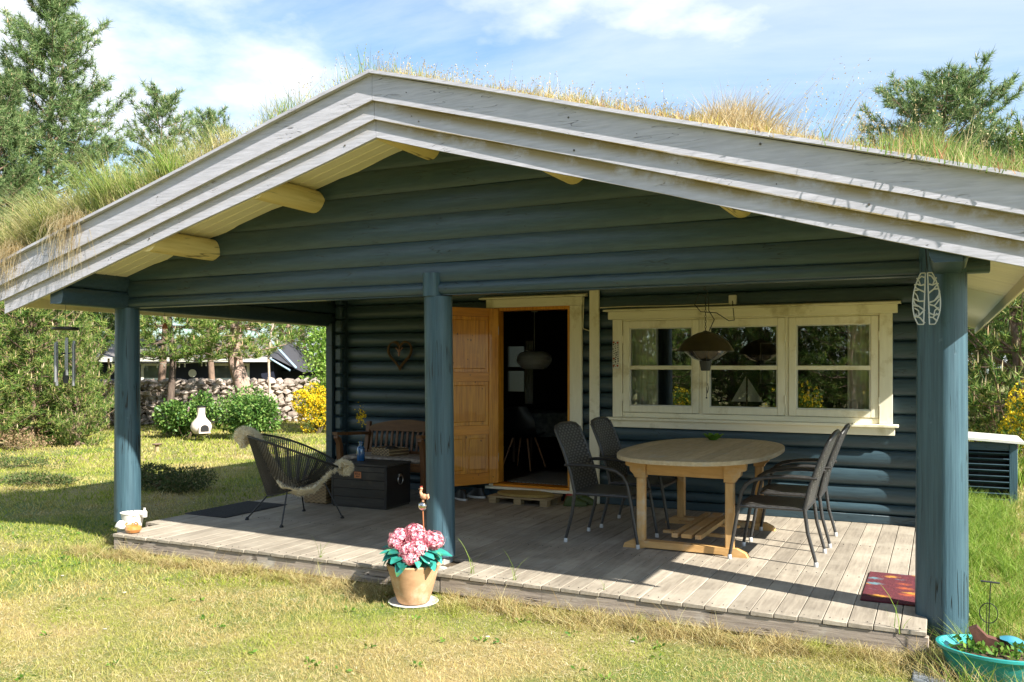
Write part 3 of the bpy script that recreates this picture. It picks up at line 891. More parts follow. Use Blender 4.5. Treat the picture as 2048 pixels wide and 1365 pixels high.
# ---------------------------------------------------------------- furniture and small things
M['rattan'] = mat('dark_rattan', (0.045, 0.043, 0.042), (0.018, 0.018, 0.018), rough=0.42, scale=(1, 1, 1), ns=60, bump=0.4, rnd=0.05, spec=0.5, coord='obj')
def weave_mat(name, c1, c2, su, sv, rough=0.5, axes='XZ', bstr=0.004, gap=0.0):
    """strips going over and under each other"""
    m = bpy.data.materials.new(name); m.use_nodes = True
    nt = m.node_tree; N = nt.nodes; L = nt.links; bs = N['Principled BSDF']; bs.inputs['Roughness'].default_value = rough
    tc = N.new('ShaderNodeTexCoord'); sp = N.new('ShaderNodeSeparateXYZ'); L.new(tc.outputs['Object'], sp.inputs[0])
    def mth(op, a, b=None, c=None):
        n = N.new('ShaderNodeMath'); n.operation = op
        for i, x in enumerate((a, b, c)):
            if x is None: continue
            if isinstance(x, (int, float)): n.inputs[i].default_value = x
            else: L.new(x, n.inputs[i])
        return n.outputs[0]
    u = mth('MULTIPLY', sp.outputs[axes[0]], su); v = mth('MULTIPLY', sp.outputs[axes[1]], sv)
    fl = mth('MULTIPLY', mth('FLOOR', v), math.pi)
    over = mth('SINE', mth('ADD', mth('MULTIPLY', u, math.pi), fl))
    strip = mth('SINE', mth('MULTIPLY', mth('FRACT', v), math.pi))
    h = mth('MULTIPLY', mth('ADD', mth('MULTIPLY', over, 0.5), 0.5), strip)
    mx_ = N.new('ShaderNodeMix'); mx_.data_type = 'RGBA'; mx_.inputs[6].default_value = (*c2, 1); mx_.inputs[7].default_value = (*c1, 1)
    L.new(h, mx_.inputs[0]); L.new(mx_.outputs[2], bs.inputs['Base Color'])
    b = N.new('ShaderNodeBump'); b.inputs['Strength'].default_value = 1.0; b.inputs['Distance'].default_value = bstr
    L.new(h, b.inputs['Height']); L.new(b.outputs[0], bs.inputs['Normal'])
    return m
M['weave_seat'] = weave_mat('woven_rattan_seat', (0.15, 0.145, 0.14), (0.010, 0.010, 0.010), 26, 44, axes='XY', rough=0.4)
M['weave_back'] = weave_mat('woven_rattan_back', (0.15, 0.145, 0.14), (0.010, 0.010, 0.010), 26, 44, axes='YZ', rough=0.4)
M['cap'] = mat('pale_foot_cap', (0.55, 0.55, 0.55), rough=0.4, bump=0, rnd=0)
M['teak'] = mat('weathered_teak', (0.58, 0.36, 0.15), (0.44, 0.26, 0.10), rough=0.6, scale=(8, 8, 1.2), ns=4, bump=0.25, c3=(0.50, 0.40, 0.27), c3s=4, rnd=0.07)
M['teakx'] = mat('weathered_teak_x', (0.58, 0.35, 0.14), (0.44, 0.25, 0.09), rough=0.6, scale=(1.2, 8, 8), ns=4, bump=0.25, c3=(0.50, 0.40, 0.27), c3s=4, rnd=0.07)
M['teaktop'] = mat('weathered_teak_top', (0.52, 0.42, 0.27), (0.38, 0.29, 0.17), rough=0.65, scale=(10, 1.2, 10), ns=4, detail=7, bump=0.3, c3=(0.40, 0.36, 0.29), c3s=4, rnd=0.08)

def chair(label, loc, rz, flip=False):
    t = thing('rattan_chair', label, 'chair', loc, rz, 'dark rattan armchairs around the teak table')
    w = 0.28
    def P(mb, m, name): return part(name, mb, m, t, local=True)
    for s in (-1, 1):
        # rear leg running up into the back frame
        P(MB().tube([(0.0, s * w, 0.028), (0.06, s * w, 0.25), (0.085, s * w, 0.44)], [0.013, 0.0145, 0.0155], 10), M['rattan'], 'leg')
        P(MB().tube([(0.66, s * w, 0.028), (0.62, s * w, 0.25), (0.585, s * w, 0.45), (0.565, s * w, 0.54), (0.53, s * w, 0.605), (0.47, s * w, 0.645), (0.40, s * w, 0.662)], [0.013, 0.0145, 0.015, 0.015, 0.016, 0.017, 0.018], 10), M['rattan'], 'leg')
        P(MB().tube([(0.402, s * w, 0.663), (0.30, s * w, 0.678), (0.18, s * w, 0.685), (0.06, s * w, 0.682), (-0.01, s * w, 0.678)], [0.019, 0.021, 0.022, 0.020, 0.017], 10, flat=0.75), M['rattan'], 'arm')
        for x in (0.0, 0.66):
            P(MB().lathe([(0.0165, 0.0), (0.0175, 0.003), (0.0165, 0.032), (0.014, 0.036)], (x, s * w, 0), 12), M['cap'], 'foot_cap')
    P(MB().tube([(0.085, -w, 0.44), (0.05, -w, 0.6), (-0.02, -w, 0.8), (-0.095, -w * 0.98, 0.975), (-0.115, -w * 0.80, 1.01), (-0.12, -w * 0.4, 1.025), (-0.122, 0, 1.028), (-0.12, w * 0.4, 1.025), (-0.115, w * 0.80, 1.01), (-0.095, w * 0.98, 0.975), (-0.02, w, 0.8), (0.05, w, 0.6), (0.085, w, 0.44)], 0.0155, 10), M['rattan'], 'back_frame')
    # woven back and seat: shallow shells
    mb = MB(); nu, nv = 10, 12
    for side in (0, 1):
        for j in range(nv + 1):
            z = 0.43 + (1.015 - 0.43) * j / nv
            x0 = np.interp(z, [0.43, 0.6, 0.8, 0.975, 1.02], [0.088, 0.05, -0.02, -0.095, -0.118])
            for i in range(nu + 1):
                u = -1 + 2 * i / nu
                zz = z if j < nv else z - 0.035 * abs(u) ** 5
                mb.v.append((x0 - 0.025 * (1 - u * u) * math.sin(math.pi * j / nv) - (0.012 if side else 0) + 0.006, u * (w - 0.005) * (1 - 0.03 * (j == nv)), zz))
    o = (nu + 1) * (nv + 1)
    for j in range(nv):
        for i in range(nu):
            a = j * (nu + 1) + i
            mb.f.append((a, a + 1, a + nu + 2, a + nu + 1)); mb.f.append((o + a, o + a + nu + 1, o + a + nu + 2, o + a + 1))
    for j in range(nv):
        for i in (0, nu):
            a = j * (nu + 1) + i; mb.f.append((a, a + nu + 1, o + a + nu + 1, o + a))
    for i in range(nu):
        for j in (0, nv):
            a = j * (nu + 1) + i; mb.f.append((a, a + 1, o + a + 1, o + a))
    P(mb, M['weave_back'], 'backrest')
    mb = MB(); nu, nv = 10, 8
    for side in (0, 1):
        for j in range(nv + 1):
            x = 0.075 + 0.53 * j / nv
            for i in range(nu + 1):
                u = -1 + 2 * i / nu
                mb.v.append((x, u * (w - 0.002), 0.447 - 0.016 * (1 - u * u) * math.sin(math.pi * j / nv) - (0.022 if side else 0) - (0.015 if j == nv else 0)))
    o = (nu + 1) * (nv + 1)
    for j in range(nv):
        for i in range(nu):
            a = j * (nu + 1) + i
            mb.f.append((a, a + 1, a + nu + 2, a + nu + 1)); mb.f.append((o + a, o + a + nu + 1, o + a + nu + 2, o + a + 1))
    for j in range(nv):
        for i in (0, nu):
            a = j * (nu + 1) + i; mb.f.append((a, a + nu + 1, o + a + nu + 1, o + a))
    for i in range(nu):
        for j in (0, nv):
            a = j * (nu + 1) + i; mb.f.append((a, a + 1, o + a + 1, o + a))
    P(mb, M['weave_seat'], 'seat')
    P(MB().tube([(0.59, -w, 0.43), (0.60, 0, 0.428), (0.59, w, 0.43)], 0.014, 8).tube([(0.08, -w, 0.43), (0.08, w, 0.43)], 0.013, 8).tube([(0.09, -w, 0.432), (0.58, -w, 0.432)], 0.012, 8).tube([(0.09, w, 0.432), (0.58, w, 0.432)], 0.012, 8), M['rattan'], 'seat_frame')
    return t
c0 = chair('dark rattan armchair on the door side of the teak table, the one nearer the lawn', (3.90, 1.77, 0), 0)
dup(c0, (3.935, 2.56, 0), rad(1.5), 'dark rattan armchair on the door side of the teak table, the one nearer the wall')
dup(c0, (6.00, 1.73, 0), rad(180), 'dark rattan armchair in the sun beside the teak table, the one nearer the lawn')
dup(c0, (6.01, 2.53, 0), rad(181), 'dark rattan armchair in the sun beside the teak table, the one nearer the wall')

# oval table
tb = thing('dining_table', 'oval weathered teak table with slatted top in the middle of the porch', 'table', (4.94, 2.25, 0))
a_, b_ = 0.665, 1.19
def sup(y):   # half width of the rounded outline at y
    u = min(1, abs(y - 2.28) / b_); return a_ * max(0.0, (1 - u ** 2.5)) ** (1 / 2.5)
ns_ = 11; inner = a_ - 0.055
first = True
for k in range(ns_):
    xa = 4.93 - inner + 2 * inner * k / ns_; xb = xa + 2 * inner / ns_ - 0.006
    xm = max(abs(xa - 4.93), abs(xb - 4.93))
    yy = (b_ - 0.06) * (1 - (xm / a_) ** 2.5) ** (1 / 2.5)
    y2 = (b_ - 0.06) * (1 - (min(abs(xa - 4.93), abs(xb - 4.93)) / a_) ** 2.5) ** (1 / 2.5)
    L_, R_ = (yy, y2) if xa + xb < 9.86 else (y2, yy)
    if k == ns_ // 2: L_ = R_ = yy
    part('slat', MB().prism([(xa, 2.28 - L_), (xb, 2.28 - R_), (xb, 2.28 + R_), (xa, 2.28 + L_)], 2, 0.772, 0.799), M['teaktop'], tb, smooth=False)
rim = MB(); n = 72
for k in range(n):
    t = 2 * math.pi * k / n; ct, st = math.cos(t), math.sin(t)
    sx_ = math.copysign(abs(ct) ** (2 / 2.5), ct); sy_ = math.copysign(abs(st) ** (2 / 2.5), st)
    for (q, z) in ((0, 0.765), (0, 0.795), (0.005, 0.80), (0.075, 0.80), (0.075, 0.765)):
        rim.v.append((4.93 + (a_ - q) * sx_, 2.28 + (b_ - q) * sy_, z))
for k in range(n):
    l = (k + 1) % n
    for i in range(5):
        j = (i + 1) % 5; rim.f.append((k * 5 + i, k * 5 + j, l * 5 + j, l * 5 + i))
part('top_rim', rim, M['teaktop'], tb)
for y in (1.56, 2.84):
    for x in (4.57, 5.32):
        part('leg', MB().box((x - 0.036, y - 0.032, 0.055), (x + 0.036, y + 0.032, 0.60), 0.008), M['teak'], tb)
        # curved bracket beside the leg head
        s = -1 if x < 5 else 1
        prof = [(x - 0.045 * 1, 0.60), (x + s * 0.05, 0.60), (x + s * 0.062, 0.63), (x + s * 0.09, 0.655), (x + s * 0.095, 0.69), (x + s * 0.13, 0.70), (x + s * 0.135, 0.765), (x - s * 0.045, 0.765), (x - s * 0.045, 0.60)]
        prof = [(x - s * 0.045, 0.60), (x + s * 0.045, 0.60), (x + s * 0.062, 0.63), (x + s * 0.09, 0.655), (x + s * 0.095, 0.69), (x + s * 0.13, 0.70), (x + s * 0.135, 0.764), (x - s * 0.045, 0.764)]
        part('bracket', MB().prism(prof, 1, y - 0.036, y + 0.036), M['teakx'], tb, smooth=False)
    part('foot', MB().prism([(4.42, 0.0), (4.43, 0.035), (4.50, 0.068), (5.38, 0.068), (5.45, 0.035), (5.47, 0.0), (5.30, 0.0), (5.26, 0.012), (4.62, 0.012), (4.58, 0.0)], 1, y - 0.045, y + 0.045), M['teakx'], tb, smooth=False)
    part('apron', MB().box((4.616, y - 0.018, 0.625), (5.274, y + 0.018, 0.745), 0.004), M['teakx'], tb)
for x in (4.62, 5.24):
    part('rail', MB().box((x - 0.014, 1.60, 0.66), (x + 0.014, 2.80, 0.755), 0.004), M['teak'], tb)
part('stretcher', MB().box((4.90, 1.606, 0.10), (4.99, 2.794, 0.135), 0.004), M['teak'], tb)
part('stretcher_slats', MB().box((4.66, 1.9, 0.075), (5.22, 1.96, 0.098)).box((4.66, 2.4, 0.075), (5.22, 2.46, 0.098)).box((5.02, 1.606, 0.10), (5.07, 2.794, 0.135)).box((4.82, 1.606, 0.10), (4.87, 2.794, 0.135)), M['teak'], tb)

# green glass flower bowl
M['greenglass'] = mat('green_glass', (0.16, 0.34, 0.03), (0.10, 0.26, 0.02), rough=0.12, bump=0, rnd=0, spec=0.8, trans=0.4)
gb = thing('flower_bowl', 'green petal shaped glass bowl on the far edge of the teak table', 'bowl', (4.80, 3.20, 0.80))
part('dish', MB().lathe([(0.03, 0), (0.04, 0.004), (0.055, 0.03), (0.05, 0.032), (0.03, 0.012)], n=20), M['greenglass'], gb, local=True)
for k in range(9):
    an = 2 * math.pi * k / 9; c, s = math.cos(an), math.sin(an)
    pts = []
    for (r, z, w) in ((0.035, 0.01, 0.016), (0.07, 0.035, 0.028), (0.095, 0.058, 0.022), (0.112, 0.064, 0.002)):
        for sg in (-1, 1): pts.append((r * c - sg * w * s, r * s + sg * w * c, z)); 
        for sg in (1, -1): pts.append((r * c - sg * w * s, r * s + sg * w * c, z - 0.004))
    mb = MB(); mb.v = pts
    for i in range(3):
        for q in range(4): mb.f.append((4 * i + q, 4 * i + (q + 1) % 4, 4 * i + 4 + (q + 1) % 4, 4 * i + 4 + q))
    mb.f += [(3, 2, 1, 0), (12, 13, 14, 15)]
    part('petal', mb, M['greenglass'], gb, local=True)

# hanging heater lamp over the table
M['lampm'] = mat('brown_lamp_enamel', (0.055, 0.045, 0.022), (0.035, 0.03, 0.016), rough=0.32, bump=0.1, rnd=0, metal=0.5)
M['reflector'] = mat('lamp_reflector', (0.5, 0.48, 0.42), rough=0.25, metal=1, bump=0, rnd=0)
hl = thing('hanging_heater_lamp', 'brown dome shaped electric heater lamp hanging by a chain above the teak table', 'heater lamp', (4.94, 2.30, 1.55))
hp = [(0.255, 0.135), (0.25, 0.142), (0.225, 0.185), (0.18, 0.235), (0.12, 0.275), (0.115, 0.28), (0.07, 0.30), (0.03, 0.31), (0.012, 0.32)]
dome = MB(); n = 40
dome.lathe(hp, n=n, closed_top=True)
dome.f = [f for f in dome.f if len(f) != n or 0 not in f]
inn = [(r - 0.004, z - 0.005) for r, z in hp]
o = len(dome.v); m_ = len(inn)
for r, z in inn:
    for k in range(n): dome.v.append((max(r, 0.002) * math.cos(2 * math.pi * k / n), max(r, 0.002) * math.sin(2 * math.pi * k / n), z))
for i in range(m_ - 1):
    for k in range(n):
        l = (k + 1) % n; dome.f.append((o + i * n + l, o + i * n + k, o + (i + 1) * n + k, o + (i + 1) * n + l))
for k in range(n):
    l = (k + 1) % n; dome.f.append((k, l, o + l, o + k))
part('shade', dome, M['lampm'], hl, local=True)
part('reflector', MB().lathe([(0.055, 0.05), (0.10, 0.065), (0.16, 0.10), (0.19, 0.134), (0.10, 0.155), (0.05, 0.17)], n=32), M['reflector'], hl, local=True)
for k in range(10):
    an = 2 * math.pi * k / 10
    part('grille_wire', MB().tube([(0.058 * math.cos(an), 0.058 * math.sin(an), 0.045), (0.12 * math.cos(an), 0.12 * math.sin(an), 0.068), (0.20 * math.cos(an), 0.20 * math.sin(an), 0.128)], 0.002, 5), M['steel'], hl, local=True)
part('switch_housing', MB().lathe([(0.036, -0.045), (0.042, -0.04), (0.052, 0.02), (0.055, 0.044), (0.04, 0.05)], n=24), M['iron'], hl, local=True)
part('pull_cord', MB().tube([(0.02, -0.03, -0.04), (0.02, -0.03, -0.16), (0.024, -0.03, -0.25)], 0.0025, 5).tube([(0.024, -0.03, -0.25), (0.036, -0.03, -0.20), (0.030, -0.03, -0.155), (0.018, -0.03, -0.20), (0.016, -0.03, -0.28)], 0.003, 5).ball((0.016, -0.03, -0.29), 0.008, 8, 5), M['iron'], hl, local=True)
ch = MB()
for i in range(13):
    z = 0.33 + i * 0.024
    pts = []
    for k in range(8):
        an = 2 * math.pi * k / 8
        u, v = 0.007 * math.cos(an), 0.015 * math.sin(an)
        pts.append((u, 0, z + v) if i % 2 else (0, u, z + v))
    ch.tube(pts, 0.0022, 5, closed=True)
part('chain', ch, M['iron'], hl, local=True)
part('hook', MB().tube([(0.0, 0, 0.64), (0.018, 0, 0.655), (0.018, 0, 0.68), (0, 0, 0.69), (-0.016, 0, 0.70), (-0.012, 0, 0.725), (0.008, 0, 0.73)], 0.004, 6).tube([(0, 0, 0.70), (0, 0, 1.22)], 0.003, 6), M['iron'], hl, local=True)
part('power_cord', MB().tube([(0.03, 0, 0.31), (0.075, 0.02, 0.42), (0.03, 0.0, 0.50), (0.025, 0, 0.62), (-0.06, 0, 0.66), (-0.10, 0.0, 0.56), (-0.07, 0.1, 0.50), (0.02, 0.35, 0.50), (0.06, 0.7, 0.44), (0.05, 1.0, 0.46), (0.00, 1.2, 0.56), (-0.03, 1.285, 0.68)], 0.0045, 6), M['iron'], hl, local=True)

# ---- string chair with sheepskin
M['cord'] = mat('black_cord', (0.022, 0.022, 0.021), rough=0.45, bump=0, rnd=0, spec=0.5)
sc_ = thing('string_chair', 'round black string chair with thin metal legs on the left of the porch', 'chair', (1.0, 1.35, 0))
ua = rad(35); U = Vector((math.cos(ua), math.sin(ua), 0)); Wv = Vector((-math.sin(ua), math.cos(ua), 0))
def O_(t):
    c, s = math.cos(t), math.sin(t)
    return U * (0.0 + 0.46 * c) + Wv * (0.40 * s * (1 - 0.08 * c)) + Vector((0, 0, 0.735 - 0.17 * c - 0.045 * c * c))
def I_(t):
    c, s = math.cos(t), math.sin(t)
    return U * (-0.0 + 0.27 * c) + Wv * (0.27 * s) + Vector((0, 0, 0.335 + 0.085 * c))
TT = [2 * math.pi * k / 48 for k in range(48)]
part('rim', MB().tube([O_(t) for t in TT], 0.011, 8, closed=True), M['cord'], sc_, local=True)
part('seat_ring', MB().tube([I_(t) for t in TT], 0.008, 8, closed=True), M['iron'], sc_, local=True)
n = 128
for k in range(n):
    t = 2 * math.pi * (k + 0.5) / n
    a = O_(t); b = I_(t + 0.10 * math.sin(t))
    c = (a + b) / 2 + Vector((0, 0, -0.012))
    mb = MB().tube([a, c, b], 0.0052, 5, cap=False)
    part('cord', mb, M['cord'], sc_, local=True)
sb_ = MB()
for k in range(14):
    u = -0.22 + 0.44 * k / 13
    y = math.sqrt(max(0.0, 0.27 ** 2 - u * u))
    a = U * u + Wv * y + Vector((0, 0, 0.335 + 0.085 * u / 0.27)); b = U * u - Wv * y + Vector((0, 0, 0.335 + 0.085 * u / 0.27))
    sb_.tube([a, (a + b) / 2 + Vector((0, 0, -0.03)), b], 0.004, 5, cap=False)
part('seat_cords', sb_, M['cord'], sc_, local=True)
for t in (rad(15), rad(165), rad(195), rad(345)):
    c, s = math.cos(t), math.sin(t); c = math.copysign(1, c); s = math.copysign(1, s)
    foot = {(-1, -1): (0.59, 1.11), (1, -1): (1.18, 0.94), (-1, 1): (0.77, 1.77), (1, 1): (1.40, 1.60)}[(c, s)]
    ft = Vector((foot[0] - 1.0, foot[1] - 1.35, 0.012))
    dd = Vector((ft.x, ft.y, 0)).normalized(); top = dd * 0.265 + Vector((0, 0, 0.335 + 0.085 * dd.dot(U)))
    part('leg', MB().tube([top, top * 0.3 + ft * 0.7 + Vector((0, 0, 0.0)), ft], 0.0075, 8).lathe([(0.02, 0), (0.022, 0.006), (0.012, 0.02), (0.006, 0.03)], (ft.x, ft.y, 0), 12), M['iron'], sc_, local=True)

M['wool'] = leafmat('cream_wool', [(0.84, 0.74, 0.52), (0.92, 0.84, 0.66), (0.93, 0.89, 0.76)], trans=0.45, rough=0.9)
M['hide'] = mat('sheepskin_hide', (0.90, 0.82, 0.62), (0.80, 0.70, 0.48), rough=0.9, ns=8, bump=0.3, rnd=0, trans=0.15)
def sheepskin():
    prof = [(-0.50, 0.74), (-0.515, 0.83), (-0.46, 0.90), (-0.38, 0.84), (-0.28, 0.62), (-0.20, 0.44), (-0.10, 0.30), (0.05, 0.235), (0.2, 0.27), (0.33, 0.42), (0.42, 0.53), (0.48, 0.565), (0.52, 0.51), (0.515, 0.44)]
    wid = [0.09, 0.13, 0.15, 0.17, 0.20, 0.27, 0.33, 0.34, 0.32, 0.24, 0.15, 0.11, 0.09, 0.06]
    pts = []; W_ = []
    m = len(prof)
    for i in range((m - 1) * 4 + 1):
        t = i / 4; k = min(int(t), m - 2); f = t - k
        pts.append((prof[k][0] + (prof[k + 1][0] - prof[k][0]) * f, prof[k][1] + (prof[k + 1][1] - prof[k][1]) * f)); W_.append(wid[k] + (wid[k + 1] - wid[k]) * f)
    mb = MB(); nu = 14; rows = len(pts); cen = []
    for i, (u, z) in enumerate(pts):
        for j in range(nu + 1):
            v = -1 + 2 * j / nu
            ww = W_[i] * (1 + 0.07 * math.sin(i * 0.9 + (2 if v > 0 else 0)))
            lift = 0.10 * (v * v) * math.exp(-((u - 0.05) / 0.28) ** 2)
            p = U * u + Wv * (v * ww) + Vector((0, 0, z + lift))
            mb.v.append(tuple(p)); cen.append((p, v))
    for i in range(rows - 1):
        for j in range(nu):
            a = i * (nu + 1) + j; mb.f.append((a, a + 1, a + nu + 2, a + nu + 1))
    return mb, cen, rows, nu
mb, cen, rows, nu = sheepskin()
skin = thing('sheepskin', 'cream sheepskin draped over the back and seat of the string chair', 'sheepskin', (1.0, 1.35, 0))
hide = part('hide', mb, M['hide'], skin, local=True, ang=180)
V = np.array(mb.v); F = np.array(mb.f)
r_ = np.random.default_rng(3)
fi = r_.integers(0, len(F), 9000); ab = r_.random((9000, 2))
q = V[F[fi]]
P_ = (q[:, 0] * (1 - ab[:, :1]) + q[:, 1] * ab[:, :1]) * (1 - ab[:, 1:]) + (q[:, 3] * (1 - ab[:, :1]) + q[:, 2] * ab[:, :1]) * ab[:, 1:]
Nn = unit(np.cross(q[:, 1] - q[:, 0], q[:, 3] - q[:, 0]))
inward = np.array([0, 0, 0.75]) + np.array([U.x, U.y, 0]) * 0.05 - P_
endz = (fi // nu < 12) | (fi // nu > rows - 16)
sgn = np.where(np.sum(Nn * inward, 1) > 0, 1, -1); sgn = np.where(endz & (r_.random(9000) < 0.5), -sgn, sgn)
nv_ = Nn * sgn[:, None]
V2, T2 = needles(P_, nv_, 3, 0.042, 0.007, spread=0.55, seed=4, Ls=0.1)
trimesh('wool', V2, T2, M['wool'], skin)
# thick woolly ends that curl over the rim
wc = []; wa = []
for (u, z, rr) in ((-0.49, 0.85, 0.095), (0.50, 0.51, 0.072)):
    C = U * u + Vector((0, 0, z))
    d = unit(r_.normal(size=(1500, 3))); sc3 = np.array([rr, rr * 1.25, rr * 0.95])
    wc.append(np.array(C)[None] + d * sc3 * 0.8); wa.append(d)
V2, T2 = needles(np.concatenate(wc), np.concatenate(wa), 2, 0.035, 0.008, spread=0.5, seed=5, Ls=0.1)
trimesh('wool_curl', V2, T2, M['wool'], skin)
part('hide_curl', MB().ball(tuple(U * -0.49 + Vector((0, 0, 0.85))), (0.080, 0.10, 0.074), 16, 10).ball(tuple(U * 0.50 + Vector((0, 0, 0.51))), (0.058, 0.07, 0.056), 16, 10), M['hide'], skin, local=True)

# ---- chest
M['chestw'] = mat('black_stained_boards', (0.045, 0.040, 0.034), (0.024, 0.021, 0.018), rough=0.55, scale=(1, 8, 8), ns=5, bump=0.4, c3=(0.075, 0.065, 0.05), c3s=4, rnd=0.2)
M['brass'] = mat('copper_plate', (0.60, 0.25, 0.12), (0.45, 0.17, 0.08), rough=0.4, metal=0.4, bump=0.1, rnd=0)
cb = thing('wooden_chest', 'low black wooden chest with iron ring handle used as a coffee table', 'chest', (1.16, 2.43, 0), rad(1.5))
X0, X1, Y0, Y1 = -0.36, 0.36, -0.23, 0.26
hz = [0.02, 0.115, 0.21, 0.305, 0.395, 0.455]
for za, zb in zip(hz[:-1], hz[1:]):
    for (ya, yb) in ((Y0, Y0 + 0.02), (Y1 - 0.02, Y1)):
        part('plank', MB().box((X0 + 0.021, ya, za + 0.001), (X1 - 0.021, yb, zb - 0.001), 0.003), M['chestw'], cb, local=True)
for (xa, xb) in ((X0, X0 + 0.02), (X1 - 0.02, X1)):
    part('end_panel', MB().box((xa, Y0 + 0.002, 0.02), (xb, Y1 - 0.002, 0.455), 0.004), M['iron'], cb, local=True)
for k in range(6):
    ya = Y0 - 0.008 + k * (Y1 - Y0 + 0.016) / 6
    part('lid_slat', MB().box((X0 - 0.008, ya + 0.0015, 0.458), (X1 + 0.008, ya + (Y1 - Y0 + 0.016) / 6 - 0.0015, 0.48), 0.003), M['chestw'], cb, local=True)
part('bottom_board', MB().box((X0 + 0.01, Y0 + 0.01, 0.0), (X1 - 0.01, Y1 - 0.01, 0.019)), M['chestw'], cb, local=True)
for x in (X0 + 0.001, X1 - 0.03):
    part('corner_iron', MB().box((x, Y0 - 0.003, 0.022), (x + 0.029, Y0 - 0.0005, 0.452)), M['iron'], cb, local=True)
lp = part('label_plate', MB().box((-0.055, Y0 - 0.006, 0.325), (0.035, Y0 - 0.001, 0.395), 0.001), M['brass'], cb, local=True)
lt = MB()
for (x, z, w, h) in ((-0.043, 0.362, 0.008, 0.022), (-0.031, 0.362, 0.016, 0.005), (-0.031, 0.375, 0.016, 0.009), (-0.008, 0.362, 0.006, 0.022), (0.004, 0.362, 0.018, 0.006), (0.010, 0.370, 0.006, 0.014), (-0.03, 0.338, 0.012, 0.014), (-0.012, 0.336, 0.005, 0.018), (0.0, 0.340, 0.014, 0.006), (0.006, 0.348, 0.010, 0.006)):
    lt.box((x, Y0 - 0.008, z), (x + w, Y0 - 0.0065, z + h))
part('plate_print', lt, M['iron'], cb, local=True)
rg_ = MB().tube([(X1 + 0.018, 0.02 + 0.05 * math.cos(t), 0.30 + 0.05 * math.sin(t)) for t in [2 * math.pi * k / 20 for k in range(20)]], 0.006, 8, closed=True).box((X1 + 0.001, -0.005, 0.335), (X1 + 0.02, 0.045, 0.365), 0.004)
part('ring_handle', rg_, M['steel'], cb, local=True)

# bottle with a broom sprig on the chest
M['blueglass'] = mat('blue_glass', (0.015, 0.10, 0.26), (0.01, 0.07, 0.20), rough=0.08, bump=0, rnd=0, spec=0.9, coat=0.6)
bt = thing('blue_bottle', 'small blue glass bottle holding a yellow broom sprig on the chest', 'bottle', (1.0, 2.47, 0.481))
part('glass_body', MB().lathe([(0.042, 0), (0.046, 0.006), (0.046, 0.13), (0.040, 0.150), (0.022, 0.168), (0.021, 0.20), (0.026, 0.203), (0.026, 0.215), (0.018, 0.216), (0.017, 0.18)], n=24), M['blueglass'], bt, local=True)
M['yellow'] = leafmat('broom_yellow', [(0.62, 0.42, 0.01), (0.80, 0.58, 0.015), (0.85, 0.68, 0.04)], trans=0.3)
M['twig'] = mat('twig', (0.10, 0.08, 0.04), rough=0.9, bump=0.2, rnd=0)
part('sprig_stem', MB().tube([(0, 0, 0.05), (0.005, 0, 0.3), (0.0, 0, 0.45), (0.01, 0, 0.60)], 0.0025, 5).tube([(0.005, 0, 0.4), (-0.03, 0.01, 0.52)], 0.002, 5).tube([(0.0, 0, 0.42), (0.04, 0.01, 0.53)], 0.002, 5), M['twig'], bt, local=True)
rr_ = np.random.default_rng(5)
C = np.concatenate([np.array([[0.005, 0, 0.50]]) + rr_.normal(size=(90, 3)) * [0.022, 0.022, 0.06], np.array([[-0.028, 0, 0.49]]) + rr_.normal(size=(30, 3)) * [0.015, 0.015, 0.04], np.array([[0.035, 0, 0.51]]) + rr_.normal(size=(30, 3)) * 0.018])
trimesh('sprig_blossom', *leaves(C, 0.016, 6, elong=1.2), M['yellow'], bt)

# wicker basket beside the chest, tray on the bench
M['wicker'] = weave_mat('wicker', (0.42, 0.30, 0.16), (0.10, 0.065, 0.03), 30, 55, axes='XZ', rough=0.7, bstr=0.008)
wb = thing('wicker_basket', 'square wicker basket on the deck between string chair and black chest', 'basket', (0.53, 2.36, 0), rad(2))
mb = MB()
for (a, b, zz0, zz1) in ((-0.15, 0.15, 0, 0.30),):
    mb.prism([(-0.145, -0.11), (0.145, -0.11), (0.145, 0.11), (-0.145, 0.11)], 2, 0.0, 0.01)
    mb.box((-0.15, -0.115, 0.01), (0.15, -0.10, 0.29), 0.004); mb.box((-0.15, 0.10, 0.01), (0.15, 0.115, 0.29), 0.004)
    mb.box((-0.15, -0.10, 0.01), (-0.137, 0.10, 0.29), 0.004); mb.box((0.137, -0.10, 0.01), (0.15, 0.10, 0.29), 0.004)
part('woven_body', mb, M['wicker'], wb, local=True)
for k in range(16):   # horizontal withies standing proud
    z = 0.02 + k * 0.018
    part('withy', MB().tube([(-0.153, -0.118, z), (0.153, -0.118, z), (0.153, 0.118, z), (-0.153, 0.118, z)], 0.0052, 5, closed=True), mat('withy', (0.40, 0.28, 0.15), (0.22, 0.14, 0.07), rough=0.7, ns=40, bump=0.3, rnd=0.15) if k == 0 else bpy.data.materials['withy'], wb, local=True)
part('rim', MB().tube([(-0.152, -0.117, 0.297), (0.152, -0.117, 0.297), (0.152, 0.117, 0.297), (-0.152, 0.117, 0.297)], 0.011, 6, closed=True), bpy.data.materials['withy'], wb, local=True)
for s in (-1, 1):
    part('handle', MB().tube([(0.05 * s + 0.04, 0, 0.30), (0.05 * s + 0.02, 0, 0.36), (0.05 * s - 0.03, 0, 0.37), (0.05 * s - 0.05, 0, 0.31)], 0.008, 6), M['iron'], wb, local=True)

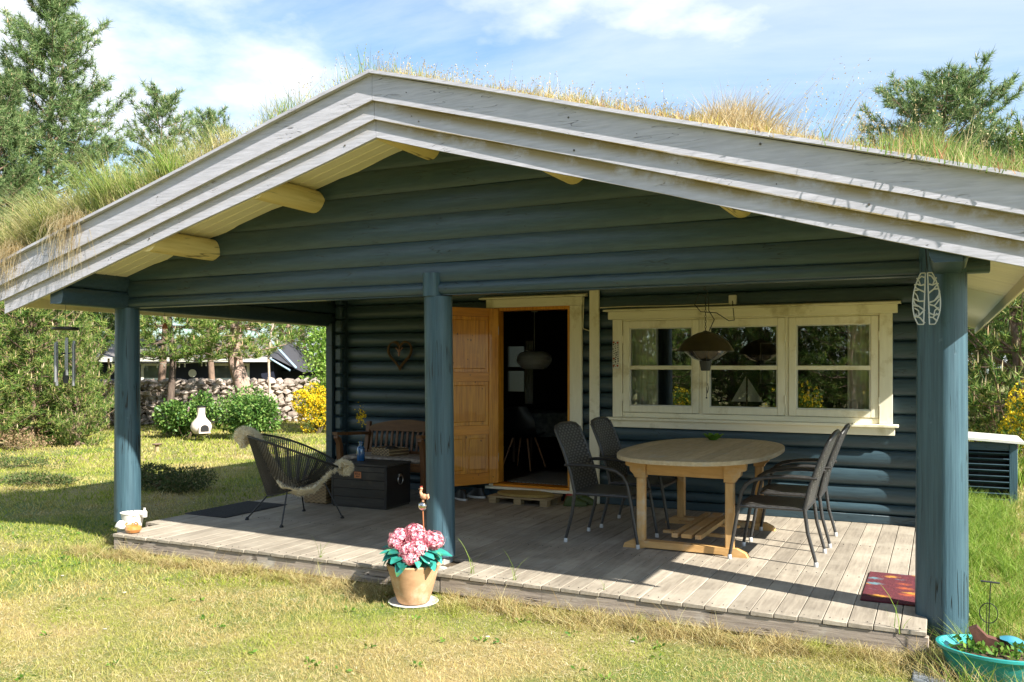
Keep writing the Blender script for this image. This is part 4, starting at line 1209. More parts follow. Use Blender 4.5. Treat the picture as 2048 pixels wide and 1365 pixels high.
# ---- bench
M['benchw'] = mat('dark_teak', (0.16, 0.075, 0.030), (0.09, 0.04, 0.016), rough=0.5, scale=(1, 6, 8), ns=4, bump=0.2, rnd=0.1)
M['benchv'] = mat('dark_teak_upright', (0.16, 0.075, 0.030), (0.09, 0.04, 0.016), rough=0.5, scale=(8, 8, 1), ns=4, bump=0.2, rnd=0.1)
bn = thing('wooden_bench', 'dark brown wooden bench with curved back rail against the blue log wall', 'bench', (1.05, 3.05, 0))
bx0, bx1 = 0.45, 1.66
for x in (bx0, bx1 - 0.055):
    part('leg', MB().prism([(2.76, 0.0), (2.815, 0.0), (2.815, 0.42), (2.80, 0.60), (2.76, 0.70), (2.70, 0.735), (2.69, 0.70), (2.735, 0.64), (2.755, 0.42)], 0, x, x + 0.055), M['benchv'], bn)
    part('leg', MB().prism([(3.28, 0), (3.335, 0), (3.335, 0.45), (3.40, 0.86), (3.35, 0.86), (3.28, 0.45)], 0, x, x + 0.05), M['benchv'], bn)
    part('armrest', MB().prism([(2.68, 0.736), (3.33, 0.70), (3.33, 0.735), (2.68, 0.772)], 0, x - 0.008, x + 0.063), M['benchv'], bn)
    part('side_rail', MB().box((x + 0.01, 2.82, 0.36), (x + 0.04, 3.28, 0.42)), M['benchw'], bn)
for k in range(5):
    y = 2.76 + k * 0.105
    part('seat_slat', MB().box((bx0 + 0.056, y, 0.422), (bx1 - 0.056, y + 0.09, 0.44), 0.004), M['benchw'], bn)
part('front_rail', MB().box((bx0 + 0.056, 2.765, 0.345), (bx1 - 0.056, 2.79, 0.42), 0.004), M['benchw'], bn)
prof = []
for k in range(17):
    t = k / 16; prof.append((bx0 + 0.05 + (bx1 - bx0 - 0.1) * t, 0.80 + 0.095 * math.sin(math.pi * t) ** 0.8))
for k in range(17):
    t = 1 - k / 16; prof.append((bx0 + 0.05 + (bx1 - bx0 - 0.1) * t, 0.745 + 0.01 * math.sin(math.pi * t)))
part('top_rail', MB().prism(prof, 1, 3.34, 3.37), M['benchw'], bn, smooth=False)
part('low_rail', MB().box((bx0 + 0.05, 3.30, 0.47), (bx1 - 0.05, 3.325, 0.52), 0.004), M['benchw'], bn)
for k in range(15):
    x = bx0 + 0.085 + k * (bx1 - bx0 - 0.17) / 14
    mb = MB().box((-0.016, -0.008, 0.0), (0.016, 0.008, 0.235), 0.003).xf(Matrix.Translation((x, 3.315, 0.521)) @ Matrix.Rotation(rad(-10), 4, 'X'))
    part('back_slat', mb, M['benchv'], bn)
M['cushion'] = mat('patterned_cushion', (0.34, 0.31, 0.27), (0.16, 0.12, 0.10), rough=0.9, ns=22, detail=2, bump=0.1, rnd=0, c3=(0.40, 0.36, 0.30), c3s=9)
cu = thing('bench_cushion', 'long pale patterned seat cushion lying on the wooden bench', 'cushion', (1.05, 3.0, 0.441))
part('pad', MB().box((bx0 + 0.06, 2.765, 0.442), (bx1 - 0.06, 3.27, 0.492), 0.02), M['cushion'], cu)
tr_ = thing('wicker_tray', 'shallow square wicker tray with cloth on the bench cushion', 'tray', (0.98, 3.08, 0.493), rad(-20))
mt = MB().box((-0.17, -0.13, 0), (0.17, 0.13, 0.012)).box((-0.18, -0.14, 0.0), (-0.165, 0.14, 0.085)).box((0.165, -0.14, 0.0), (0.18, 0.14, 0.085)).box((-0.165, -0.14, 0.0), (0.165, -0.127, 0.085)).box((-0.165, 0.127, 0.0), (0.165, 0.14, 0.085))
part('woven_body', mt, M['wicker'], tr_, local=True)
part('folded_cloth', MB().ball((0.03, 0, 0.06), (0.10, 0.08, 0.045), 14, 8, 0.25, 3), M['iron'], tr_, local=True)

# ---- heart wreath
hw = thing('heart_wreath', 'heart shaped twig wreath hung on the blue log wall above the bench', 'wreath', (0.77, WY - 0.08, 1.50))
hp = []
for k in range(40):
    t = 2 * math.pi * k / 40
    x = 16 * math.sin(t) ** 3; z = 13 * math.cos(t) - 5 * math.cos(2 * t) - 2 * math.cos(3 * t) - math.cos(4 * t)
    hp.append(Vector((x / 17 * 0.185, 0, (z + 17) / 29 * 0.35)))
rs = random.Random(4)
for q in range(6):
    ph = q * 1.047
    pts = [p + Vector((0.010 * math.cos(ph + i * 0.55), 0.010 * math.sin(ph + i * 0.55) + 0.0, 0.008 * math.sin(ph + i * 0.4))) for i, p in enumerate(hp)]
    part('twig', MB().tube(pts, 0.0058, 5, closed=True), mat('wreath_twig', (0.16, 0.09, 0.035), (0.09, 0.05, 0.02), rough=0.8, ns=30, bump=0.3, rnd=0.2) if q == 0 else bpy.data.materials['wreath_twig'], hw, local=True)
part('hanging_charm', MB().tube([(0, -0.01, 0.30), (0, -0.012, 0.25)], 0.003, 5).ball((0, -0.02, 0.235), (0.022, 0.016, 0.02), 10, 7).ball((0, -0.02, 0.195), (0.014, 0.012, 0.028), 10, 7).tube([(-0.05, -0.015, 0.275), (-0.02, -0.02, 0.25), (0, -0.02, 0.24), (0.03, -0.02, 0.25), (0.055, -0.015, 0.28)], 0.006, 6), mat('pink_clay', (0.42, 0.22, 0.17), rough=0.6, bump=0.1, rnd=0), hw, local=True)

# ---- plaque on the window casing
pl = thing('mosaic_plaque', 'narrow white openwork plaque with red and black flowers on the window casing', 'plaque', (3.625, WY - 0.086, 1.52))
part('panel', MB().box((-0.038, -0.006, 0), (0.038, 0.0, 0.31), 0.002), M['white'], pl, local=True)
dk = MB(); rd = MB()
for k in range(34):
    x = (k % 3 - 1) * 0.024 + rs.uniform(-0.006, 0.006); z = 0.015 + (k / 34) * 0.285
    r = rs.uniform(0.004, 0.010)
    dk.cyl((x, -0.0085, z), (x, -0.0062, z), r, n=6)
for (x, z) in ((-0.022, 0.29), (0.022, 0.285), (-0.02, 0.11), (-0.022, 0.03), (0.022, 0.03)):
    rd.cyl((x, -0.011, z), (x, -0.0086, z), 0.012, n=8)
part('dark_dots', dk, M['iron'], pl, local=True)
part('red_dots', rd, mat('red_print', (0.42, 0.10, 0.06), rough=0.6, bump=0, rnd=0), pl, local=True)

# ---- mats
def mat_mat():
    m = mat('red_coir', (0.12, 0.018, 0.026), (0.06, 0.010, 0.016), rough=1, ns=60, detail=3, bump=1.0, bstr=0.006, rnd=0)
    nt = m.node_tree; N = nt.nodes; L = nt.links; bs = [n for n in N if n.type == 'BSDF_PRINCIPLED'][0]
    src = bs.inputs['Base Color'].links[0].from_socket
    g = N.new('ShaderNodeNewGeometry'); mp = N.new('ShaderNodeMapping'); mp.inputs['Scale'].default_value = (5.5, 8.5, 1); mp.inputs['Location'].default_value = (0.3, 0.2, 0)
    L.new(g.outputs['Position'], mp.inputs[0]); v = N.new('ShaderNodeTexVoronoi'); v.inputs['Scale'].default_value = 1.0; L.new(mp.outputs[0], v.inputs['Vector'])
    nz = N.new('ShaderNodeTexNoise'); nz.inputs['Scale'].default_value = 40; L.new(g.outputs['Position'], nz.inputs['Vector'])
    ad = N.new('ShaderNodeMath'); ad.operation = 'MULTIPLY_ADD'; ad.inputs[1].default_value = 0.5; L.new(nz.outputs['Fac'], ad.inputs[0]); L.new(v.outputs['Distance'], ad.inputs[2])
    r = N.new('ShaderNodeMapRange'); r.inputs[1].default_value = 0.66; r.inputs[2].default_value = 0.40; r.inputs[4].default_value = 0.75; L.new(ad.outputs[0], r.inputs[0])
    cr = N.new('ShaderNodeValToRGB'); cr.color_ramp.interpolation = 'CONSTANT'; el = cr.color_ramp.elements
    el[0].color = (0.55, 0.27, 0.03, 1); el[1].position = 0.5; el[1].color = (0.10, 0.24, 0.28, 1); e = el.new(0.75); e.color = (0.42, 0.09, 0.02, 1)
    sp = N.new('ShaderNodeSeparateColor'); L.new(v.outputs['Color'], sp.inputs[0]); L.new(sp.outputs[0], cr.inputs[0])
    mx_ = N.new('ShaderNodeMix'); mx_.data_type = 'RGBA'; L.new(r.outputs[0], mx_.inputs[0]); L.new(src, mx_.inputs[6]); L.new(cr.outputs[0], mx_.inputs[7]); L.new(mx_.outputs[2], bs.inputs['Base Color'])
    return m
dm = part('doormat', MB().box((6.385, 0.56, 0.001), (6.83, 1.43, 0.012), 0.004), mat_mat(), None)
tag(dm, 'dark red doormat with bright flowers on the sunny deck by the thick post', 'doormat', None, 'thing')
M['rubber'] = mat('black_rubber', (0.020, 0.020, 0.024), rough=0.7, ns=30, bump=0.6, rnd=0)
rm = thing('rubber_mat', 'black rubber mat at the left edge of the deck in front of the string chair', 'mat', (0.0, 1.55, 0))
part('mat_base', MB().box((-0.24, 1.08, 0.001), (0.33, 2.02, 0.009), 0.003), M['rubber'], rm)
rb = MB()
for k in range(30): rb.box((-0.22, 1.10 + k * 0.0305, 0.0095), (0.31, 1.10 + k * 0.0305 + 0.012, 0.013))
part('rib_rows', rb, M['rubber'], rm)

# ---- pallet step with a tan mat, shoes
ps_ = thing('pallet_step', 'small pallet wood step lying on the deck in front of the doorway', 'step', (2.63, 3.35, 0))
M['pallet'] = mat('pallet_wood', (0.36, 0.27, 0.15), (0.24, 0.17, 0.09), rough=0.8, scale=(1, 8, 8), ns=5, bump=0.4, rnd=0.1)
for k in range(4):
    y = 3.14 + k * 0.115
    part('board', MB().box((2.26, y, 0.065), (3.0, y + 0.10, 0.085), 0.003), M['pallet'], ps_)
for x in (2.27, 2.58, 2.90):
    for y in (3.15, 3.45):
        part('block', MB().box((x, y, 0.0), (x + 0.09, y + 0.10, 0.064), 0.003), M['pallet'], ps_)
om = part('oval_mat', MB().lathe([(0.98, 0), (1.0, 0.006), (1.0, 0.02), (0.97, 0.028)], (0, 0, 0), 40).xf(Matrix.Translation((2.64, 3.34, 0.086)) @ Matrix.Diagonal((0.345, 0.19, 1, 1))), mat('tan_foam', (0.38, 0.27, 0.09), (0.30, 0.20, 0.06), rough=0.8, ns=25, bump=0.3, rnd=0), None)
tag(om, 'oval tan mat on top of the pallet step by the door', 'mat', None, 'thing')
M['sole'] = mat('white_sole', (0.65, 0.65, 0.63), rough=0.6, bump=0, rnd=0)
M['boot'] = mat('green_boot', (0.06, 0.09, 0.02), rough=0.4, bump=0.05, rnd=0)
M['redshoe'] = mat('red_shoe', (0.40, 0.05, 0.03), rough=0.5, bump=0, rnd=0)
def shoe(label, loc, rz, m, high=0.07, sole='sole'):
    t = thing('shoe', label, 'shoe', loc, rz)
    sp = []
    for k in range(20):
        an = 2 * math.pi * k / 20; sp.append((0.135 * math.cos(an), (0.045 - 0.008 * math.cos(an)) * math.sin(an)))
    part('sole', MB().prism(sp, 2, 0, 0.022), M[sole], t, local=True)
    up = MB(); lv = [(1.0, 0.022), (0.97, 0.045), (0.80, 0.065)]
    up.v = [(x * 0.96, y * 0.94, 0.022) for x, y in sp] + [(x * 0.93, y * 0.92, 0.05) for x, y in sp] + [(-0.05 + (x + 0.05) * 0.6, y * 0.75, 0.05 + high) if x < 0.06 else (0.02, y * 0.75, 0.05 + high * 0.8) for x, y in sp]
    for j in range(2):
        for k in range(20):
            l = (k + 1) % 20; up.f.append((j * 20 + k, j * 20 + l, j * 20 + 20 + l, j * 20 + 20 + k))
    up.f.append(tuple(range(40, 60)))
    part('upper', up, m, t, local=True, ang=80)
    return t
shoe('black shoe with white sole under the open orange door, the nearer of two', (1.86, 3.22, 0), rad(150), M['iron'])
shoe('black shoe with white sole under the open orange door, against the wall', (1.95, 3.44, 0), rad(170), M['iron'])
shoe('olive green clog on the deck beside the pallet step', (3.24, 3.36, 0), rad(20), M['boot'], 0.06, 'boot')
shoe('second olive green clog on the deck, closer to the log wall', (3.30, 3.50, 0), rad(5), M['boot'], 0.06, 'boot')
shoe('red slipper standing at the wall below the cream door casing', (3.14, 3.57, 0.0), rad(-10), M['redshoe'], 0.05, 'redshoe')

# ---- inside the room
M['lampw'] = mat('white_pleated_paper', (0.90, 0.90, 0.90), rough=0.8, bump=0, rnd=0, trans=0.4)
pn = thing('pendant_lamp', 'white pleated pendant lamp hanging inside the open doorway', 'pendant lamp', (1.76, 5.5, 1.50))
part('shade', MB().lathe([(0.12, 0), (0.17, 0.015), (0.225, 0.075), (0.25, 0.125), (0.235, 0.19), (0.19, 0.235), (0.12, 0.255)], n=72, wob=0.035), M['lampw'], pn, local=True, ang=15)
part('cable', MB().tube([(0, 0, 0.25), (0, 0, 0.88)], 0.006, 6), M['white'], pn, local=True)
part('ceiling_rose', MB().lathe([(0.045, 0.80), (0.05, 0.82), (0.05, 0.895)], n=16), M['white'], pn, local=True)
M['cloth'] = mat('patterned_cloth', (0.16, 0.17, 0.16), (0.05, 0.06, 0.07), rough=0.9, ns=18, detail=3, bump=0.1, rnd=0)
rt = thing('indoor_table', 'table under a long grey patterned cloth inside the room', 'table', (1.75, 6.2, 0.14))
tcl = MB(); n = 64
for j, (r, z) in enumerate(((0.0, 0.76), (0.62, 0.76), (0.66, 0.745), (0.68, 0.6), (0.70, 0.42))):
    for k in range(n):
        an = 2 * math.pi * k / n; rr2 = r * (1 + (0.035 * (j - 1) / 3 * math.sin(an * 12) if j > 1 else 0)); tcl.v.append((1.3 * rr2 * math.cos(an), rr2 * math.sin(an), z))
for j in range(4):
    for k in range(n):
        l = (k + 1) % n; tcl.f.append((j * n + k, j * n + l, (j + 1) * n + l, (j + 1) * n + k))
part('tablecloth', tcl, M['cloth'], rt, local=True)
for (x, y) in ((-0.5, -0.3), (0.5, -0.3), (-0.5, 0.3), (0.5, 0.3)):
    part('leg', MB().cyl((x, y, 0), (x, y, 0.75), 0.025), M['benchv'], rt, local=True)
ic = thing('shell_chair', 'dark moulded shell chair with slanted wooden legs inside the doorway', 'chair', (1.72, 5.25, 0.14), rad(90))
sh_ = MB(); nu, nv = 14, 14
for j in range(nv + 1):
    t = j / nv
    cx = np.interp(t, [0, 0.25, 0.5, 0.65, 1], [0.24, 0.20, -0.10, -0.20, -0.27]); cz = np.interp(t, [0, 0.25, 0.5, 0.65, 1], [0.43, 0.45, 0.43, 0.52, 0.86])
    w = np.interp(t, [0, 0.2, 0.5, 0.8, 1], [0.16, 0.23, 0.25, 0.23, 0.12])
    for i in range(nu + 1):
        u = -1 + 2 * i / nu
        sh_.v.append((cx + 0.09 * u * u * t, u * w, cz + 0.05 * u * u * (1 - t)))
for j in range(nv):
    for i in range(nu):
        a = j * (nu + 1) + i; sh_.f.append((a, a + 1, a + nu + 2, a + nu + 1))
part('seat_shell', sh_, M['iron'], ic, local=True, ang=180)
for (x, y) in ((0.24, 0.22), (0.24, -0.22), (-0.26, 0.22), (-0.26, -0.22)):
    part('leg', MB().tube([(x * 0.5, y * 0.5, 0.42), (x, y, 0.0)], [0.014, 0.010], 8), mat('beech_leg', (0.45, 0.22, 0.10), rough=0.5, bump=0, rnd=0) if 'beech_leg' not in bpy.data.materials else bpy.data.materials['beech_leg'], ic, local=True)
def rug_mat():
    m = mat('rug_dark', (0.012, 0.012, 0.012), rough=1, ns=30, bump=0.2, rnd=0)
    nt = m.node_tree; N = nt.nodes; L = nt.links; bs = [n for n in N if n.type == 'BSDF_PRINCIPLED'][0]
    g = N.new('ShaderNodeNewGeometry'); br = N.new('ShaderNodeTexBrick'); br.inputs['Scale'].default_value = 11; br.inputs['Mortar Size'].default_value = 0.035
    br.inputs['Color1'].default_value = (0.30, 0.28, 0.24, 1); br.inputs['Color2'].default_value = (0.25, 0.23, 0.20, 1); br.inputs['Mortar'].default_value = (0.01, 0.01, 0.01, 1)
    br.inputs['Brick Width'].default_value = 0.9; br.inputs['Row Height'].default_value = 0.4
    mp = N.new('ShaderNodeMapping'); mp.inputs['Rotation'].default_value = (0, 0, rad(45)); L.new(g.outputs['Position'], mp.inputs[0]); L.new(mp.outputs[0], br.inputs['Vector']); L.new(br.outputs[0], bs.inputs['Base Color'])
    return m
rg = part('rug', MB().box((2.12, WY + 0.20, 0.141), (3.05, WY + 1.3, 0.15), 0.003), rug_mat(), None)
tag(rg, 'black and white patterned rug on the floor just inside the door', 'rug', None, 'thing')
M['curtain'] = mat('grey_curtain', (0.86, 0.82, 0.68), (0.76, 0.72, 0.58), rough=0.95, bump=0, rnd=0, trans=0.08)
def curtain(x0, x1, y, z0, z1, label, amp=0.016, n=60, wl_=5):
    mb = MB()
    for j in range(2):
        for i in range(n + 1):
            t = i / n; x = x0 + (x1 - x0) * t
            for z in (z0, z1):
                mb.v.append((x, y + (0.003 if j else 0) + amp * math.sin(t * wl_ * 2 * math.pi + 0.6 * math.sin(t * 9)), z))
    s = 2 * (n + 1)
    for i in range(n):
        a = 2 * i; mb.f.append((a, a + 1, a + 3, a + 2)); mb.f.append((s + a, s + a + 2, s + a + 3, s + a + 1))
    for a in (0, 2 * n): mb.f.append((a, a + 1, s + a + 1, s + a))
    for i in range(n):
        a = 2 * i
        for b in (a, a + 1): mb.f.append((b, b + 2, s + b + 2, s + b))
    o = part('curtain', mb, M['curtain'], None, ang=60); tag(o, label, 'curtain', None, 'thing'); return o
curtain(3.66, 4.05, WY + 0.10, 0.95, 2.08, 'grey curtain gathered behind the left pane of the porch window')
curtain(6.02, 6.38, WY + 0.10, 0.95, 2.08, 'grey curtain gathered behind the right pane of the porch window')
curtain(0.47, 0.62, 7.93, 0.9, 1.98, 'narrow white curtain beside the rear window, seen through the doorway', 0.02, 30, 3)
sb = thing('toy_sailboat', 'small wooden sailboat with pale sails on the window sill behind the middle pane', 'sailboat', (5.02, WY + 0.09, 0.98))
part('hull', MB().prism([(-0.13, 0.05), (-0.10, 0.0), (0.11, 0.0), (0.17, 0.055)], 1, -0.022, 0.022), M['benchw'], sb, local=True)
part('mast', MB().cyl((0, 0, 0.05), (0, 0, 0.47), 0.004, n=6), M['benchv'], sb, local=True)
M['sailc'] = mat('sail_cloth', (0.82, 0.78, 0.64), rough=0.9, bump=0, rnd=0)
part('sail', MB().prism([(-0.16, 0.19), (-0.008, 0.19), (-0.008, 0.46)], 1, -0.002, 0.002), M['sailc'], sb, local=True, smooth=False)
part('sail', MB().prism([(0.012, 0.19), (0.17, 0.19), (0.012, 0.44)], 1, -0.002, 0.002), M['sailc'], sb, local=True, smooth=False)
for (x, z, lb) in ((4.55, 1.75, 'upper'), (4.55, 1.42, 'lower')):
    pf = thing('picture_frame', 'small white picture frame on the dark room wall behind the middle pane, %s one' % lb, 'picture', (x, 7.96, z))
    part('frame', MB().box((-0.15, 0, -0.15), (0.15, 0.03, -0.13)).box((-0.15, 0, 0.13), (0.15, 0.03, 0.15)).box((-0.15, 0, -0.13), (-0.13, 0.03, 0.13)).box((0.13, 0, -0.13), (0.15, 0.03, 0.13)), M['white'], pf, local=True)
    part('print', MB().box((-0.13, 0.012, -0.13), (0.13, 0.02, 0.13)), M['cloth'], pf, local=True)

# ---- hydrangea pot
M['terra'] = mat('terracotta', (0.52, 0.31, 0.17), (0.40, 0.23, 0.12), rough=0.85, scale=(1, 1, 2), ns=9, detail=8, bump=0.4, c3=(0.56, 0.42, 0.29), c3s=7, c3t=(0.5, 0.65), rnd=0)
pot = thing('flower_pot', 'terracotta pot planted with pink hydrangea in front of the middle post', 'flower pot', (3.43, -0.25, GZ))
part('pot_body', MB().lathe([(0.105, 0.012), (0.115, 0.02), (0.135, 0.08), (0.158, 0.16), (0.178, 0.235), (0.190, 0.27), (0.196, 0.288), (0.190, 0.296), (0.176, 0.294), (0.168, 0.27), (0.160, 0.255)], n=40), M['terra'], pot, local=True)
part('saucer', MB().lathe([(0.12, -0.004), (0.165, 0.0), (0.183, 0.018), (0.178, 0.021), (0.160, 0.008), (0.12, 0.006)], n=36), M['white'], pot, local=True)
M['hleaf'] = mat('hydrangea_leaf', (0.04, 0.30, 0.27), (0.015, 0.13, 0.09), rough=0.35, ns=9, bump=0.5, rnd=0.45, c3=(0.10, 0.26, 0.06), c3s=12, c3t=(0.55, 0.65), spec=0.5, trans=0.15)
def petal_mat():
    return leafmat('hydrangea_pink', [(0.55, 0.07, 0.14), (0.76, 0.24, 0.32), (0.86, 0.48, 0.52), (0.88, 0.68, 0.67)], trans=0.3, rough=0.6)
M['petal'] = petal_mat()
heads = [(-0.13, 0.02, 0.465, 0.068), (-0.04, 0.08, 0.50, 0.065), (0.03, 0.02, 0.475, 0.07), (0.15, 0.02, 0.465, 0.075), (0.015, -0.10, 0.40, 0.068), (0.085, -0.09, 0.415, 0.07), (-0.07, -0.09, 0.345, 0.068), (0.06, -0.13, 0.36, 0.055), (-0.14, -0.02, 0.43, 0.05)]
for i, (x, y, z, r) in enumerate(heads):
    rr3 = np.random.default_rng(20 + i); k = 300
    d = unit(rr3.normal(size=(k, 3))); C = np.array([x, y, z]) + d * r * rr3.uniform(0.62, 1.16, (k, 1)) * [1.05, 1.05, 0.85]
    # every floret: four petals lying across the radius
    Vs = []; Ts = []
    for q in range(4):
        a1 = unit(np.cross(d, rr3.normal(size=(k, 3)))) if q == 0 else None
        if q == 0: A1 = a1; B1 = np.cross(d, A1)
        dr = A1 * math.cos(q * math.pi / 2) + B1 * math.sin(q * math.pi / 2); sd = A1 * math.cos(q * math.pi / 2 + math.pi / 2) + B1 * math.sin(q * math.pi / 2 + math.pi / 2)
        s = 0.0135
        V4 = np.stack([C, C + dr * s * 0.6 + sd * s * 0.45 + d * s * 0.15, C + dr * s * 1.05 + d * s * 0.05, C + dr * s * 0.6 - sd * s * 0.45 + d * s * 0.15], 1).reshape(-1, 3)
        Vs.append(V4); Ts.append((np.arange(k)[:, None, None] * 4 + np.array([[0, 1, 2], [0, 2, 3]])[None]).reshape(-1, 3))
    trimesh('flower_head', *join(*zip(Vs, Ts)), M['petal'], pot)
rs = random.Random(11)
def big_leaf(L_, w_, fold=0.25, droop=0.55):
    mb = MB(); n = 8
    for i in range(n + 1):
        t = i / n; w = w_ * math.sin(math.pi * min(1, t * 0.94 + 0.04)) ** 0.75
        z = -droop * L_ * t * t
        for v in (-1, -0.5, 0, 0.5, 1): mb.v.append((L_ * t, v * w, z + abs(v) * w * fold))
    for i in range(n):
        for j in range(4):
            a = i * 5 + j; mb.f.append((a, a + 1, a + 6, a + 5))
    return mb
for k in range(44):
    an = rs.uniform(0, 6.28); ring = k % 2
    if k < 14: an = -math.pi / 2 + (k - 6.5) / 6.5 * 1.9
    z = 0.30 + 0.05 * ring + rs.uniform(-0.01, 0.06); r0 = 0.09 + 0.03 * ring
    L_ = rs.uniform(0.10, 0.15)
    Mx = Matrix.Translation((r0 * math.cos(an), r0 * math.sin(an), z)) @ Matrix.Rotation(an + rs.uniform(-0.4, 0.4), 4, 'Z') @ Matrix.Rotation(rs.uniform(-0.6, 0.35), 4, 'Y') @ Matrix.Rotation(rs.uniform(-0.5, 0.5), 4, 'X')
    part('leaf', big_leaf(L_, L_ * 0.33).xf(Mx), M['hleaf'], pot, local=True, ang=180)
part('stems', MB().tube([(0, 0, 0.2), (0.02, -0.03, 0.42)], 0.006, 6).tube([(-0.03, 0, 0.2), (-0.11, 0.0, 0.44)], 0.005, 6).tube([(0.04, 0, 0.2), (0.13, 0.0, 0.44)], 0.005, 6).tube([(0.0, 0.03, 0.2), (-0.03, 0.06, 0.47)], 0.005, 6).tube([(0.02, -0.05, 0.2), (0.05, -0.09, 0.36)], 0.005, 6), M['boot'], pot, local=True)
part('potting_soil', MB().lathe([(0.01, 0.24), (0.155, 0.245), (0.15, 0.255), (0.01, 0.262)], n=24), M['soil'], pot, local=True)

# garden stake with rooster
gs = thing('garden_stake', 'garden stake with a mirrored ball and a small rooster standing in the flower pot', 'garden ornament', (3.50, -0.20, 0.08))
part('rod', MB().tube([(0, 0, -0.02), (-0.015, 0, 0.30), (-0.02, 0, 0.42)], 0.0045, 6), M['brass'], gs, local=True)
part('ball', MB().ball((-0.021, 0, 0.452), 0.034, 20, 14), mat('mirror_ball', (0.75, 0.68, 0.62), rough=0.08, metal=1, bump=0, rnd=0), gs, local=True)
M['rooster'] = mat('rooster_clay', (0.62, 0.36, 0.22), (0.48, 0.22, 0.12), rough=0.5, ns=20, bump=0.2, rnd=0)
rb = MB().ball((-0.012, 0, 0.518), (0.030, 0.018, 0.022), 12, 8).tube([(-0.024, 0, 0.52), (-0.040, 0, 0.548), (-0.036, 0, 0.568)], [0.016, 0.010, 0.010], 8).ball((-0.034, 0, 0.575), (0.012, 0.010, 0.011), 10, 7).tube([(0.005, 0, 0.52), (0.022, 0, 0.53), (0.026, 0, 0.512), (0.018, 0, 0.50)], [0.014, 0.012, 0.008, 0.004], 8)
rb.cyl((-0.02, 0, 0.484), (-0.014, 0, 0.502), 0.010, 0.006, 8)
rb.tube([(-0.044, 0, 0.574), (-0.058, 0, 0.571)], [0.004, 0.001], 6)
part('rooster', rb, M['rooster'], gs, local=True)
part('comb', MB().ball((-0.038, 0, 0.588), (0.009, 0.003, 0.006), 8, 5).ball((-0.030, 0, 0.589), (0.007, 0.003, 0.007), 8, 5), M['redshoe'], gs, local=True)

# stones on the sunk block by the middle post
M['stone'] = mat('pale_stone', (0.46, 0.42, 0.36), (0.34, 0.31, 0.27), rough=0.85, ns=18, bump=0.4, rnd=0.1)
for i, (x, y, r, lb) in enumerate(((3.40, 0.19, 0.050, 'pale rounded stone nearest the hydrangea on the sunk block by the middle post'), (3.47, 0.25, 0.042, 'pale rounded stone at the right end of the sunk block by the middle post'), (3.33, 0.24, 0.036, 'smaller pale stone tucked against the foot of the middle post'))):
    o = part('stone', MB().ball((0, 0, r * 0.6), (r * 1.25, r, r * 0.62), 12, 8, 0.16, i), M['stone'], None); o.location = (x, y, -0.056); tag(o, lb, 'stone', 'stones at the foot of the middle post', 'thing')

# bucket, clay piggy and white stone at the left post
bk_ = thing('white_bucket', 'white enamel bucket with shells at the foot of the left post', 'bucket', (0.03, 0.25, 0))
part('pail', MB().lathe([(0.075, 0.0), (0.08, 0.004), (0.105, 0.13), (0.112, 0.135), (0.112, 0.14), (0.100, 0.136), (0.09, 0.11)], n=30), M['white'], bk_, local=True)
part('handle', MB().tube([(-0.11 * math.cos(t), 0.0, 0.125 + 0.075 * math.sin(t)) for t in [math.pi * k / 12 for k in range(13)]], 0.003, 6).xf(Matrix.Rotation(rad(-50), 4, 'Y') @ Matrix.Identity(4)), M['steel'], bk_, local=True)
bk_.children[1].location = (-0.06, 0, 0.02)
for i, (x, y, z, r) in enumerate(((-0.03, -0.01, 0.145, 0.05), (0.04, 0.02, 0.15, 0.045), (0.0, -0.045, 0.14, 0.04))):
    part('shell', MB().ball((x, y, z), (r, r * 0.8, r * 0.55), 12, 8, 0.2, i), M['white'], bk_, local=True)
part('glass_flask', MB().lathe([(0.022, 0.12), (0.024, 0.125), (0.024, 0.17), (0.010, 0.19), (0.010, 0.205), (0.013, 0.207)], (0.075, 0.02, 0.0), 14), M['greenglass'] if False else M['white'], bk_, local=True)
cp = part('clay_jug', MB().lathe([(0.035, 0), (0.06, 0.008), (0.075, 0.035), (0.07, 0.06), (0.045, 0.078), (0.015, 0.083), (0.014, 0.092), (0.006, 0.094)], (0, 0, 0), 24).tube([(-0.05, -0.03, 0.06), (-0.055, -0.04, 0.085), (-0.04, -0.03, 0.092)], 0.008, 8).tube([(0.045, 0.0, 0.065), (0.06, 0.0, 0.095), (0.03, 0, 0.10)], 0.008, 8), mat('brown_glaze', (0.38, 0.13, 0.03), (0.50, 0.26, 0.08), rough=0.15, ns=14, bump=0, rnd=0, coat=0.8), None)
cp.location = (0.135, 0.115, 0.0); tag(cp, 'small round brown glazed clay jug in front of the white bucket', 'jug', None, 'thing')
ws_ = part('white_stone', MB().ball((0, 0, 0.045), (0.062, 0.055, 0.046), 14, 9, 0.18, 8), M['white'], None)
ws_.location = (-0.07, 0.16, 0.0); tag(ws_, 'white stone at the very corner of the deck beside the bucket', 'stone', None, 'thing')

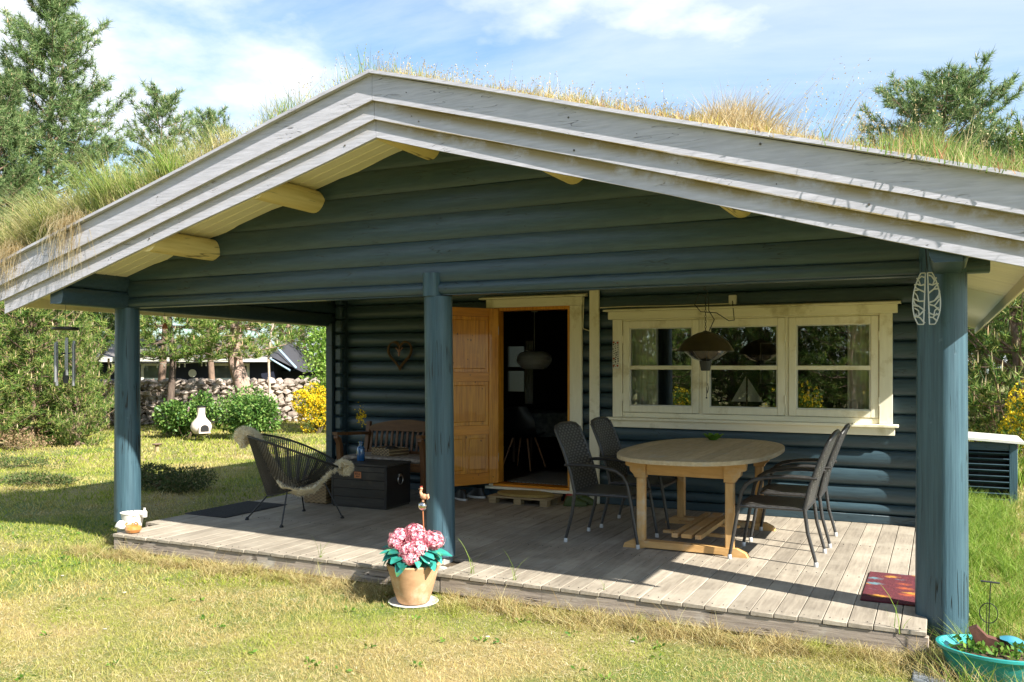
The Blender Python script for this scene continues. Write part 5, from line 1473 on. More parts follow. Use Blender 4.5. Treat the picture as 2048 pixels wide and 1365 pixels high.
# ---- openwork ornament on the right post
M['metalw'] = mat('pale_openwork_metal', (0.55, 0.56, 0.58), (0.46, 0.47, 0.50), rough=0.45, bump=0, rnd=0, metal=0.2)
orn = thing('hanging_ornament', 'pale openwork wing shaped ornament hanging from a cord at the thick right post', 'ornament', (6.785, 0.20, 1.80))
for s in (-1, 1):
    Pn = []
    for k in range(21):
        t = k / 20; z = 0.31 * t
        Pn.append((0.068 * math.sin(math.pi * min(1, 0.07 + 0.86 * t)) ** 0.55 * (0.82 + 0.25 * (1 - t)), z))
    outer = [(0.006 + s * 0 + (0.008 * (1 - t_ / 0.31)) + w, z) for (w, z) in Pn for t_ in (z,)]
    wing = MB()
    wing.tube([(s * x, 0, z) for x, z in outer], 0.0042, 6, flat=1)
    wing.tube([(s * (0.006 + 0.010 * (1 - z / 0.31)), 0, z) for z in (0.0, 0.1, 0.2, 0.31)], 0.0042, 6)
    wing.tube([(s * 0.014, 0, 0.0), (s * outer[0][0], 0, 0.0)], 0.004, 6); wing.tube([(s * 0.006, 0, 0.31), (s * outer[-1][0], 0, 0.31)], 0.004, 6)
    part('wing_rim', wing, M['metalw'], orn, local=True)
    web = MB(); rr4 = random.Random(3 + s)
    zs = [0.03, 0.065, 0.10, 0.15, 0.20, 0.245, 0.28]
    for i, z in enumerate(zs):
        w = np.interp(z, [q[1] for q in outer], [q[0] for q in outer])
        dz = rr4.uniform(-0.025, 0.025)
        web.tube([(s * 0.010, 0, z - dz), (s * (0.01 + w) / 2, 0, z + 0.010 * (-1) ** i), (s * w, 0, z + dz)], [0.006, 0.0045, 0.006], 6)
        if i < len(zs) - 1: web.tube([(s * (0.01 + w) / 2, 0, z + 0.010 * (-1) ** i), (s * (0.02 + w * rr4.uniform(0.3, 0.7)), 0, (z + zs[i + 1]) / 2), (s * w * 0.95, 0, zs[i + 1])], 0.0042, 6)
    part('wing_web', web, M['metalw'], orn, local=True)
part('cord', MB().tube([(-0.004, 0, 0.31), (0.0, 0, 0.37), (-0.006, 0, 0.46)], 0.002, 5).tube([(0.008, 0, 0.31), (0.003, 0, 0.37), (-0.004, 0, 0.46)], 0.002, 5), M['iron'], orn, local=True)
part('hook', MB().tube([(-0.004, 0, 0.45), (-0.004, 0, 0.47), (-0.004, 0.17, 0.472)], 0.004, 5), M['iron'], orn, local=True)

# ---- wind chime under the left eave
M['tube'] = mat('grey_aluminium', (0.36, 0.36, 0.38), rough=0.35, metal=0.7, bump=0.05, rnd=0.04)
wc_ = thing('wind_chime', 'wind chime with grey metal tubes hanging under the left roof overhang', 'wind chime', (-0.64, 0.0, 1.36))
part('top_disc', MB().lathe([(0.11, 0.53), (0.12, 0.54), (0.12, 0.555), (0.05, 0.565)], n=24), M['iron'], wc_, local=True)
for i, (an, za, zb) in enumerate(((200, 0.0, 0.42), (250, 0.035, 0.41), (330, 0.10, 0.455), (10, 0.0, 0.40), (90, 0.05, 0.43), (140, 0.02, 0.43))):
    x, y = 0.09 * math.cos(rad(an)), 0.09 * math.sin(rad(an))
    part('chime_tube', MB().cyl((x, y, za), (x, y, zb), 0.013, n=12), M['tube'], wc_, local=True)
    part('thread', MB().cyl((x, y, zb), (x, y, 0.54), 0.0012, n=4), M['iron'], wc_, local=True)
part('striker', MB().cyl((0, 0, 0.30), (0, 0, 0.315), 0.04, n=20).cyl((0, 0, 0.12), (0, 0, 0.54), 0.0015, n=4), M['iron'], wc_, local=True)
part('wind_sail', MB().prism([(0.0, 0.02), (0.03, 0.03), (0.045, 0.07), (0.03, 0.12), (0.0, 0.16), (-0.03, 0.12), (-0.045, 0.07), (-0.03, 0.03)], 1, -0.003, 0.003), M['iron'], wc_, local=True)
part('hanger', MB().tube([(0, 0, 0.56), (0, 0, soff(-0.64) - 1.36 + 0.002)], 0.0018, 5), M['iron'], wc_, local=True)
so = thing('hanging_bell', 'small dark rusty bell hanging from the left side beam', 'bell', (-0.30, 0.88, 1.93))
part('bell', MB().lathe([(0.030, 0), (0.032, 0.006), (0.022, 0.03), (0.012, 0.055), (0.004, 0.06)], n=16), M['brass'], so, local=True)
part('string', MB().cyl((0, 0, 0.06), (0, 0, 0.175), 0.002, n=5), M['iron'], so, local=True)

# ---- turquoise planter at the right post
M['turq'] = mat('turquoise_glaze', (0.03, 0.32, 0.30), (0.02, 0.25, 0.24), rough=0.3, ns=5, bump=0.05, rnd=0, coat=0.4, c3=(0.10, 0.40, 0.37), c3s=6)
pt_ = thing('turquoise_planter', 'oval turquoise glazed planter bowl in the grass beside the thick right post', 'planter', (7.115, -0.20, GZ), rad(-12))
part('bowl', MB().lathe([(0.15, 0.0), (0.17, 0.005), (0.20, 0.06), (0.222, 0.13), (0.238, 0.158), (0.252, 0.17), (0.252, 0.185), (0.238, 0.187), (0.222, 0.17), (0.20, 0.15)], (0, 0, 0), 44, sx=1.12, sy=0.85), M['turq'], pt_, local=True)
part('planting_soil', MB().lathe([(0.01, 0.13), (0.21, 0.14), (0.19, 0.152), (0.01, 0.165)], (0, 0, 0), 30, sx=1.08, sy=0.82), M['soil'], pt_, local=True)
rr5 = np.random.default_rng(31)
k = 260; an = rr5.uniform(0, 6.28, k); rr6 = rr5.uniform(0.05, 0.2, k)
C = np.stack([rr6 * np.cos(an) * 1.05, rr6 * np.sin(an) * 0.8, 0.165 + rr5.uniform(0, 0.05, k)], 1)
M['herb'] = leafmat('herb_green', [(0.05, 0.13, 0.02), (0.12, 0.24, 0.03), (0.24, 0.32, 0.06)], trans=0.35)
tf = trimesh('herbs', *leaves(C, 0.022, 32, up=1.0), M['herb'], pt_); tf['kind'] = 'stuff'
rust = mat('rusty_iron', (0.12, 0.045, 0.03), (0.07, 0.03, 0.02), rough=0.8, ns=30, bump=0.4, rnd=0)
M['wing'] = mat('blue_wing', (0.03, 0.22, 0.36), (0.10, 0.36, 0.46), rough=0.3, ns=6, bump=0.1, rnd=0, metal=0.3)
bd = thing('metal_bird', 'rusty metal bird with a shiny blue wing sitting in the turquoise planter', 'garden ornament', (7.12, -0.18, 0.0))
part('body', MB().prism([(-0.12, 0.10), (-0.08, 0.12), (-0.03, 0.07), (0.06, 0.05), (0.10, 0.02), (0.07, -0.03), (-0.02, -0.04), (-0.07, 0.0), (-0.10, 0.06)], 1, -0.03, 0.03), rust, bd, local=True)
wg = MB(); n = 10
for i in range(n + 1):
    t = i / n; w = 0.045 * math.sin(math.pi * (0.1 + 0.9 * t)) ** 0.6 + 0.004
    for v in (-1, -0.5, 0, 0.5, 1): wg.v.append((0.03 + 0.13 * t, v * w, 0.075 + 0.03 * math.sin(t * 2.6) - 0.4 * (v * w) ** 2 / 0.045 - 0.04 * t))
for i in range(n):
    for j in range(4):
        a = i * 5 + j; wg.f.append((a, a + 1, a + 6, a + 5))
part('wing', wg, M['wing'], bd, local=True, ang=180)
wr = thing('wire_ornament', 'thin black wire stick with a ring standing in the turquoise planter', 'garden ornament', (7.10, -0.12, -0.01))
part('wire', MB().tube([(0, 0, 0), (0.0, 0, 0.10), (0.005, 0, 0.26), (0.01, 0, 0.36)], 0.0028, 5).tube([(-0.012, 0, 0.08), (-0.008, 0, 0.25)], 0.002, 5), M['iron'], wr, local=True)
part('ring', MB().tube([(0.045 * math.cos(t), 0, 0.19 + 0.055 * math.sin(t)) for t in [2 * math.pi * k / 24 for k in range(24)]], 0.0028, 5, closed=True), M['iron'], wr, local=True)
part('spinner', MB().tube([(-0.04, 0, 0.365), (0.055, 0.01, 0.36)], 0.005, 6), M['iron'], wr, local=True)
ft = part('paving_slab', MB().box((6.72, -0.42, GZ - 0.01), (6.90, -0.08, GZ + 0.025), 0.008), mat('grey_slab', (0.22, 0.24, 0.26), rough=0.85, ns=12, bump=0.3, rnd=0), None)
tag(ft, 'small grey paving slab at the right front corner of the deck', 'paving slab', None, 'thing')

# ---- louvred cabinet beside the house
lc = thing('louvred_cabinet', 'blue louvred garden cabinet with a white lid beyond the right post', 'cabinet', (7.45, 7.0, GZ))
yF = 6.85
part('corner_post', MB().box((7.63, yF - 0.02, GZ), (7.72, yF + 0.06, 0.58), 0.005), M['bluev'], lc)
part('corner_post', MB().box((7.00, yF - 0.02, GZ), (7.08, yF + 0.06, 0.60), 0.005), M['bluev'], lc)
part('top_rail', MB().box((7.08, yF - 0.01, 0.49), (7.63, yF + 0.05, 0.59), 0.004), M['blue'], lc)
for k in range(9):
    z = GZ + 0.02 + k * 0.072
    part('louvre', MB().box((-0.275, -0.035, -0.006), (0.275, 0.035, 0.006), 0.002).xf(Matrix.Translation((7.355, yF + 0.01, z + 0.02)) @ Matrix.Rotation(rad(-28), 4, 'X')), M['blue'], lc)
part('side_panel', MB().box((7.70, yF + 0.061, GZ), (7.72, 7.75, 0.56), 0.003), M['blue'], lc)
part('dark_back', MB().box((7.05, yF + 0.25, GZ), (7.69, yF + 0.27, 0.55)).box((7.3, yF + 0.10, GZ), (7.33, yF + 0.14, 0.5)), M['dark_wood'], lc)
part('lid', MB().prism([(6.95, 0.635), (7.79, 0.585), (7.79, 0.615), (6.95, 0.665)], 1, yF - 0.10, 7.85), M['white'], lc, smooth=False)
# ---------------------------------------------------------------- ground
ground_m = mat('lawn_soil', (0.17, 0.16, 0.045), (0.30, 0.23, 0.11), rough=1, ns=1.6, detail=10, bump=0.8, bstr=0.03, rnd=0, c3=(0.09, 0.13, 0.025), c3s=0.5, c3t=(0.45, 0.6))
g = part('lawn', MB().add([(-200, -200, GZ), (200, -200, GZ), (200, 200, GZ), (-200, 200, GZ)], [(0, 1, 2, 3)]), ground_m, None, smooth=False)
g['kind'] = 'structure'; g['label'] = 'sunny lawn of dry and green grass in front of the cabin'

CX, CY = 6.858, -5.632
FW = np.array([-math.sin(rad(26.065)), math.cos(rad(26.065))])
def scatter(n, d0, d1, seed, margin=0.10):
    """points on the lawn between two distances from where the photographer stood, inside what one can see from about there"""
    r = np.random.default_rng(seed)
    half = math.atan(1024 / 1750) + margin
    d = np.sqrt(r.uniform(d0 ** 2, d1 ** 2, n)); a = r.uniform(-half, half, n) + math.atan2(FW[1], FW[0])
    x = CX + d * np.cos(a); y = CY + d * np.sin(a)
    ok = ~((x > -0.23) & (x < 6.83) & (y > 0.0) & (y < 11.5)) & ~((x > 6.70) & (x < 7.02) & (y > 0.28) & (y < 0.58))
    ok &= ~(((x - 3.43) / 0.18) ** 2 + ((y + 0.25) / 0.18) ** 2 < 1)
    ok &= ~(((x - 7.115) / 0.27) ** 2 + ((y + 0.20) / 0.21) ** 2 < 1)
    x, y = x[ok], y[ok]
    return np.stack([x, y, np.full(len(x), GZ - 0.002)], 1)
def vnoise(P, s, seed):
    """cheap smooth value noise in the plane, 0..1"""
    r = np.random.default_rng(seed); G = r.random((64, 64))
    u = P[:, 0] * s; v = P[:, 1] * s; iu = np.floor(u).astype(int); iv = np.floor(v).astype(int); fu = u - iu; fv = v - iv
    fu = fu * fu * (3 - 2 * fu); fv = fv * fv * (3 - 2 * fv)
    g_ = lambda a, b: G[a % 64, b % 64]
    return (g_(iu, iv) * (1 - fu) + g_(iu + 1, iv) * fu) * (1 - fv) + (g_(iu, iv + 1) * (1 - fu) + g_(iu + 1, iv + 1) * fu) * fv
DRY = [(0.289, 0.196, 0.060), (0.442, 0.332, 0.111), (0.544, 0.425, 0.178), (0.612, 0.510, 0.281), (0.340, 0.315, 0.068)]
GRN = [(0.119, 0.187, 0.013), (0.221, 0.297, 0.025), (0.357, 0.391, 0.051), (0.476, 0.433, 0.136), (0.170, 0.238, 0.017)]
M['grass'] = leafmat('grass_blades', DRY, GRN, ps=0.8, trans=0.35, pt=(0.455, 0.60))
def greener(m):
    # the lawn is fresher towards the left
    nt = m.node_tree; N = nt.nodes; L = nt.links
    mr = [n for n in N if n.type == 'MAP_RANGE'][0]; nz = [n for n in N if n.type == 'TEX_NOISE'][0]; g_ = [n for n in N if n.type == 'NEW_GEOMETRY'][0]
    sp = N.new('ShaderNodeSeparateXYZ'); L.new(g_.outputs['Position'], sp.inputs[0])
    a = N.new('ShaderNodeMapRange'); a.inputs[1].default_value = 3.0; a.inputs[2].default_value = -6.0; a.inputs[3].default_value = 0.0; a.inputs[4].default_value = 0.10; L.new(sp.outputs['X'], a.inputs[0])
    ad = N.new('ShaderNodeMath'); ad.operation = 'ADD'; L.new(nz.outputs['Fac'], ad.inputs[0]); L.new(a.outputs[0], ad.inputs[1]); L.new(ad.outputs[0], mr.inputs[0])
greener(M['grass'])
def grass(n, d0, d1, seed, h, w, lean, clump=0.5, lv=(0, 0.55, 1.0)):
    P = scatter(n, d0, d1, seed); r = np.random.default_rng(seed + 1)
    k = vnoise(P, 1.1, 5) * 0.6 + vnoise(P, 3.7, 6) * 0.4
    right = np.clip((P[:, 0] - 6.95) / 0.3, 0, 1)
    hh = h * r.uniform(0.4, 1.3, len(P)) * (0.5 + clump * 1.4 * k) * (1 + 0.9 * right)
    a = r.uniform(0, 2 * np.pi, len(P)); ln = np.stack([np.cos(a), np.sin(a)], 1) * (hh * lean * r.uniform(0.2, 1.6, len(P)))[:, None]
    return blades(P, hh, w * r.uniform(0.7, 1.3, len(P)), ln, lv, seed=seed + 2)
tf = trimesh('grass', *join(grass(210000, 3.9, 7.2, 41, 0.026, 0.0029, 1.4), grass(16000, 3.9, 8.5, 42, 0.046, 0.0030, 1.0, 1.2), grass(110000, 7.2, 11.5, 44, 0.038, 0.0065, 1.1), grass(90000, 11.5, 17, 47, 0.055, 0.012, 0.8, lv=(0, 1.0)), grass(90000, 17, 30, 50, 0.07, 0.022, 0.8, lv=(0, 1.0))), M['grass'])
tag(tf, 'short patchy lawn grass, straw yellow and green', None, None, 'stuff')
M['litter'] = leafmat('dead_straw', [(0.468, 0.357, 0.170), (0.595, 0.510, 0.306), (0.663, 0.595, 0.425), (0.340, 0.230, 0.102), (0.170, 0.111, 0.051)], trans=0.2)
def litter(n, d0, d1, seed, L, w):
    P = scatter(n, d0, d1, seed); k = vnoise(P, 1.3, 15) * 0.6 + vnoise(P, 4.1, 16) * 0.4; r = np.random.default_rng(seed + 1)
    P = P[k > r.uniform(0.2, 0.75, len(k)) + np.clip((2 - P[:, 0]) / 14, 0, 0.3)]; n = len(P); a = r.uniform(0, 2 * np.pi, n); q = L * r.uniform(0.4, 1.4, n)
    P[:, 2] += 0.004 + r.uniform(0, 0.014, n)
    return blades(P, r.uniform(-0.004, 0.012, n), w * r.uniform(0.6, 1.5, n), np.stack([np.cos(a), np.sin(a)], 1) * q[:, None], (0, 0.5, 1.0), curve=1.0, seed=seed + 2)
tf = trimesh('dead_grass', *join(litter(75000, 3.9, 7.5, 55, 0.04, 0.003), litter(34000, 7.5, 12, 57, 0.06, 0.007), litter(30000, 12, 20, 58, 0.08, 0.014)), M['litter'])
tag(tf, 'pale dead straw lying matted in the lawn', None, None, 'stuff')
# curly straw thatch and longer tufts along the deck edge, around posts and planter
M['thatch'] = leafmat('straw_thatch', [(0.194, 0.123, 0.040), (0.370, 0.264, 0.097), (0.493, 0.396, 0.176), (0.563, 0.484, 0.264), (0.220, 0.238, 0.044)], GRN, ps=1.6, trans=0.3, pt=(0.56, 0.70))
def tuft_field(cs, n, h, w, spread, seed, lean=0.8, drop=0.0, lv=(0, 0.35, 0.7, 1.0)):
    r = np.random.default_rng(seed); cs = np.asarray(cs, dtype=float)
    P = np.repeat(cs, n, 0); k = len(P); sp = np.broadcast_to(spread, 2)
    P[:, :2] += r.normal(size=(k, 2)) * sp
    P[:, 2] -= 0.004
    hh = h * r.uniform(0.35, 1.25, k)
    a = r.uniform(0, 2 * np.pi, k); ln = np.stack([np.cos(a), np.sin(a)], 1) * (hh * lean * r.uniform(0.2, 1.7, k))[:, None]
    return blades(P, hh, w * r.uniform(0.7, 1.3, k), ln, lv, curve=2.0, seed=seed + 1)
r_ = np.random.default_rng(61)
ex = r_.uniform(-0.3, 6.9, 330); edge = np.stack([ex, -0.05 - np.abs(r_.normal(size=330)) * 0.14, np.full(330, GZ)], 1)
edge = edge[~((np.abs(edge[:, 0] - 3.43) < 0.2) & (edge[:, 1] > -0.48))]
lx = np.stack([-0.32 - np.abs(r_.normal(size=60)) * 0.1, r_.uniform(0.2, 3.6, 60), np.full(60, GZ)], 1)
sides = np.stack([7.0 + np.abs(r_.normal(size=170)) * 0.35, r_.uniform(-0.6, 7.0, 170), np.full(170, GZ)], 1)
sides = sides[~(((sides[:, 0] - 7.115) / 0.30) ** 2 + ((sides[:, 1] + 0.20) / 0.24) ** 2 < 1)]
pl_ = np.array([[7.115 + 0.36 * math.cos(t), -0.20 + 0.28 * math.sin(t), GZ] for t in np.linspace(0, 6.28, 40)])
tf = trimesh('thatch', *join(tuft_field(edge, 55, 0.085, 0.0034, 0.035, 62, 1.5), tuft_field(edge[::9], 12, 0.17, 0.0035, 0.02, 64, 0.8), tuft_field(lx, 40, 0.08, 0.004, 0.04, 66, 1.2), tuft_field(pl_, 26, 0.15, 0.0035, 0.03, 68, 0.9)), M['thatch'])
tag(tf, 'curly straw and longer grass growing along the deck edge', None, None, 'stuff')
M['green'] = leafmat('fresh_grass', [(0.085, 0.178, 0.017), (0.153, 0.272, 0.025), (0.255, 0.357, 0.051), (0.340, 0.383, 0.119)], trans=0.45)
tf = trimesh('long_grass', *join(tuft_field(sides, 60, 0.20, 0.006, 0.07, 70, 0.9), tuft_field([(7.3, 8.3, GZ), (7.6, 8.5, GZ), (7.15, 8.2, GZ), (7.9, 8.6, GZ), (7.5, 8.2, GZ)], 80, 0.75, 0.012, 0.12, 72, 0.45)), M['green'])
tag(tf, 'lush long grass growing beside the house past the right post', None, None, 'stuff')
rw_ = np.random.default_rng(88); Pw = scatter(500, 4.2, 11, 90, 0.05); cw = []; aw = []
for p in Pw[:150]:
    k = rw_.integers(5, 11); a = rw_.uniform(0, 6.28, k); q = rw_.uniform(0.006, 0.03, k); cw.append(p + np.stack([np.cos(a) * q, np.sin(a) * q, 0.012 + rw_.uniform(0, 0.012, k)], 1)); aw.append(np.stack([np.cos(a), np.sin(a), 0.3 + 0 * a], 1))
tf = trimesh('weeds', *leaves(np.concatenate(cw), 0.016, 91, up=0.1, elong=2.2, N=np.concatenate(aw) * 1.5), M['herb']); tag(tf, 'small green weeds scattered through the lawn', None, None, 'stuff')
# single stalks that grow up between the planks
for i, (x, y, hgt, lb) in enumerate(((3.72, 0.10, 0.30, 'thin grass stalk growing out of the deck edge close to the middle post'), (4.10, 0.05, 0.26, 'pair of arching grass stalks growing out of the deck edge'), (4.77, 0.10, 0.11, 'short green grass shoot on the deck in front of the teak table'), (6.62, 0.02, 0.30, 'tall grass shoot at the deck edge in front of the red doormat'), (2.35, 0.05, 0.22, 'thin bent grass stalk on the deck edge left of the hydrangea'))):
    V_, T_ = blades(np.array([[0, 0, 0.0]] * 5) + np.random.default_rng(i).normal(size=(5, 3)) * [0.012, 0.008, 0], np.array([1.0, 0.8, 0.5, 0.35, 0.7]) * hgt, 0.006, np.array([[-0.10, -0.02], [0.12, 0.02], [-0.03, 0], [0.05, 0.01], [0.02, -0.03]]) * (hgt / 0.26), (0, 0.25, 0.5, 0.75, 0.9, 1.0), curve=2.4, seed=i)
    o = trimesh('grass_stalk', V_, T_, M['green']); o.location = (x, y, -0.03); tag(o, lb, 'grass stalk', None, 'thing')
# white shells and pale chips lying in the lawn
rs = random.Random(77)
me0 = None
for i, (x, y) in enumerate([(0.6, -1.15), (1.35, -1.0), (0.45, -0.85), (2.0, -1.7), (4.3, -0.75), (5.15, -0.45), (4.55, -1.9)]):
    if me0 is None:
        me0 = part('pebble', MB().ball((0, 0, 0.006), (0.026, 0.017, 0.008), 9, 5, 0.5, 5), M['stone'], None); o = me0
    else:
        o = me0.copy(); COL.objects.link(o)
    o.location = (x, y, GZ + 0.012); o.rotation_euler = (0, 0, rs.uniform(0, 6)); q = rs.uniform(0.35, 0.7); o.scale = (q, q, q)
    tag(o, 'small pale shell or chip lying in the lawn in front of the deck', 'pebble', 'pale chips scattered in the lawn', 'thing')

# ---------------------------------------------------------------- turf on the roof
def roof_pts(n, x0, x1, y0, y1, seed):
    r = np.random.default_rng(seed); x = r.uniform(x0, x1, n); y = y0 + (y1 - y0) * r.random(n) ** 1.5
    return np.stack([x, y, 3.645 - 0.28 * np.abs(x - XR)], 1)
def rblades(P, h, w, seed, lean=0.5, wind=(0.0, 0.0), lv=(0, 0.35, 0.7, 1.0), curve=1.8):
    r = np.random.default_rng(seed); k = len(P); hh = np.broadcast_to(h, k) * r.uniform(0.35, 1.2, k)
    a = r.uniform(0, 2 * np.pi, k); ln = (np.stack([np.cos(a), np.sin(a)], 1) * (lean * r.uniform(0.1, 1.5, k))[:, None] + np.array(wind)) * hh[:, None]
    return blades(P, hh, w * r.uniform(0.7, 1.3, k), ln, lv, curve=curve, seed=seed + 1)
M['sedum'] = leafmat('roof_sedum', [(0.370, 0.176, 0.062), (0.458, 0.317, 0.106), (0.528, 0.422, 0.194), (0.352, 0.317, 0.053), (0.484, 0.440, 0.070)], [(0.45, 0.30, 0.16), (0.62, 0.52, 0.34), (0.30, 0.30, 0.08), (0.50, 0.26, 0.12)], ps=2.0, trans=0.3)
low = []
P = roof_pts(34000, -1.15, 7.45, -0.40, 0.8, 101); b = vnoise(P, 2.3, 9)
low.append(rblades(P, 0.05 + 0.065 * b, 0.006, 102, 0.9, lv=(0, 0.55, 1.0)))
tf = trimesh('roof_moss', *join(*low), M['sedum']); tag(tf, 'orange and yellow stonecrop and moss covering the cabin roof', None, None, 'stuff')
M['stems'] = leafmat('dry_stems', [(0.30, 0.22, 0.10), (0.46, 0.36, 0.18), (0.58, 0.48, 0.28), (0.22, 0.20, 0.07)], trans=0.3)
def stems(n, x0, x1, y0, y1, h, seed, wind=(0.1, 0), lean=0.35, w=0.0032, heads=True):
    P = roof_pts(n, x0, x1, y0, y1, seed); r = np.random.default_rng(seed + 3)
    hh = h * r.uniform(0.4, 1.15, n); a = r.uniform(0, 2 * np.pi, n); ln = (np.stack([np.cos(a), np.sin(a)], 1) * (lean * r.random(n))[:, None] + np.array(wind)) * hh[:, None]
    out = [blades(P, hh, w, ln, (0, 0.35, 0.7, 1.0), curve=1.7, seed=seed)]
    if heads:
        tip = P.copy(); tip[:, :2] += ln; tip[:, 2] += hh
        tip = np.repeat(tip, 4, 0) - np.array([0, 0, 1]) * r.uniform(0, 0.06, (4 * n, 1)) * (h / 0.25)
        out.append(leaves(tip, 0.006, seed + 5, up=1.0, elong=2.2))
    return join(*out)
tf = trimesh('roof_stems', *join(stems(650, 1.2, 3.2, -0.35, 0.9, 0.27, 111, (-0.05, 0)), stems(160, 2.2, 3.1, -0.3, 0.8, 0.36, 115, (-0.1, 0)), stems(900, 3.2, 5.4, -0.35, 0.8, 0.17, 119), stems(140, 3.2, 5.4, -0.3, 0.8, 0.26, 121), stems(150, 5.9, 6.6, -0.3, 1.0, 0.45, 123, (0.55, 0)), stems(120, 5.5, 6.5, -0.3, 1.0, 0.32, 127, (0.5, 0)), stems(150, 6.3, 7.45, -0.3, 1.2, 0.36, 131, (0.2, 0)), stems(160, -1.1, 1.4, -0.3, 1.6, 0.5, 135, (-0.5, 0))), M['stems'])
tag(tf, 'thin dry flower stems with seed heads standing on the cabin roof', None, None, 'stuff')
M['roofgreen'] = leafmat('roof_green', [(0.106, 0.211, 0.026), (0.194, 0.317, 0.044), (0.317, 0.370, 0.097), (0.422, 0.387, 0.167)], [(0.30, 0.28, 0.09), (0.55, 0.45, 0.22), (0.62, 0.54, 0.32)], ps=1.3, trans=0.45)
parts_ = []
for (x0, x1, n, h, sd, wd) in ((-1.15, -0.4, 5200, 0.44, 141, (-0.45, -0.1)), (-0.6, 0.4, 5600, 0.42, 143, (-0.35, -0.1)), (0.3, 1.15, 4600, 0.40, 145, (-0.25, 0)), (1.0, 1.9, 1500, 0.27, 147, (-0.15, 0)), (1.4, 2.5, 1500, 0.24, 148, (-0.1, 0)), (1.9, 3.15, 1700, 0.19, 149, (0, 0)), (3.25, 5.2, 1600, 0.11, 150, (0, 0))):
    P = roof_pts(n, x0, x1, -0.38, 1.2, sd); k = vnoise(P, 2.6, 12); parts_.append(rblades(P[k > 0.25], h * (0.35 + 1.1 * k[k > 0.25]), 0.0055, sd + 1, 0.6, wd))
tf = trimesh('roof_grass', *join(*parts_), M['roofgreen']); tag(tf, 'long green and straw coloured grass growing on the left slope of the cabin roof', None, None, 'stuff')
# separate clumps
def clump(name, label, x, y, rx, ry, n, h, m, seed, wind=(0, 0), lean=0.6, w=0.005, mound=0.0, cat='grass clump'):
    r = np.random.default_rng(seed); P = np.stack([r.normal(size=n) * rx * 0.5, r.normal(size=n) * ry * 0.5, np.zeros(n)], 1)
    q = np.clip(1 - (P[:, 0] / rx) ** 2 - (P[:, 1] / ry) ** 2, 0.05, 1)
    P[:, 2] += -0.28 * np.sign(x - XR) * P[:, 0]
    hh = h * (0.35 + 0.65 * q); 
    V_, T_ = rblades(P, hh, w, seed + 1, lean, wind)
    o = trimesh(name, V_, T_, m); o.location = (x, y, 3.640 - 0.28 * abs(x - XR)); tag(o, label, cat, None, 'thing'); return o
M['golden'] = leafmat('golden_grass', [(0.317, 0.220, 0.097), (0.510, 0.387, 0.194), (0.598, 0.493, 0.299), (0.669, 0.590, 0.405)], trans=0.4)
clump('grass_clump', 'golden dry grass clump standing up on the right slope of the cabin roof', 5.72, -0.02, 0.36, 0.35, 3400, 0.31, M['golden'], 151, (0.15, 0), 0.75)
M['mixgreen'] = leafmat('mixed_green', [(0.12, 0.20, 0.04), (0.20, 0.32, 0.06), (0.28, 0.38, 0.10), (0.46, 0.40, 0.20), (0.42, 0.18, 0.08)], trans=0.45)
clump('grass_clump', 'green grass clump with reddish tips near the right edge of the cabin roof', 6.80, 0.0, 0.42, 0.5, 3200, 0.27, M['mixgreen'], 155, (0.05, 0), 0.5, 0.006)
clump('grass_clump', 'short reddish grass clump at the far right edge of the cabin roof', 7.22, -0.05, 0.3, 0.4, 2200, 0.20, M['mixgreen'], 157, (0.05, 0), 0.7, 0.006)
def hang(label, x0, x1, n, seed, reach=0.30, drop=0.5):
    r = np.random.default_rng(seed); x = r.uniform(x0, x1, n); P = np.stack([x, r.uniform(-0.47, -0.25, n), 3.66 - 0.28 * np.abs(x - XR)], 1)
    out = []; lv = np.array([0, 0.2, 0.4, 0.6, 0.8, 1.0]); hh = r.uniform(0.04, 0.14, n); dr = drop * r.random(n) ** 2.0; rc = reach * r.uniform(0.3, 1.0, n); sx_ = r.normal(size=n) * 0.09 - 0.04
    w = 0.0021; Vs = []
    for t in lv:
        c = P.copy(); c[:, 1] -= rc * (1 - (1 - t) ** 2) * 0.55; c[:, 0] += sx_ * t + 0.035 * np.sin(t * 5 + x * 77) * t + 0.02 * np.sin(t * 9 + x * 133); c[:, 2] += hh * 2.2 * t * (1 - t) * 2 - dr * t ** 1.8
        s = np.zeros_like(c); s[:, 0] = w
        Vs += [c - s, c + s]
    m = len(Vs); V_ = np.stack(Vs, 1).reshape(-1, 3); F_ = []
    for i in range(5): a = 2 * i; F_ += [(a, a + 1, a + 3), (a, a + 3, a + 2)]
    T_ = (np.arange(n)[:, None, None] * m + np.array(F_)[None]).reshape(-1, 3)
    o = trimesh('hanging_straw', V_, T_, M['golden']); o['kind'] = 'thing'; tag(o, label, 'straw tuft'); return o
hang('long pale straw hanging over the left fascia boards of the roof', -0.14, 0.16, 260, 161, 0.28, 0.46)
hang('small tuft of straw hanging over the fascia boards at the left end of the roof', -0.95, -0.62, 260, 163, 0.28, 0.34)

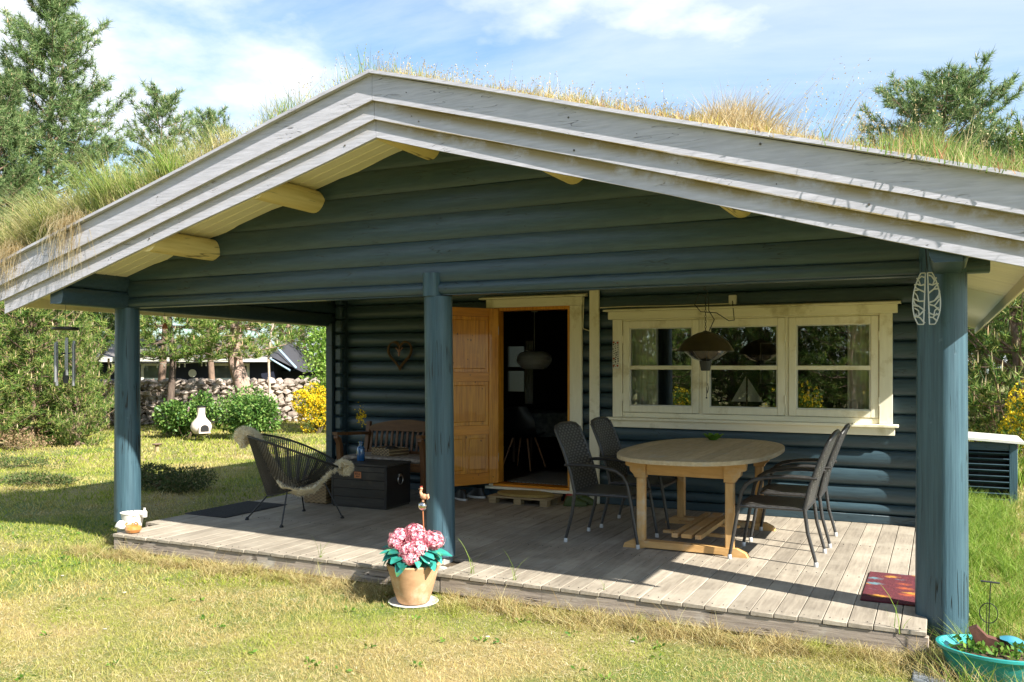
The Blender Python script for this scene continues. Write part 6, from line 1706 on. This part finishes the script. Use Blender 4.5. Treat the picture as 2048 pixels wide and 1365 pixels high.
# ---------------------------------------------------------------- trees
BARK = mat('pine_bark', (0.26, 0.17, 0.12), (0.13, 0.09, 0.07), rough=0.95, scale=(3, 3, 1), ns=5, bump=0.9, bstr=0.03, rnd=0.05)
BARKD = mat('dark_pine_bark', (0.15, 0.11, 0.085), (0.07, 0.05, 0.04), rough=0.95, scale=(3, 3, 1), ns=5, bump=0.9, bstr=0.03, rnd=0.05)
BARKP = mat('pale_pine_bark', (0.46, 0.33, 0.27), (0.30, 0.20, 0.16), rough=0.95, scale=(3, 3, 1), ns=5, bump=0.9, bstr=0.03, rnd=0.05)
NEED = leafmat('pine_needles', [(0.035, 0.085, 0.020), (0.070, 0.145, 0.030), (0.12, 0.20, 0.045), (0.20, 0.26, 0.07), (0.05, 0.11, 0.03)], trans=0.30)
NEEDB = leafmat('bright_pine_needles', [(0.035, 0.097, 0.018), (0.088, 0.185, 0.031), (0.167, 0.282, 0.048), (0.299, 0.378, 0.088), (0.405, 0.370, 0.132)], trans=0.32)
NEEDM = leafmat('fresh_hazy_pine_needles', [(0.063, 0.126, 0.045), (0.126, 0.216, 0.072), (0.207, 0.297, 0.108), (0.324, 0.387, 0.171), (0.099, 0.171, 0.063)], trans=0.35)  # fresh green, paled so that the colour itself carries some haze
NEEDL = leafmat('mountain_pine_needles', [(0.03, 0.08, 0.018), (0.07, 0.15, 0.028), (0.14, 0.24, 0.045), (0.27, 0.34, 0.08), (0.40, 0.34, 0.12)], trans=0.28)
CAND = leafmat('pine_candles', [(0.45, 0.34, 0.18), (0.60, 0.50, 0.32), (0.52, 0.30, 0.16)], trans=0.2)

def pine(name, label, h, base, rad_, seed, loc, tr=0.14, levels=20, per=6, cl=10, nn=20, L=0.16, w=0.012, shape=0.8, need=None, bark=None, lean=None, group=None, up=0.35, flat=1.0, candles=True, cat='pine tree'):
    """trunk with whorls of limbs; every limb carries needle tufts on side twigs"""
    rs = random.Random(seed); t = thing(name, label, cat, loc, 0, group)
    pts = []; rr = []
    lean = lean or [(0, 0, 0), (0.02, 0.01, 0.3), (-0.03, 0.02, 0.6), (0.02, 0, 1.0)]
    def axis(z):
        f = z / h; zs = [q[2] for q in lean]
        return Vector((np.interp(f, zs, [q[0] * h for q in lean]), np.interp(f, zs, [q[1] * h for q in lean]), z))
    for i in range(15):
        f = i / 14; pts.append(axis(f * h * 0.985)); rr.append(max(0.008, tr * (1 - f) ** 0.8 + (0.25 * tr if i == 0 else 0)))
    tm = MB(); tm.tube(pts, rr, 10)
    C = []; A = []; S_ = []
    for i in range(levels):
        f = (i + rs.uniform(-0.3, 0.3)) / levels; f = max(0.0, min(0.99, f)); z = base + (h - base) * f
        Rl = rad_ * (1 - f) ** shape * (0.35 + 0.65 * min(1, f * 6 + 0.5))
        n = max(3, int(per * (1 - 0.4 * f)))
        a0 = rs.uniform(0, 6.28)
        for k in range(n):
            an = a0 + 2 * math.pi * k / n + rs.uniform(-0.35, 0.35); Lb = Rl * rs.uniform(0.55, 1.15) + 0.12
            p0 = axis(z); d = Vector((math.cos(an), math.sin(an), 0)); rise = rs.uniform(0.1, up) + 0.5 * f
            bp = [p0 + d * (Lb * q) + Vector((0, 0, Lb * (rise * q - 0.18 * math.sin(q * 3.1) * (1 - f)))) for q in (0, 0.33, 0.66, 1.0)]
            tm.tube(bp, [max(0.006, tr * 0.28 * (1 - f) + 0.006), 0.014 * (1 + tr), 0.009, 0.004], 5)
            m = max(3, int(cl * (0.4 + 0.6 * Lb / rad_)))
            for j in range(m):
                q = 0.25 + 0.75 * (j + rs.random()) / m
                i0 = min(2, int(q * 3)); fr = q * 3 - i0; pt = bp[i0].lerp(bp[i0 + 1], fr)
                side = Vector((-d.y, d.x, 0)) * rs.uniform(-1, 1) * Lb * 0.38 * (1.15 - q * 0.7)
                pt = pt + side + Vector((0, 0, rs.uniform(-0.04, 0.16)))
                C.append(pt); A.append(d * 0.6 + side.normalized() * 0.35 + Vector((0, 0, rs.uniform(0.5, 1.3)))); S_.append(L * rs.uniform(0.8, 1.2))
                if rs.random() < 0.35: tm.tube([pt - side * 0.9, pt], [0.006, 0.003], 4, cap=False)
    top = axis(h * 0.98)
    for q in range(5): C.append(top + Vector((rs.uniform(-0.05, 0.05), rs.uniform(-0.05, 0.05), -0.08 * q))); A.append(Vector((0, 0, 1))); S_.append(L)
    C = np.array([tuple(c) for c in C]); A = np.array([tuple(a) for a in A]); S_ = np.array(S_)
    part('trunk', tm, bark or BARK, t, local=True)
    trimesh('crown', *needles(C, A, nn, S_, w, spread=0.9, seed=seed), need or NEED, t)
    if candles:
        r2 = np.random.default_rng(seed); sel = r2.random(len(C)) < 0.4
        Cc = C[sel] + np.array([0, 0, 0.05]); V_, T_ = blades(Cc, 0.13, 0.022, r2.normal(size=(len(Cc), 2)) * 0.012, (0, 0.6, 1.0), seed=seed)
        trimesh('candles', V_, T_, CAND, t)['kind'] = 'stuff'
    return t
# tall pines rising behind the left roof slope
tall = pine('pine_tree', 'tallest pine, reaching high above the left roof slope', 11.75, 2.2, 3.3, 201, (-15.1, 10.35, GZ), 0.17, 23, 9, 36, 26, 0.24, 0.020, 0.62, NEEDM, up=0.7)
slim = pine('pine_tree', 'pine second in height above the left roof slope, just right of the tallest', 10.25, 6.0, 1.7, 203, (-15.6, 14.55, GZ), 0.13, 13, 7, 20, 24, 0.22, 0.019, 0.50, NEEDM, up=0.6)
dup(slim, (-15.5, 16.85, GZ), rad(200), 'small pine top close to the roof edge, right of two taller pines', scale=(0.9, 0.9, 0.995))
dup(tall, (-15.1, 9.0, GZ), rad(140), 'pine at the left edge of the view, lower than the tallest pine', scale=(0.75, 0.75, 0.79))
# dense low pines at the left side of the lawn
low_ = pine('mountain_pine', 'dense bushy mountain pine left of the porch, behind the wind chime', 3.3, 0.12, 1.55, 211, (-10.9, 6.85, GZ), 0.10, 12, 9, 19, 26, 0.145, 0.015, 0.45, NEEDL, up=0.7, cat='mountain pine', group='bushy pines left of the lawn')
for (x, y, rz, sc3, lb) in ((-9.8, 7.15, 60, (0.55, 0.55, 0.72), 'smaller mountain pine right beside the left post, its lower trunk showing'), (-11.1, 5.3, 130, (1.0, 1.0, 0.85), 'dense bushy mountain pine at the very left edge of the view'), (-12.45, 8.6, 200, (0.95, 0.95, 1.15), 'tall bushy mountain pine in the second row behind the wind chime'), (-13.9, 9.6, 260, (0.9, 0.9, 1.2), 'bushy mountain pine in the third row, partly hidden by the left post'), (-13.6, 6.6, 310, (1.25, 1.25, 1.2), 'bushy mountain pine in the second row at the left edge of the view')):
    dup(low_, (x, y, GZ), rad(rz), lb, scale=sc3)
# two pines between lawn and stone wall
pine('pine_tree', 'pine with a straight dark trunk between lawn and stone wall, right of the left post', 6.2, 2.0, 2.1, 221, (-10.55, 10.3, GZ), 0.105, 12, 8, 22, 26, 0.18, 0.017, 0.4, NEEDB, up=0.35, bark=BARKD)
pine('pine_tree', 'pine with a pale crooked trunk leaning over the stone wall', 6.4, 2.0, 2.3, 225, (-9.45, 11.95, GZ), 0.25, 12, 8, 22, 26, 0.18, 0.017, 0.4, NEEDB, up=0.35, bark=BARKP,
     lean=[(0, 0, 0), (-0.005, 0.0, 0.12), (-0.03, -0.015, 0.22), (-0.055, -0.03, 0.32), (-0.04, -0.02, 0.42), (-0.06, -0.03, 0.55), (0.0, 0, 1.0)])
# woodland behind the neighbouring house and around
wood = pine('pine_tree', 'dense dark pine at the edge of the wood behind the neighbouring house', 8.0, 0.9, 2.4, 231, (-20.5, 22.0, GZ), 0.16, 14, 7, 16, 18, 0.24, 0.024, 0.6, NEEDB, group='pines of the wood behind the garden', candles=False)
rs = random.Random(5)
spots = [(-17.5, 22.5, 0.85), (-14.8, 24.0, 0.85), (-12.0, 22.5, 0.82), (-9.5, 20.5, 0.8), (-7.6, 18.5, 0.7), (-6.0, 17.0, 0.6), (-16.0, 21.3, 0.75), (-13.4, 21.8, 0.75), (-10.6, 22.8, 0.9), (-19.5, 20.5, 0.75), (-23, 19.5, 0.8), (-25, 15.5, 0.85), (-22.5, 12.5, 0.8), (-21.5, 9.0, 0.8), (-20.5, 5.5, 0.8), (-18.5, 3.4, 0.75), (-17.0, 7.0, 0.55), (-19, 26, 0.7), (-11, 28, 0.7), (-5.0, 25, 0.55), (-26, 22, 0.8), (-18.0, 12.8, 0.62)]
for i, (x, y, s) in enumerate(spots):
    dup(wood, (x, y, GZ), rs.uniform(0, 6.28), 'dense pine added out of view on the right to shade the dark pines', scale=(s * 1.1, s * 1.1, s))
wood['label'] = 'dense pine added out of view on the right to shade the dark pines'
for o in [wood]: o.scale = (0.85, 0.85, 0.8)
# right of the house
rp = pine('pine_tree', 'broad bushy pine rising above the right slope of the roof', 8.9, 2.5, 2.5, 241, (6.9, 19.2, GZ), 0.18, 20, 9, 40, 26, 0.20, 0.019, 0.34, NEEDM)
dup(rp, (8.55, 19.6, GZ), rad(90), 'lower pine top at the right edge of the view above the roof', scale=(0.75, 0.75, 0.83))
for i, (x, y, s, lb) in enumerate(((8.2, 14.6, 0.55, 'dark pine behind the louvred cabinet, right of the thick post'), (9.6, 17.0, 0.7, 'dark pine behind the yellow broom at the right edge of the view'), (8.0, 24.0, 0.8, 'dark pine farthest back between the thick post and the broom'), (10.5, 21.5, 0.8, 'dark pine at the far right behind the broom, mostly hidden'))):
    dup(low_, (x, y, GZ), rad(50 * i), lb, scale=(1.5 * s + 0.4, 1.5 * s + 0.4, 2.2 * s + 0.5))
for i, (x, y, s) in enumerate([(12.5, 13.0, 0.8), (13.0, 17.0, 0.9), (12.0, 21.0, 0.9), (14.5, 10.5, 0.7)]):  # unseen pines, added to throw shade on the pines beside the house
    dup(wood, (x, y, GZ), 1.3 * i, 'dense pine added out of view on the right to shade the dark pines', scale=s)
# wood behind the photographer, which the window panes mirror
for i, (x, y, s) in enumerate([(-3.5, -15.5, 0.8), (-0.8, -14.0, 0.75), (2.2, -16.5, 0.85), (4.6, -14.5, 0.75), (7.4, -17.0, 0.85), (-6.5, -17.5, 0.85), (0.8, -19.5, 0.9), (5.8, -20.0, 0.9), (-4.0, -21, 0.9), (10.0, -15.5, 0.7), (-9.5, -15.0, 0.8)]):
    c_ = dup(wood, (x, y, GZ), 0.9 * i, 'dense pine of the wood facing the porch, mirrored in the window', scale=(s, s, s)); c_['group'] = 'pines facing the porch'
for i in range(9):
    c_ = dup(low_, (-7.5 + i * 2.0, -17.2 - (i % 2) * 1.4, GZ), 1.1 * i, 'bushy mountain pine facing the porch, mirrored in the window', scale=(1.35, 1.35, 1.5)); c_['group'] = 'bushy pines facing the porch'

rb_ = np.random.default_rng(401); k_ = 42000
Pb = np.stack([rb_.uniform(-6, 8.5, k_), rb_.uniform(-13.5, -7.6, k_), np.full(k_, GZ)], 1)
kk = vnoise(Pb, 1.2, 21); Pb = Pb[kk > 0.2]
tf = trimesh('tall_grass', *rblades(Pb, 0.34, 0.010, 402, 0.8, lv=(0, 0.55, 1.0)), M['golden']); tag(tf, 'rough straw coloured grass on the lawn facing the porch', None, None, 'stuff')
# ---- broad-leaved bushes
def bush(name, label, loc, rx, ry, h, n, size, m, seed, cat='bush', stems_=7, bumps=9, elong=1.8, shell=0.55, group=None, m2=None, n2=0, s2=0.05):
    r = np.random.default_rng(seed); t = thing(name, label, cat, loc, 0, group)
    cs = []; 
    for i in range(bumps):
        a = r.uniform(0, 2 * np.pi); q = math.sqrt(r.random()) * 0.62
        cs.append((rx * q * math.cos(a), ry * q * math.sin(a), h * r.uniform(0.30, 0.78), r.uniform(0.20, 0.42)))
    cs = np.array(cs); pick = r.integers(0, bumps, n); d = unit(r.normal(size=(n, 3)))
    rad3 = (cs[pick, 3:4] * np.array([[rx * 1.1, ry * 1.1, h * 0.95]])) * (shell + (1 - shell) * r.random((n, 1)) ** 0.5) * np.where(r.random((n, 1)) < 0.12, 1.28, 1.0) 
    C = cs[pick, :3] + d * rad3; C[:, 2] = np.abs(C[:, 2])
    V_, T_ = leaves(C, size, seed + 1, up=0.5, elong=elong, N=d * 0.8)
    trimesh('foliage', V_, T_, m, t)
    sm = MB()
    for i in range(stems_):
        a = r.uniform(0, 6.28); c = cs[i % bumps]
        sm.tube([(0.1 * rx * math.cos(a), 0.1 * ry * math.sin(a), 0), (c[0] * 0.6, c[1] * 0.6, c[2] * 0.6), (c[0], c[1], c[2])], [0.02, 0.014, 0.006], 5)
    part('stems', sm, M['twig'], t, local=True)
    if m2:
        pick = r.integers(0, bumps, n2); d = unit(r.normal(size=(n2, 3)) + [0, 0, 0.3])
        C = cs[pick, :3] + d * cs[pick, 3:4] * np.array([[rx * 1.12, ry * 1.12, h * 0.97]]); C[:, 2] = np.abs(C[:, 2])
        C = np.repeat(C, 8, 0) + r.normal(size=(n2 * 8, 3)) * s2 * 0.5
        trimesh('blossom', *leaves(C, s2, seed + 7, elong=1.0), m2, t)
    return t
M['rhodo'] = leafmat('rhododendron_leaf', [(0.035, 0.095, 0.020), (0.07, 0.16, 0.03), (0.13, 0.24, 0.05), (0.24, 0.33, 0.09)], trans=0.25, rough=0.4)
M['pinkbl'] = leafmat('pink_blossom', [(0.42, 0.15, 0.30), (0.62, 0.30, 0.45), (0.70, 0.45, 0.58)], trans=0.3)
bush('rhododendron', 'round green rhododendron bush right behind the clay stove', (-7.75, 10.2, GZ), 0.95, 0.85, 1.12, 9000, 0.045, M['rhodo'], 301, bumps=14)
bush('rhododendron', 'rhododendron bush with a few pink flowers left of the clay stove', (-9.3, 9.7, GZ), 0.85, 0.7, 1.05, 7000, 0.045, M['rhodo'], 305, bumps=12, m2=M['pinkbl'], n2=26, s2=0.035)
M['brgreen'] = leafmat('broom_green', [(0.05, 0.12, 0.02), (0.10, 0.20, 0.03), (0.18, 0.28, 0.04)], trans=0.3)
bush('broom_bush', 'bright yellow flowering broom at the end of the stone wall', (-7.35, 12.2, GZ), 0.85, 0.7, 1.15, 3000, 0.022, M['brgreen'], 311, bumps=12, elong=3, m2=M['yellow'], n2=1900, s2=0.03)
bush('broom_bush', 'low yellow flowering broom beside the corner of the porch wall', (-6.1, 12.0, GZ), 0.6, 0.5, 0.65, 1500, 0.022, M['brgreen'], 315, bumps=8, elong=3, m2=M['yellow'], n2=420, s2=0.03)
bush('broom_bush', 'large yellow flowering broom at the right edge of the view', (8.35, 9.4, GZ), 0.95, 0.9, 1.6, 5000, 0.020, M['brgreen'], 319, bumps=14, elong=3, m2=M['yellow'], n2=2600, s2=0.022)
for i, (x, y) in enumerate([(3.4, -11.5), (0.2, -12.0), (5.6, -12.5)]):
    bush('broom_bush', 'yellow broom facing the porch, mirrored in the window', (x, y, GZ), 0.8, 0.7, 1.3, 1500, 0.03, M['brgreen'], 323 + i, bumps=8, elong=3, m2=M['yellow'], n2=180, s2=0.035, group='broom bushes facing the porch')
M['birch'] = leafmat('birch_leaf', [(0.10, 0.22, 0.03), (0.20, 0.36, 0.05), (0.32, 0.48, 0.09), (0.42, 0.55, 0.16)], trans=0.45)
def leafy_tree(label, loc, h, rx, n, seed, size=0.05):
    t = bush('birch_tree', label, loc, rx, rx, h, n, size, M['birch'], seed, cat='birch tree', bumps=20, stems_=14, shell=0.2)
    t.children[1].name = 'trunk'; t.children[0].name = 'crown'; return t
leafy_tree('light green young birch left of the porch corner, over the yellow broom', (-7.5, 13.2, GZ), 3.7, 1.25, 9000, 331)
tb_ = thing('birch_tree', 'thin pale bare birch stem in front of the neighbouring house', 'birch tree', (-9.05, 12.3, GZ))
part('trunk', MB().tube([(0, 0, 0), (0.02, 0, 1.0), (-0.02, 0, 1.9), (0.06, 0, 2.6), (0.2, 0.1, 3.2), (0.25, 0.1, 4.0)], [0.04, 0.035, 0.03, 0.026, 0.02, 0.01], 8), mat('birch_bark', (0.55, 0.45, 0.36), (0.36, 0.28, 0.22), rough=0.8, ns=12, bump=0.2, rnd=0), tb_, local=True)
part('branch', MB().tube([(0.06, 0, 2.6), (0.4, 0, 3.0), (0.6, 0.1, 3.5)], [0.014, 0.010, 0.005], 6).tube([(-0.02, 0, 2.1), (-0.4, 0, 2.6), (-0.7, 0.1, 2.8)], [0.012, 0.009, 0.004], 6), BARKP, tb_, local=True)
# heather and low plants
M['heath'] = leafmat('heather', [(0.03, 0.055, 0.015), (0.06, 0.10, 0.025), (0.10, 0.13, 0.04), (0.16, 0.12, 0.06)], trans=0.2)
bush('heather_bush', 'low dark heather bush in the shade just left of the deck', (-2.75, 3.15, GZ), 0.85, 0.45, 0.30, 7000, 0.014, M['heath'], 341, bumps=12, elong=3.5)
for i, (x, y, rx, ry, h, lb) in enumerate(((-7.4, 4.0, 1.6, 0.7, 0.20, 'flat patch of heather and dry stalks on the lawn at the left'), (-10.0, 5.9, 1.8, 0.6, 0.38, 'reddish brown dead heather in front of the mountain pines'), (-6.6, 9.2, 1.0, 0.35, 0.22, 'small low green mound on the far lawn beyond the string chair'), (-4.8, 2.7, 1.1, 0.35, 0.14, 'low dark heather strip at the edge of the roof shadow'))):
    bush('heather_bush', lb, (x, y, GZ), rx, ry, h, 2600, 0.016, M['heath'] if i != 1 else leafmat('dead_heather', [(0.16, 0.09, 0.05), (0.28, 0.17, 0.10), (0.36, 0.26, 0.15), (0.12, 0.14, 0.04)], trans=0.2), 345 + i, bumps=14, elong=3.0)

# ---------------------------------------------------------------- things in the garden
M['clay'] = mat('pale_clay', (0.66, 0.58, 0.52), (0.56, 0.47, 0.41), rough=0.75, ns=6, bump=0.1, rnd=0)
cm = thing('clay_stove', 'pale bottle shaped clay garden stove with an open mouth on the far lawn', 'garden stove', (-8.36, 9.26, GZ), rad(62))
bd_ = MB(); n = 36
prof = [(0.08, 0.13), (0.17, 0.18), (0.225, 0.26), (0.235, 0.33), (0.21, 0.41), (0.15, 0.48), (0.10, 0.54), (0.085, 0.62), (0.088, 0.74), (0.095, 0.76)]
bd_.lathe(prof, n=n)
part('body', bd_, M['clay'], cm, local=True)
part('chimney_rim', MB().lathe([(0.092, 0.761), (0.098, 0.765), (0.098, 0.80), (0.07, 0.80)], n=24), M['iron'], cm, local=True)
# arched mouth: frame, and a flat black plate painted in for the shade inside
def arch(w, h, z0, n=10):
    return [(-w, z0), (w, z0)] + [(w * math.cos(math.pi * k / n), z0 + h * 0.45 + (h * 0.55) * math.sin(math.pi * k / n)) for k in range(n + 1)]
part('mouth_frame', MB().prism(arch(0.125, 0.20, 0.20), 1, -0.262, -0.16), M['clay'], cm, local=True)
part('mouth_shade_plate', MB().prism(arch(0.095, 0.155, 0.222), 1, -0.268, -0.263), M['iron'], cm, local=True)
part('hearth_lip', MB().box((-0.13, -0.30, 0.185), (0.13, -0.20, 0.20), 0.006), M['clay'], cm, local=True)
for k in range(3):
    an = rad(90 + 120 * k)
    part('stand_leg', MB().tube([(0.14 * math.cos(an), 0.14 * math.sin(an), 0.16), (0.20 * math.cos(an), 0.20 * math.sin(an), 0.0)], 0.010, 6), M['iron'], cm, local=True)
part('stand_ring', MB().tube([(0.15 * math.cos(t), 0.15 * math.sin(t), 0.15) for t in [2 * math.pi * k / 20 for k in range(20)]], 0.009, 6, closed=True), M['iron'], cm, local=True)
bb = thing('bird_bath', 'small dark mushroom shaped pedestal standing alone on the lawn', 'pedestal', (-7.13, 6.9, GZ))
part('column', MB().lathe([(0.05, 0), (0.045, 0.02), (0.035, 0.06), (0.04, 0.10), (0.035, 0.13)], n=16), M['pallet'], bb, local=True)
part('dish', MB().lathe([(0.03, 0.131), (0.085, 0.15), (0.095, 0.165), (0.085, 0.172), (0.02, 0.165)], n=20), BARK, bb, local=True)

# stone wall of single boulders
sw = thing('stone_wall', 'dry stone wall of grey boulders at the far side of the lawn', 'stone wall', (-12.4, 13.8, GZ))
SM = mat('wall_stone', (0.40, 0.34, 0.29), (0.24, 0.19, 0.16), rough=0.95, ns=6, bump=0.7, bstr=0.02, rnd=0.3)
prot = []
for i in range(6):
    o = part('stone', MB().ball((0, 0, 0), (0.54, 0.5, 0.54), 7, 5, 0.65, 50 + i), SM, None, smooth=False); prot.append(o.data); bpy.data.objects.remove(o)
wa_, wb_ = Vector((-14.6, 11.6, 0)), Vector((-10.6, 16.0, 0)); dW = (wb_ - wa_); LW = dW.length; dW.normalize(); nW = Vector((dW.y, -dW.x, 0))
rs = random.Random(9); z = GZ + 0.09; row = 0; cnt = 0
while z < 1.12 and cnt < 298:
    s = 0.0; hgt = rs.uniform(0.13, 0.17)
    while s < LW and cnt < 298:
        w = rs.uniform(0.15, 0.34)
        p = wa_ + dW * (s + w / 2) + nW * rs.uniform(-0.03, 0.05)
        place(prot[rs.randrange(6)], 'stone', (p.x, p.y, z + rs.uniform(-0.02, 0.02)), sw, (rs.uniform(-0.5, 0.5), rs.uniform(-0.5, 0.5), math.atan2(dW.y, dW.x) + rs.uniform(-0.3, 0.3)), (w * 1.08, 0.34, hgt * 1.15))
        s += w * 0.97; cnt += 1
    z += hgt * 0.93; row += 1
ctr = (wa_ + wb_) / 2 - nW * 0.22
part('core', MB().box((-LW / 2, -0.10, GZ), (LW / 2, 0.06, 1.12)).xf(Matrix.Translation(ctr) @ Matrix.Rotation(math.atan2(dW.y, dW.x), 4, 'Z')), M['soil'], sw)

# neighbouring house
A_ = rad(26.065)
nh = thing('neighbouring_house', 'dark navy wooden house with a grey roof behind the stone wall', 'house', (-18.85, 16.3, GZ), A_)
navy = mat('navy_boards', (0.012, 0.016, 0.035), (0.008, 0.011, 0.024), rough=0.7, scale=(10, 10, 1), ns=2, bump=0.3, rnd=0)
H = lambda px: (px - 262) * 31 / 1750
Z_ = lambda py, Z=31: 1.55 - (py - 732) * Z / 1750 - GZ
part('wall', MB().box((-3.5, 0, 0), (H(545), 6.0, Z_(716))), navy, nh, local=True)
ze, zr = Z_(721), Z_(686, 34.5)
rf = MB()
rf.prism([(-0.45, ze), (3.3, zr + 0.02), (3.3, zr + 0.14), (-0.45, ze + 0.10)], 0, -4.0, H(522) + 0.2)
part('roof', rf, M['shingle'], nh, local=True, smooth=False)
hip = MB().add([(H(522) + 0.2, 3.3, zr + 0.12), (H(522) + 0.2, -0.45, ze + 0.10), (H(552), -0.45, ze + 0.08), (H(600), 0.2, ze - 0.42), (H(600), 3.3, ze - 0.42)], [(0, 1, 2), (0, 2, 3), (0, 3, 4)])
part('roof_end', hip, mat('dark_shingle', (0.055, 0.055, 0.065), rough=0.9, ns=14, bump=0.4, rnd=0), nh, local=True, smooth=False)
part('gutter_board', MB().box((-4.0, -0.50, ze - 0.06), (H(548), -0.455, ze + 0.10)), M['white'], nh, local=True)
bluew = mat('pale_blue_verge', (0.30, 0.42, 0.55), rough=0.5, bump=0, rnd=0)
part('verge_board', MB().tube([(H(520), 0.6, zr + 0.20), (H(592), -0.1, ze - 0.28)], 0.045, 4), bluew, nh, local=True)
part('verge_board', MB().tube([(H(545), -0.5, ze + 0.06), (H(588), -0.7, ze - 0.36)], 0.035, 4), bluew, nh, local=True)
part('end_wall', MB().box((H(545) + 0.002, 1.0, 0), (H(592), 6.0, ze - 0.40)), navy, nh, local=True)
for (p0, p1) in ((281, 347), (418, 497)):
    wf = part('window', MB().box((H(p0), -0.05, 0.9), (H(p0) + 0.09, -0.002, Z_(727))).box((H(p1) - 0.09, -0.05, 0.9), (H(p1), -0.002, Z_(727))).box((H(p0) + 0.09, -0.05, Z_(727) - 0.09), (H(p1) - 0.09, -0.002, Z_(727))).box((H(p0) + 0.09, -0.05, 0.9), (H(p1) - 0.09, -0.002, 0.98)), M['white'], nh, local=True)
    part('pane', MB().box((H(p0) + 0.09, -0.03, 0.98), (H(p1) - 0.09, -0.02, Z_(727) - 0.09)), M['glass'] if False else mat('far_glass', (0.10, 0.13, 0.12), (0.04, 0.05, 0.05), rough=0.05, ns=0.8, bump=0, rnd=0, spec=1.0) if 'far_glass' not in bpy.data.materials else bpy.data.materials['far_glass'], wf, local=True)
part('wall_lamp', MB().lathe([(0.10, -0.02), (0.14, 0.0), (0.14, 0.03), (0.08, 0.03)], n=16).xf(Matrix.Translation((H(384), -0.05, Z_(747))) @ Matrix.Rotation(rad(90), 4, 'X')), M['white'], nh, local=True)
# clothes line with pegs
cl = thing('clothes_line', 'white clothes line with pegs stretched in front of the neighbouring house', 'clothes line', (-11.0, 11.0, GZ))
pA, pB = Vector((-13.3, 10.8, 1.60)), Vector((-9.85, 11.9, 1.70))
part('line', MB().tube([pA, (pA + pB) / 2 + Vector((0, 0, -0.05)), pB], 0.009, 5).tube([pA + Vector((0, 0.1, 0.06)), (pA + pB) / 2 + Vector((0, 0.1, 0.02)), pB + Vector((0, 0.1, 0.06))], 0.008, 5), M['white'], cl)
for k in range(9):
    t = 0.12 + 0.085 * k + 0.03 * math.sin(k * 3)
    p = pA.lerp(pB, t) + Vector((0, 0, -0.10 * (1 - (2 * t - 1) ** 2) * 0.5))
    part('peg', MB().box((p.x - 0.012, p.y - 0.012, p.z - 0.10), (p.x + 0.012, p.y + 0.012, p.z + 0.012)), M['white'], cl)
part('line_post', MB().cyl((pA.x, pA.y, GZ), (pA.x, pA.y, 1.75), 0.03), M['pallet'], cl)
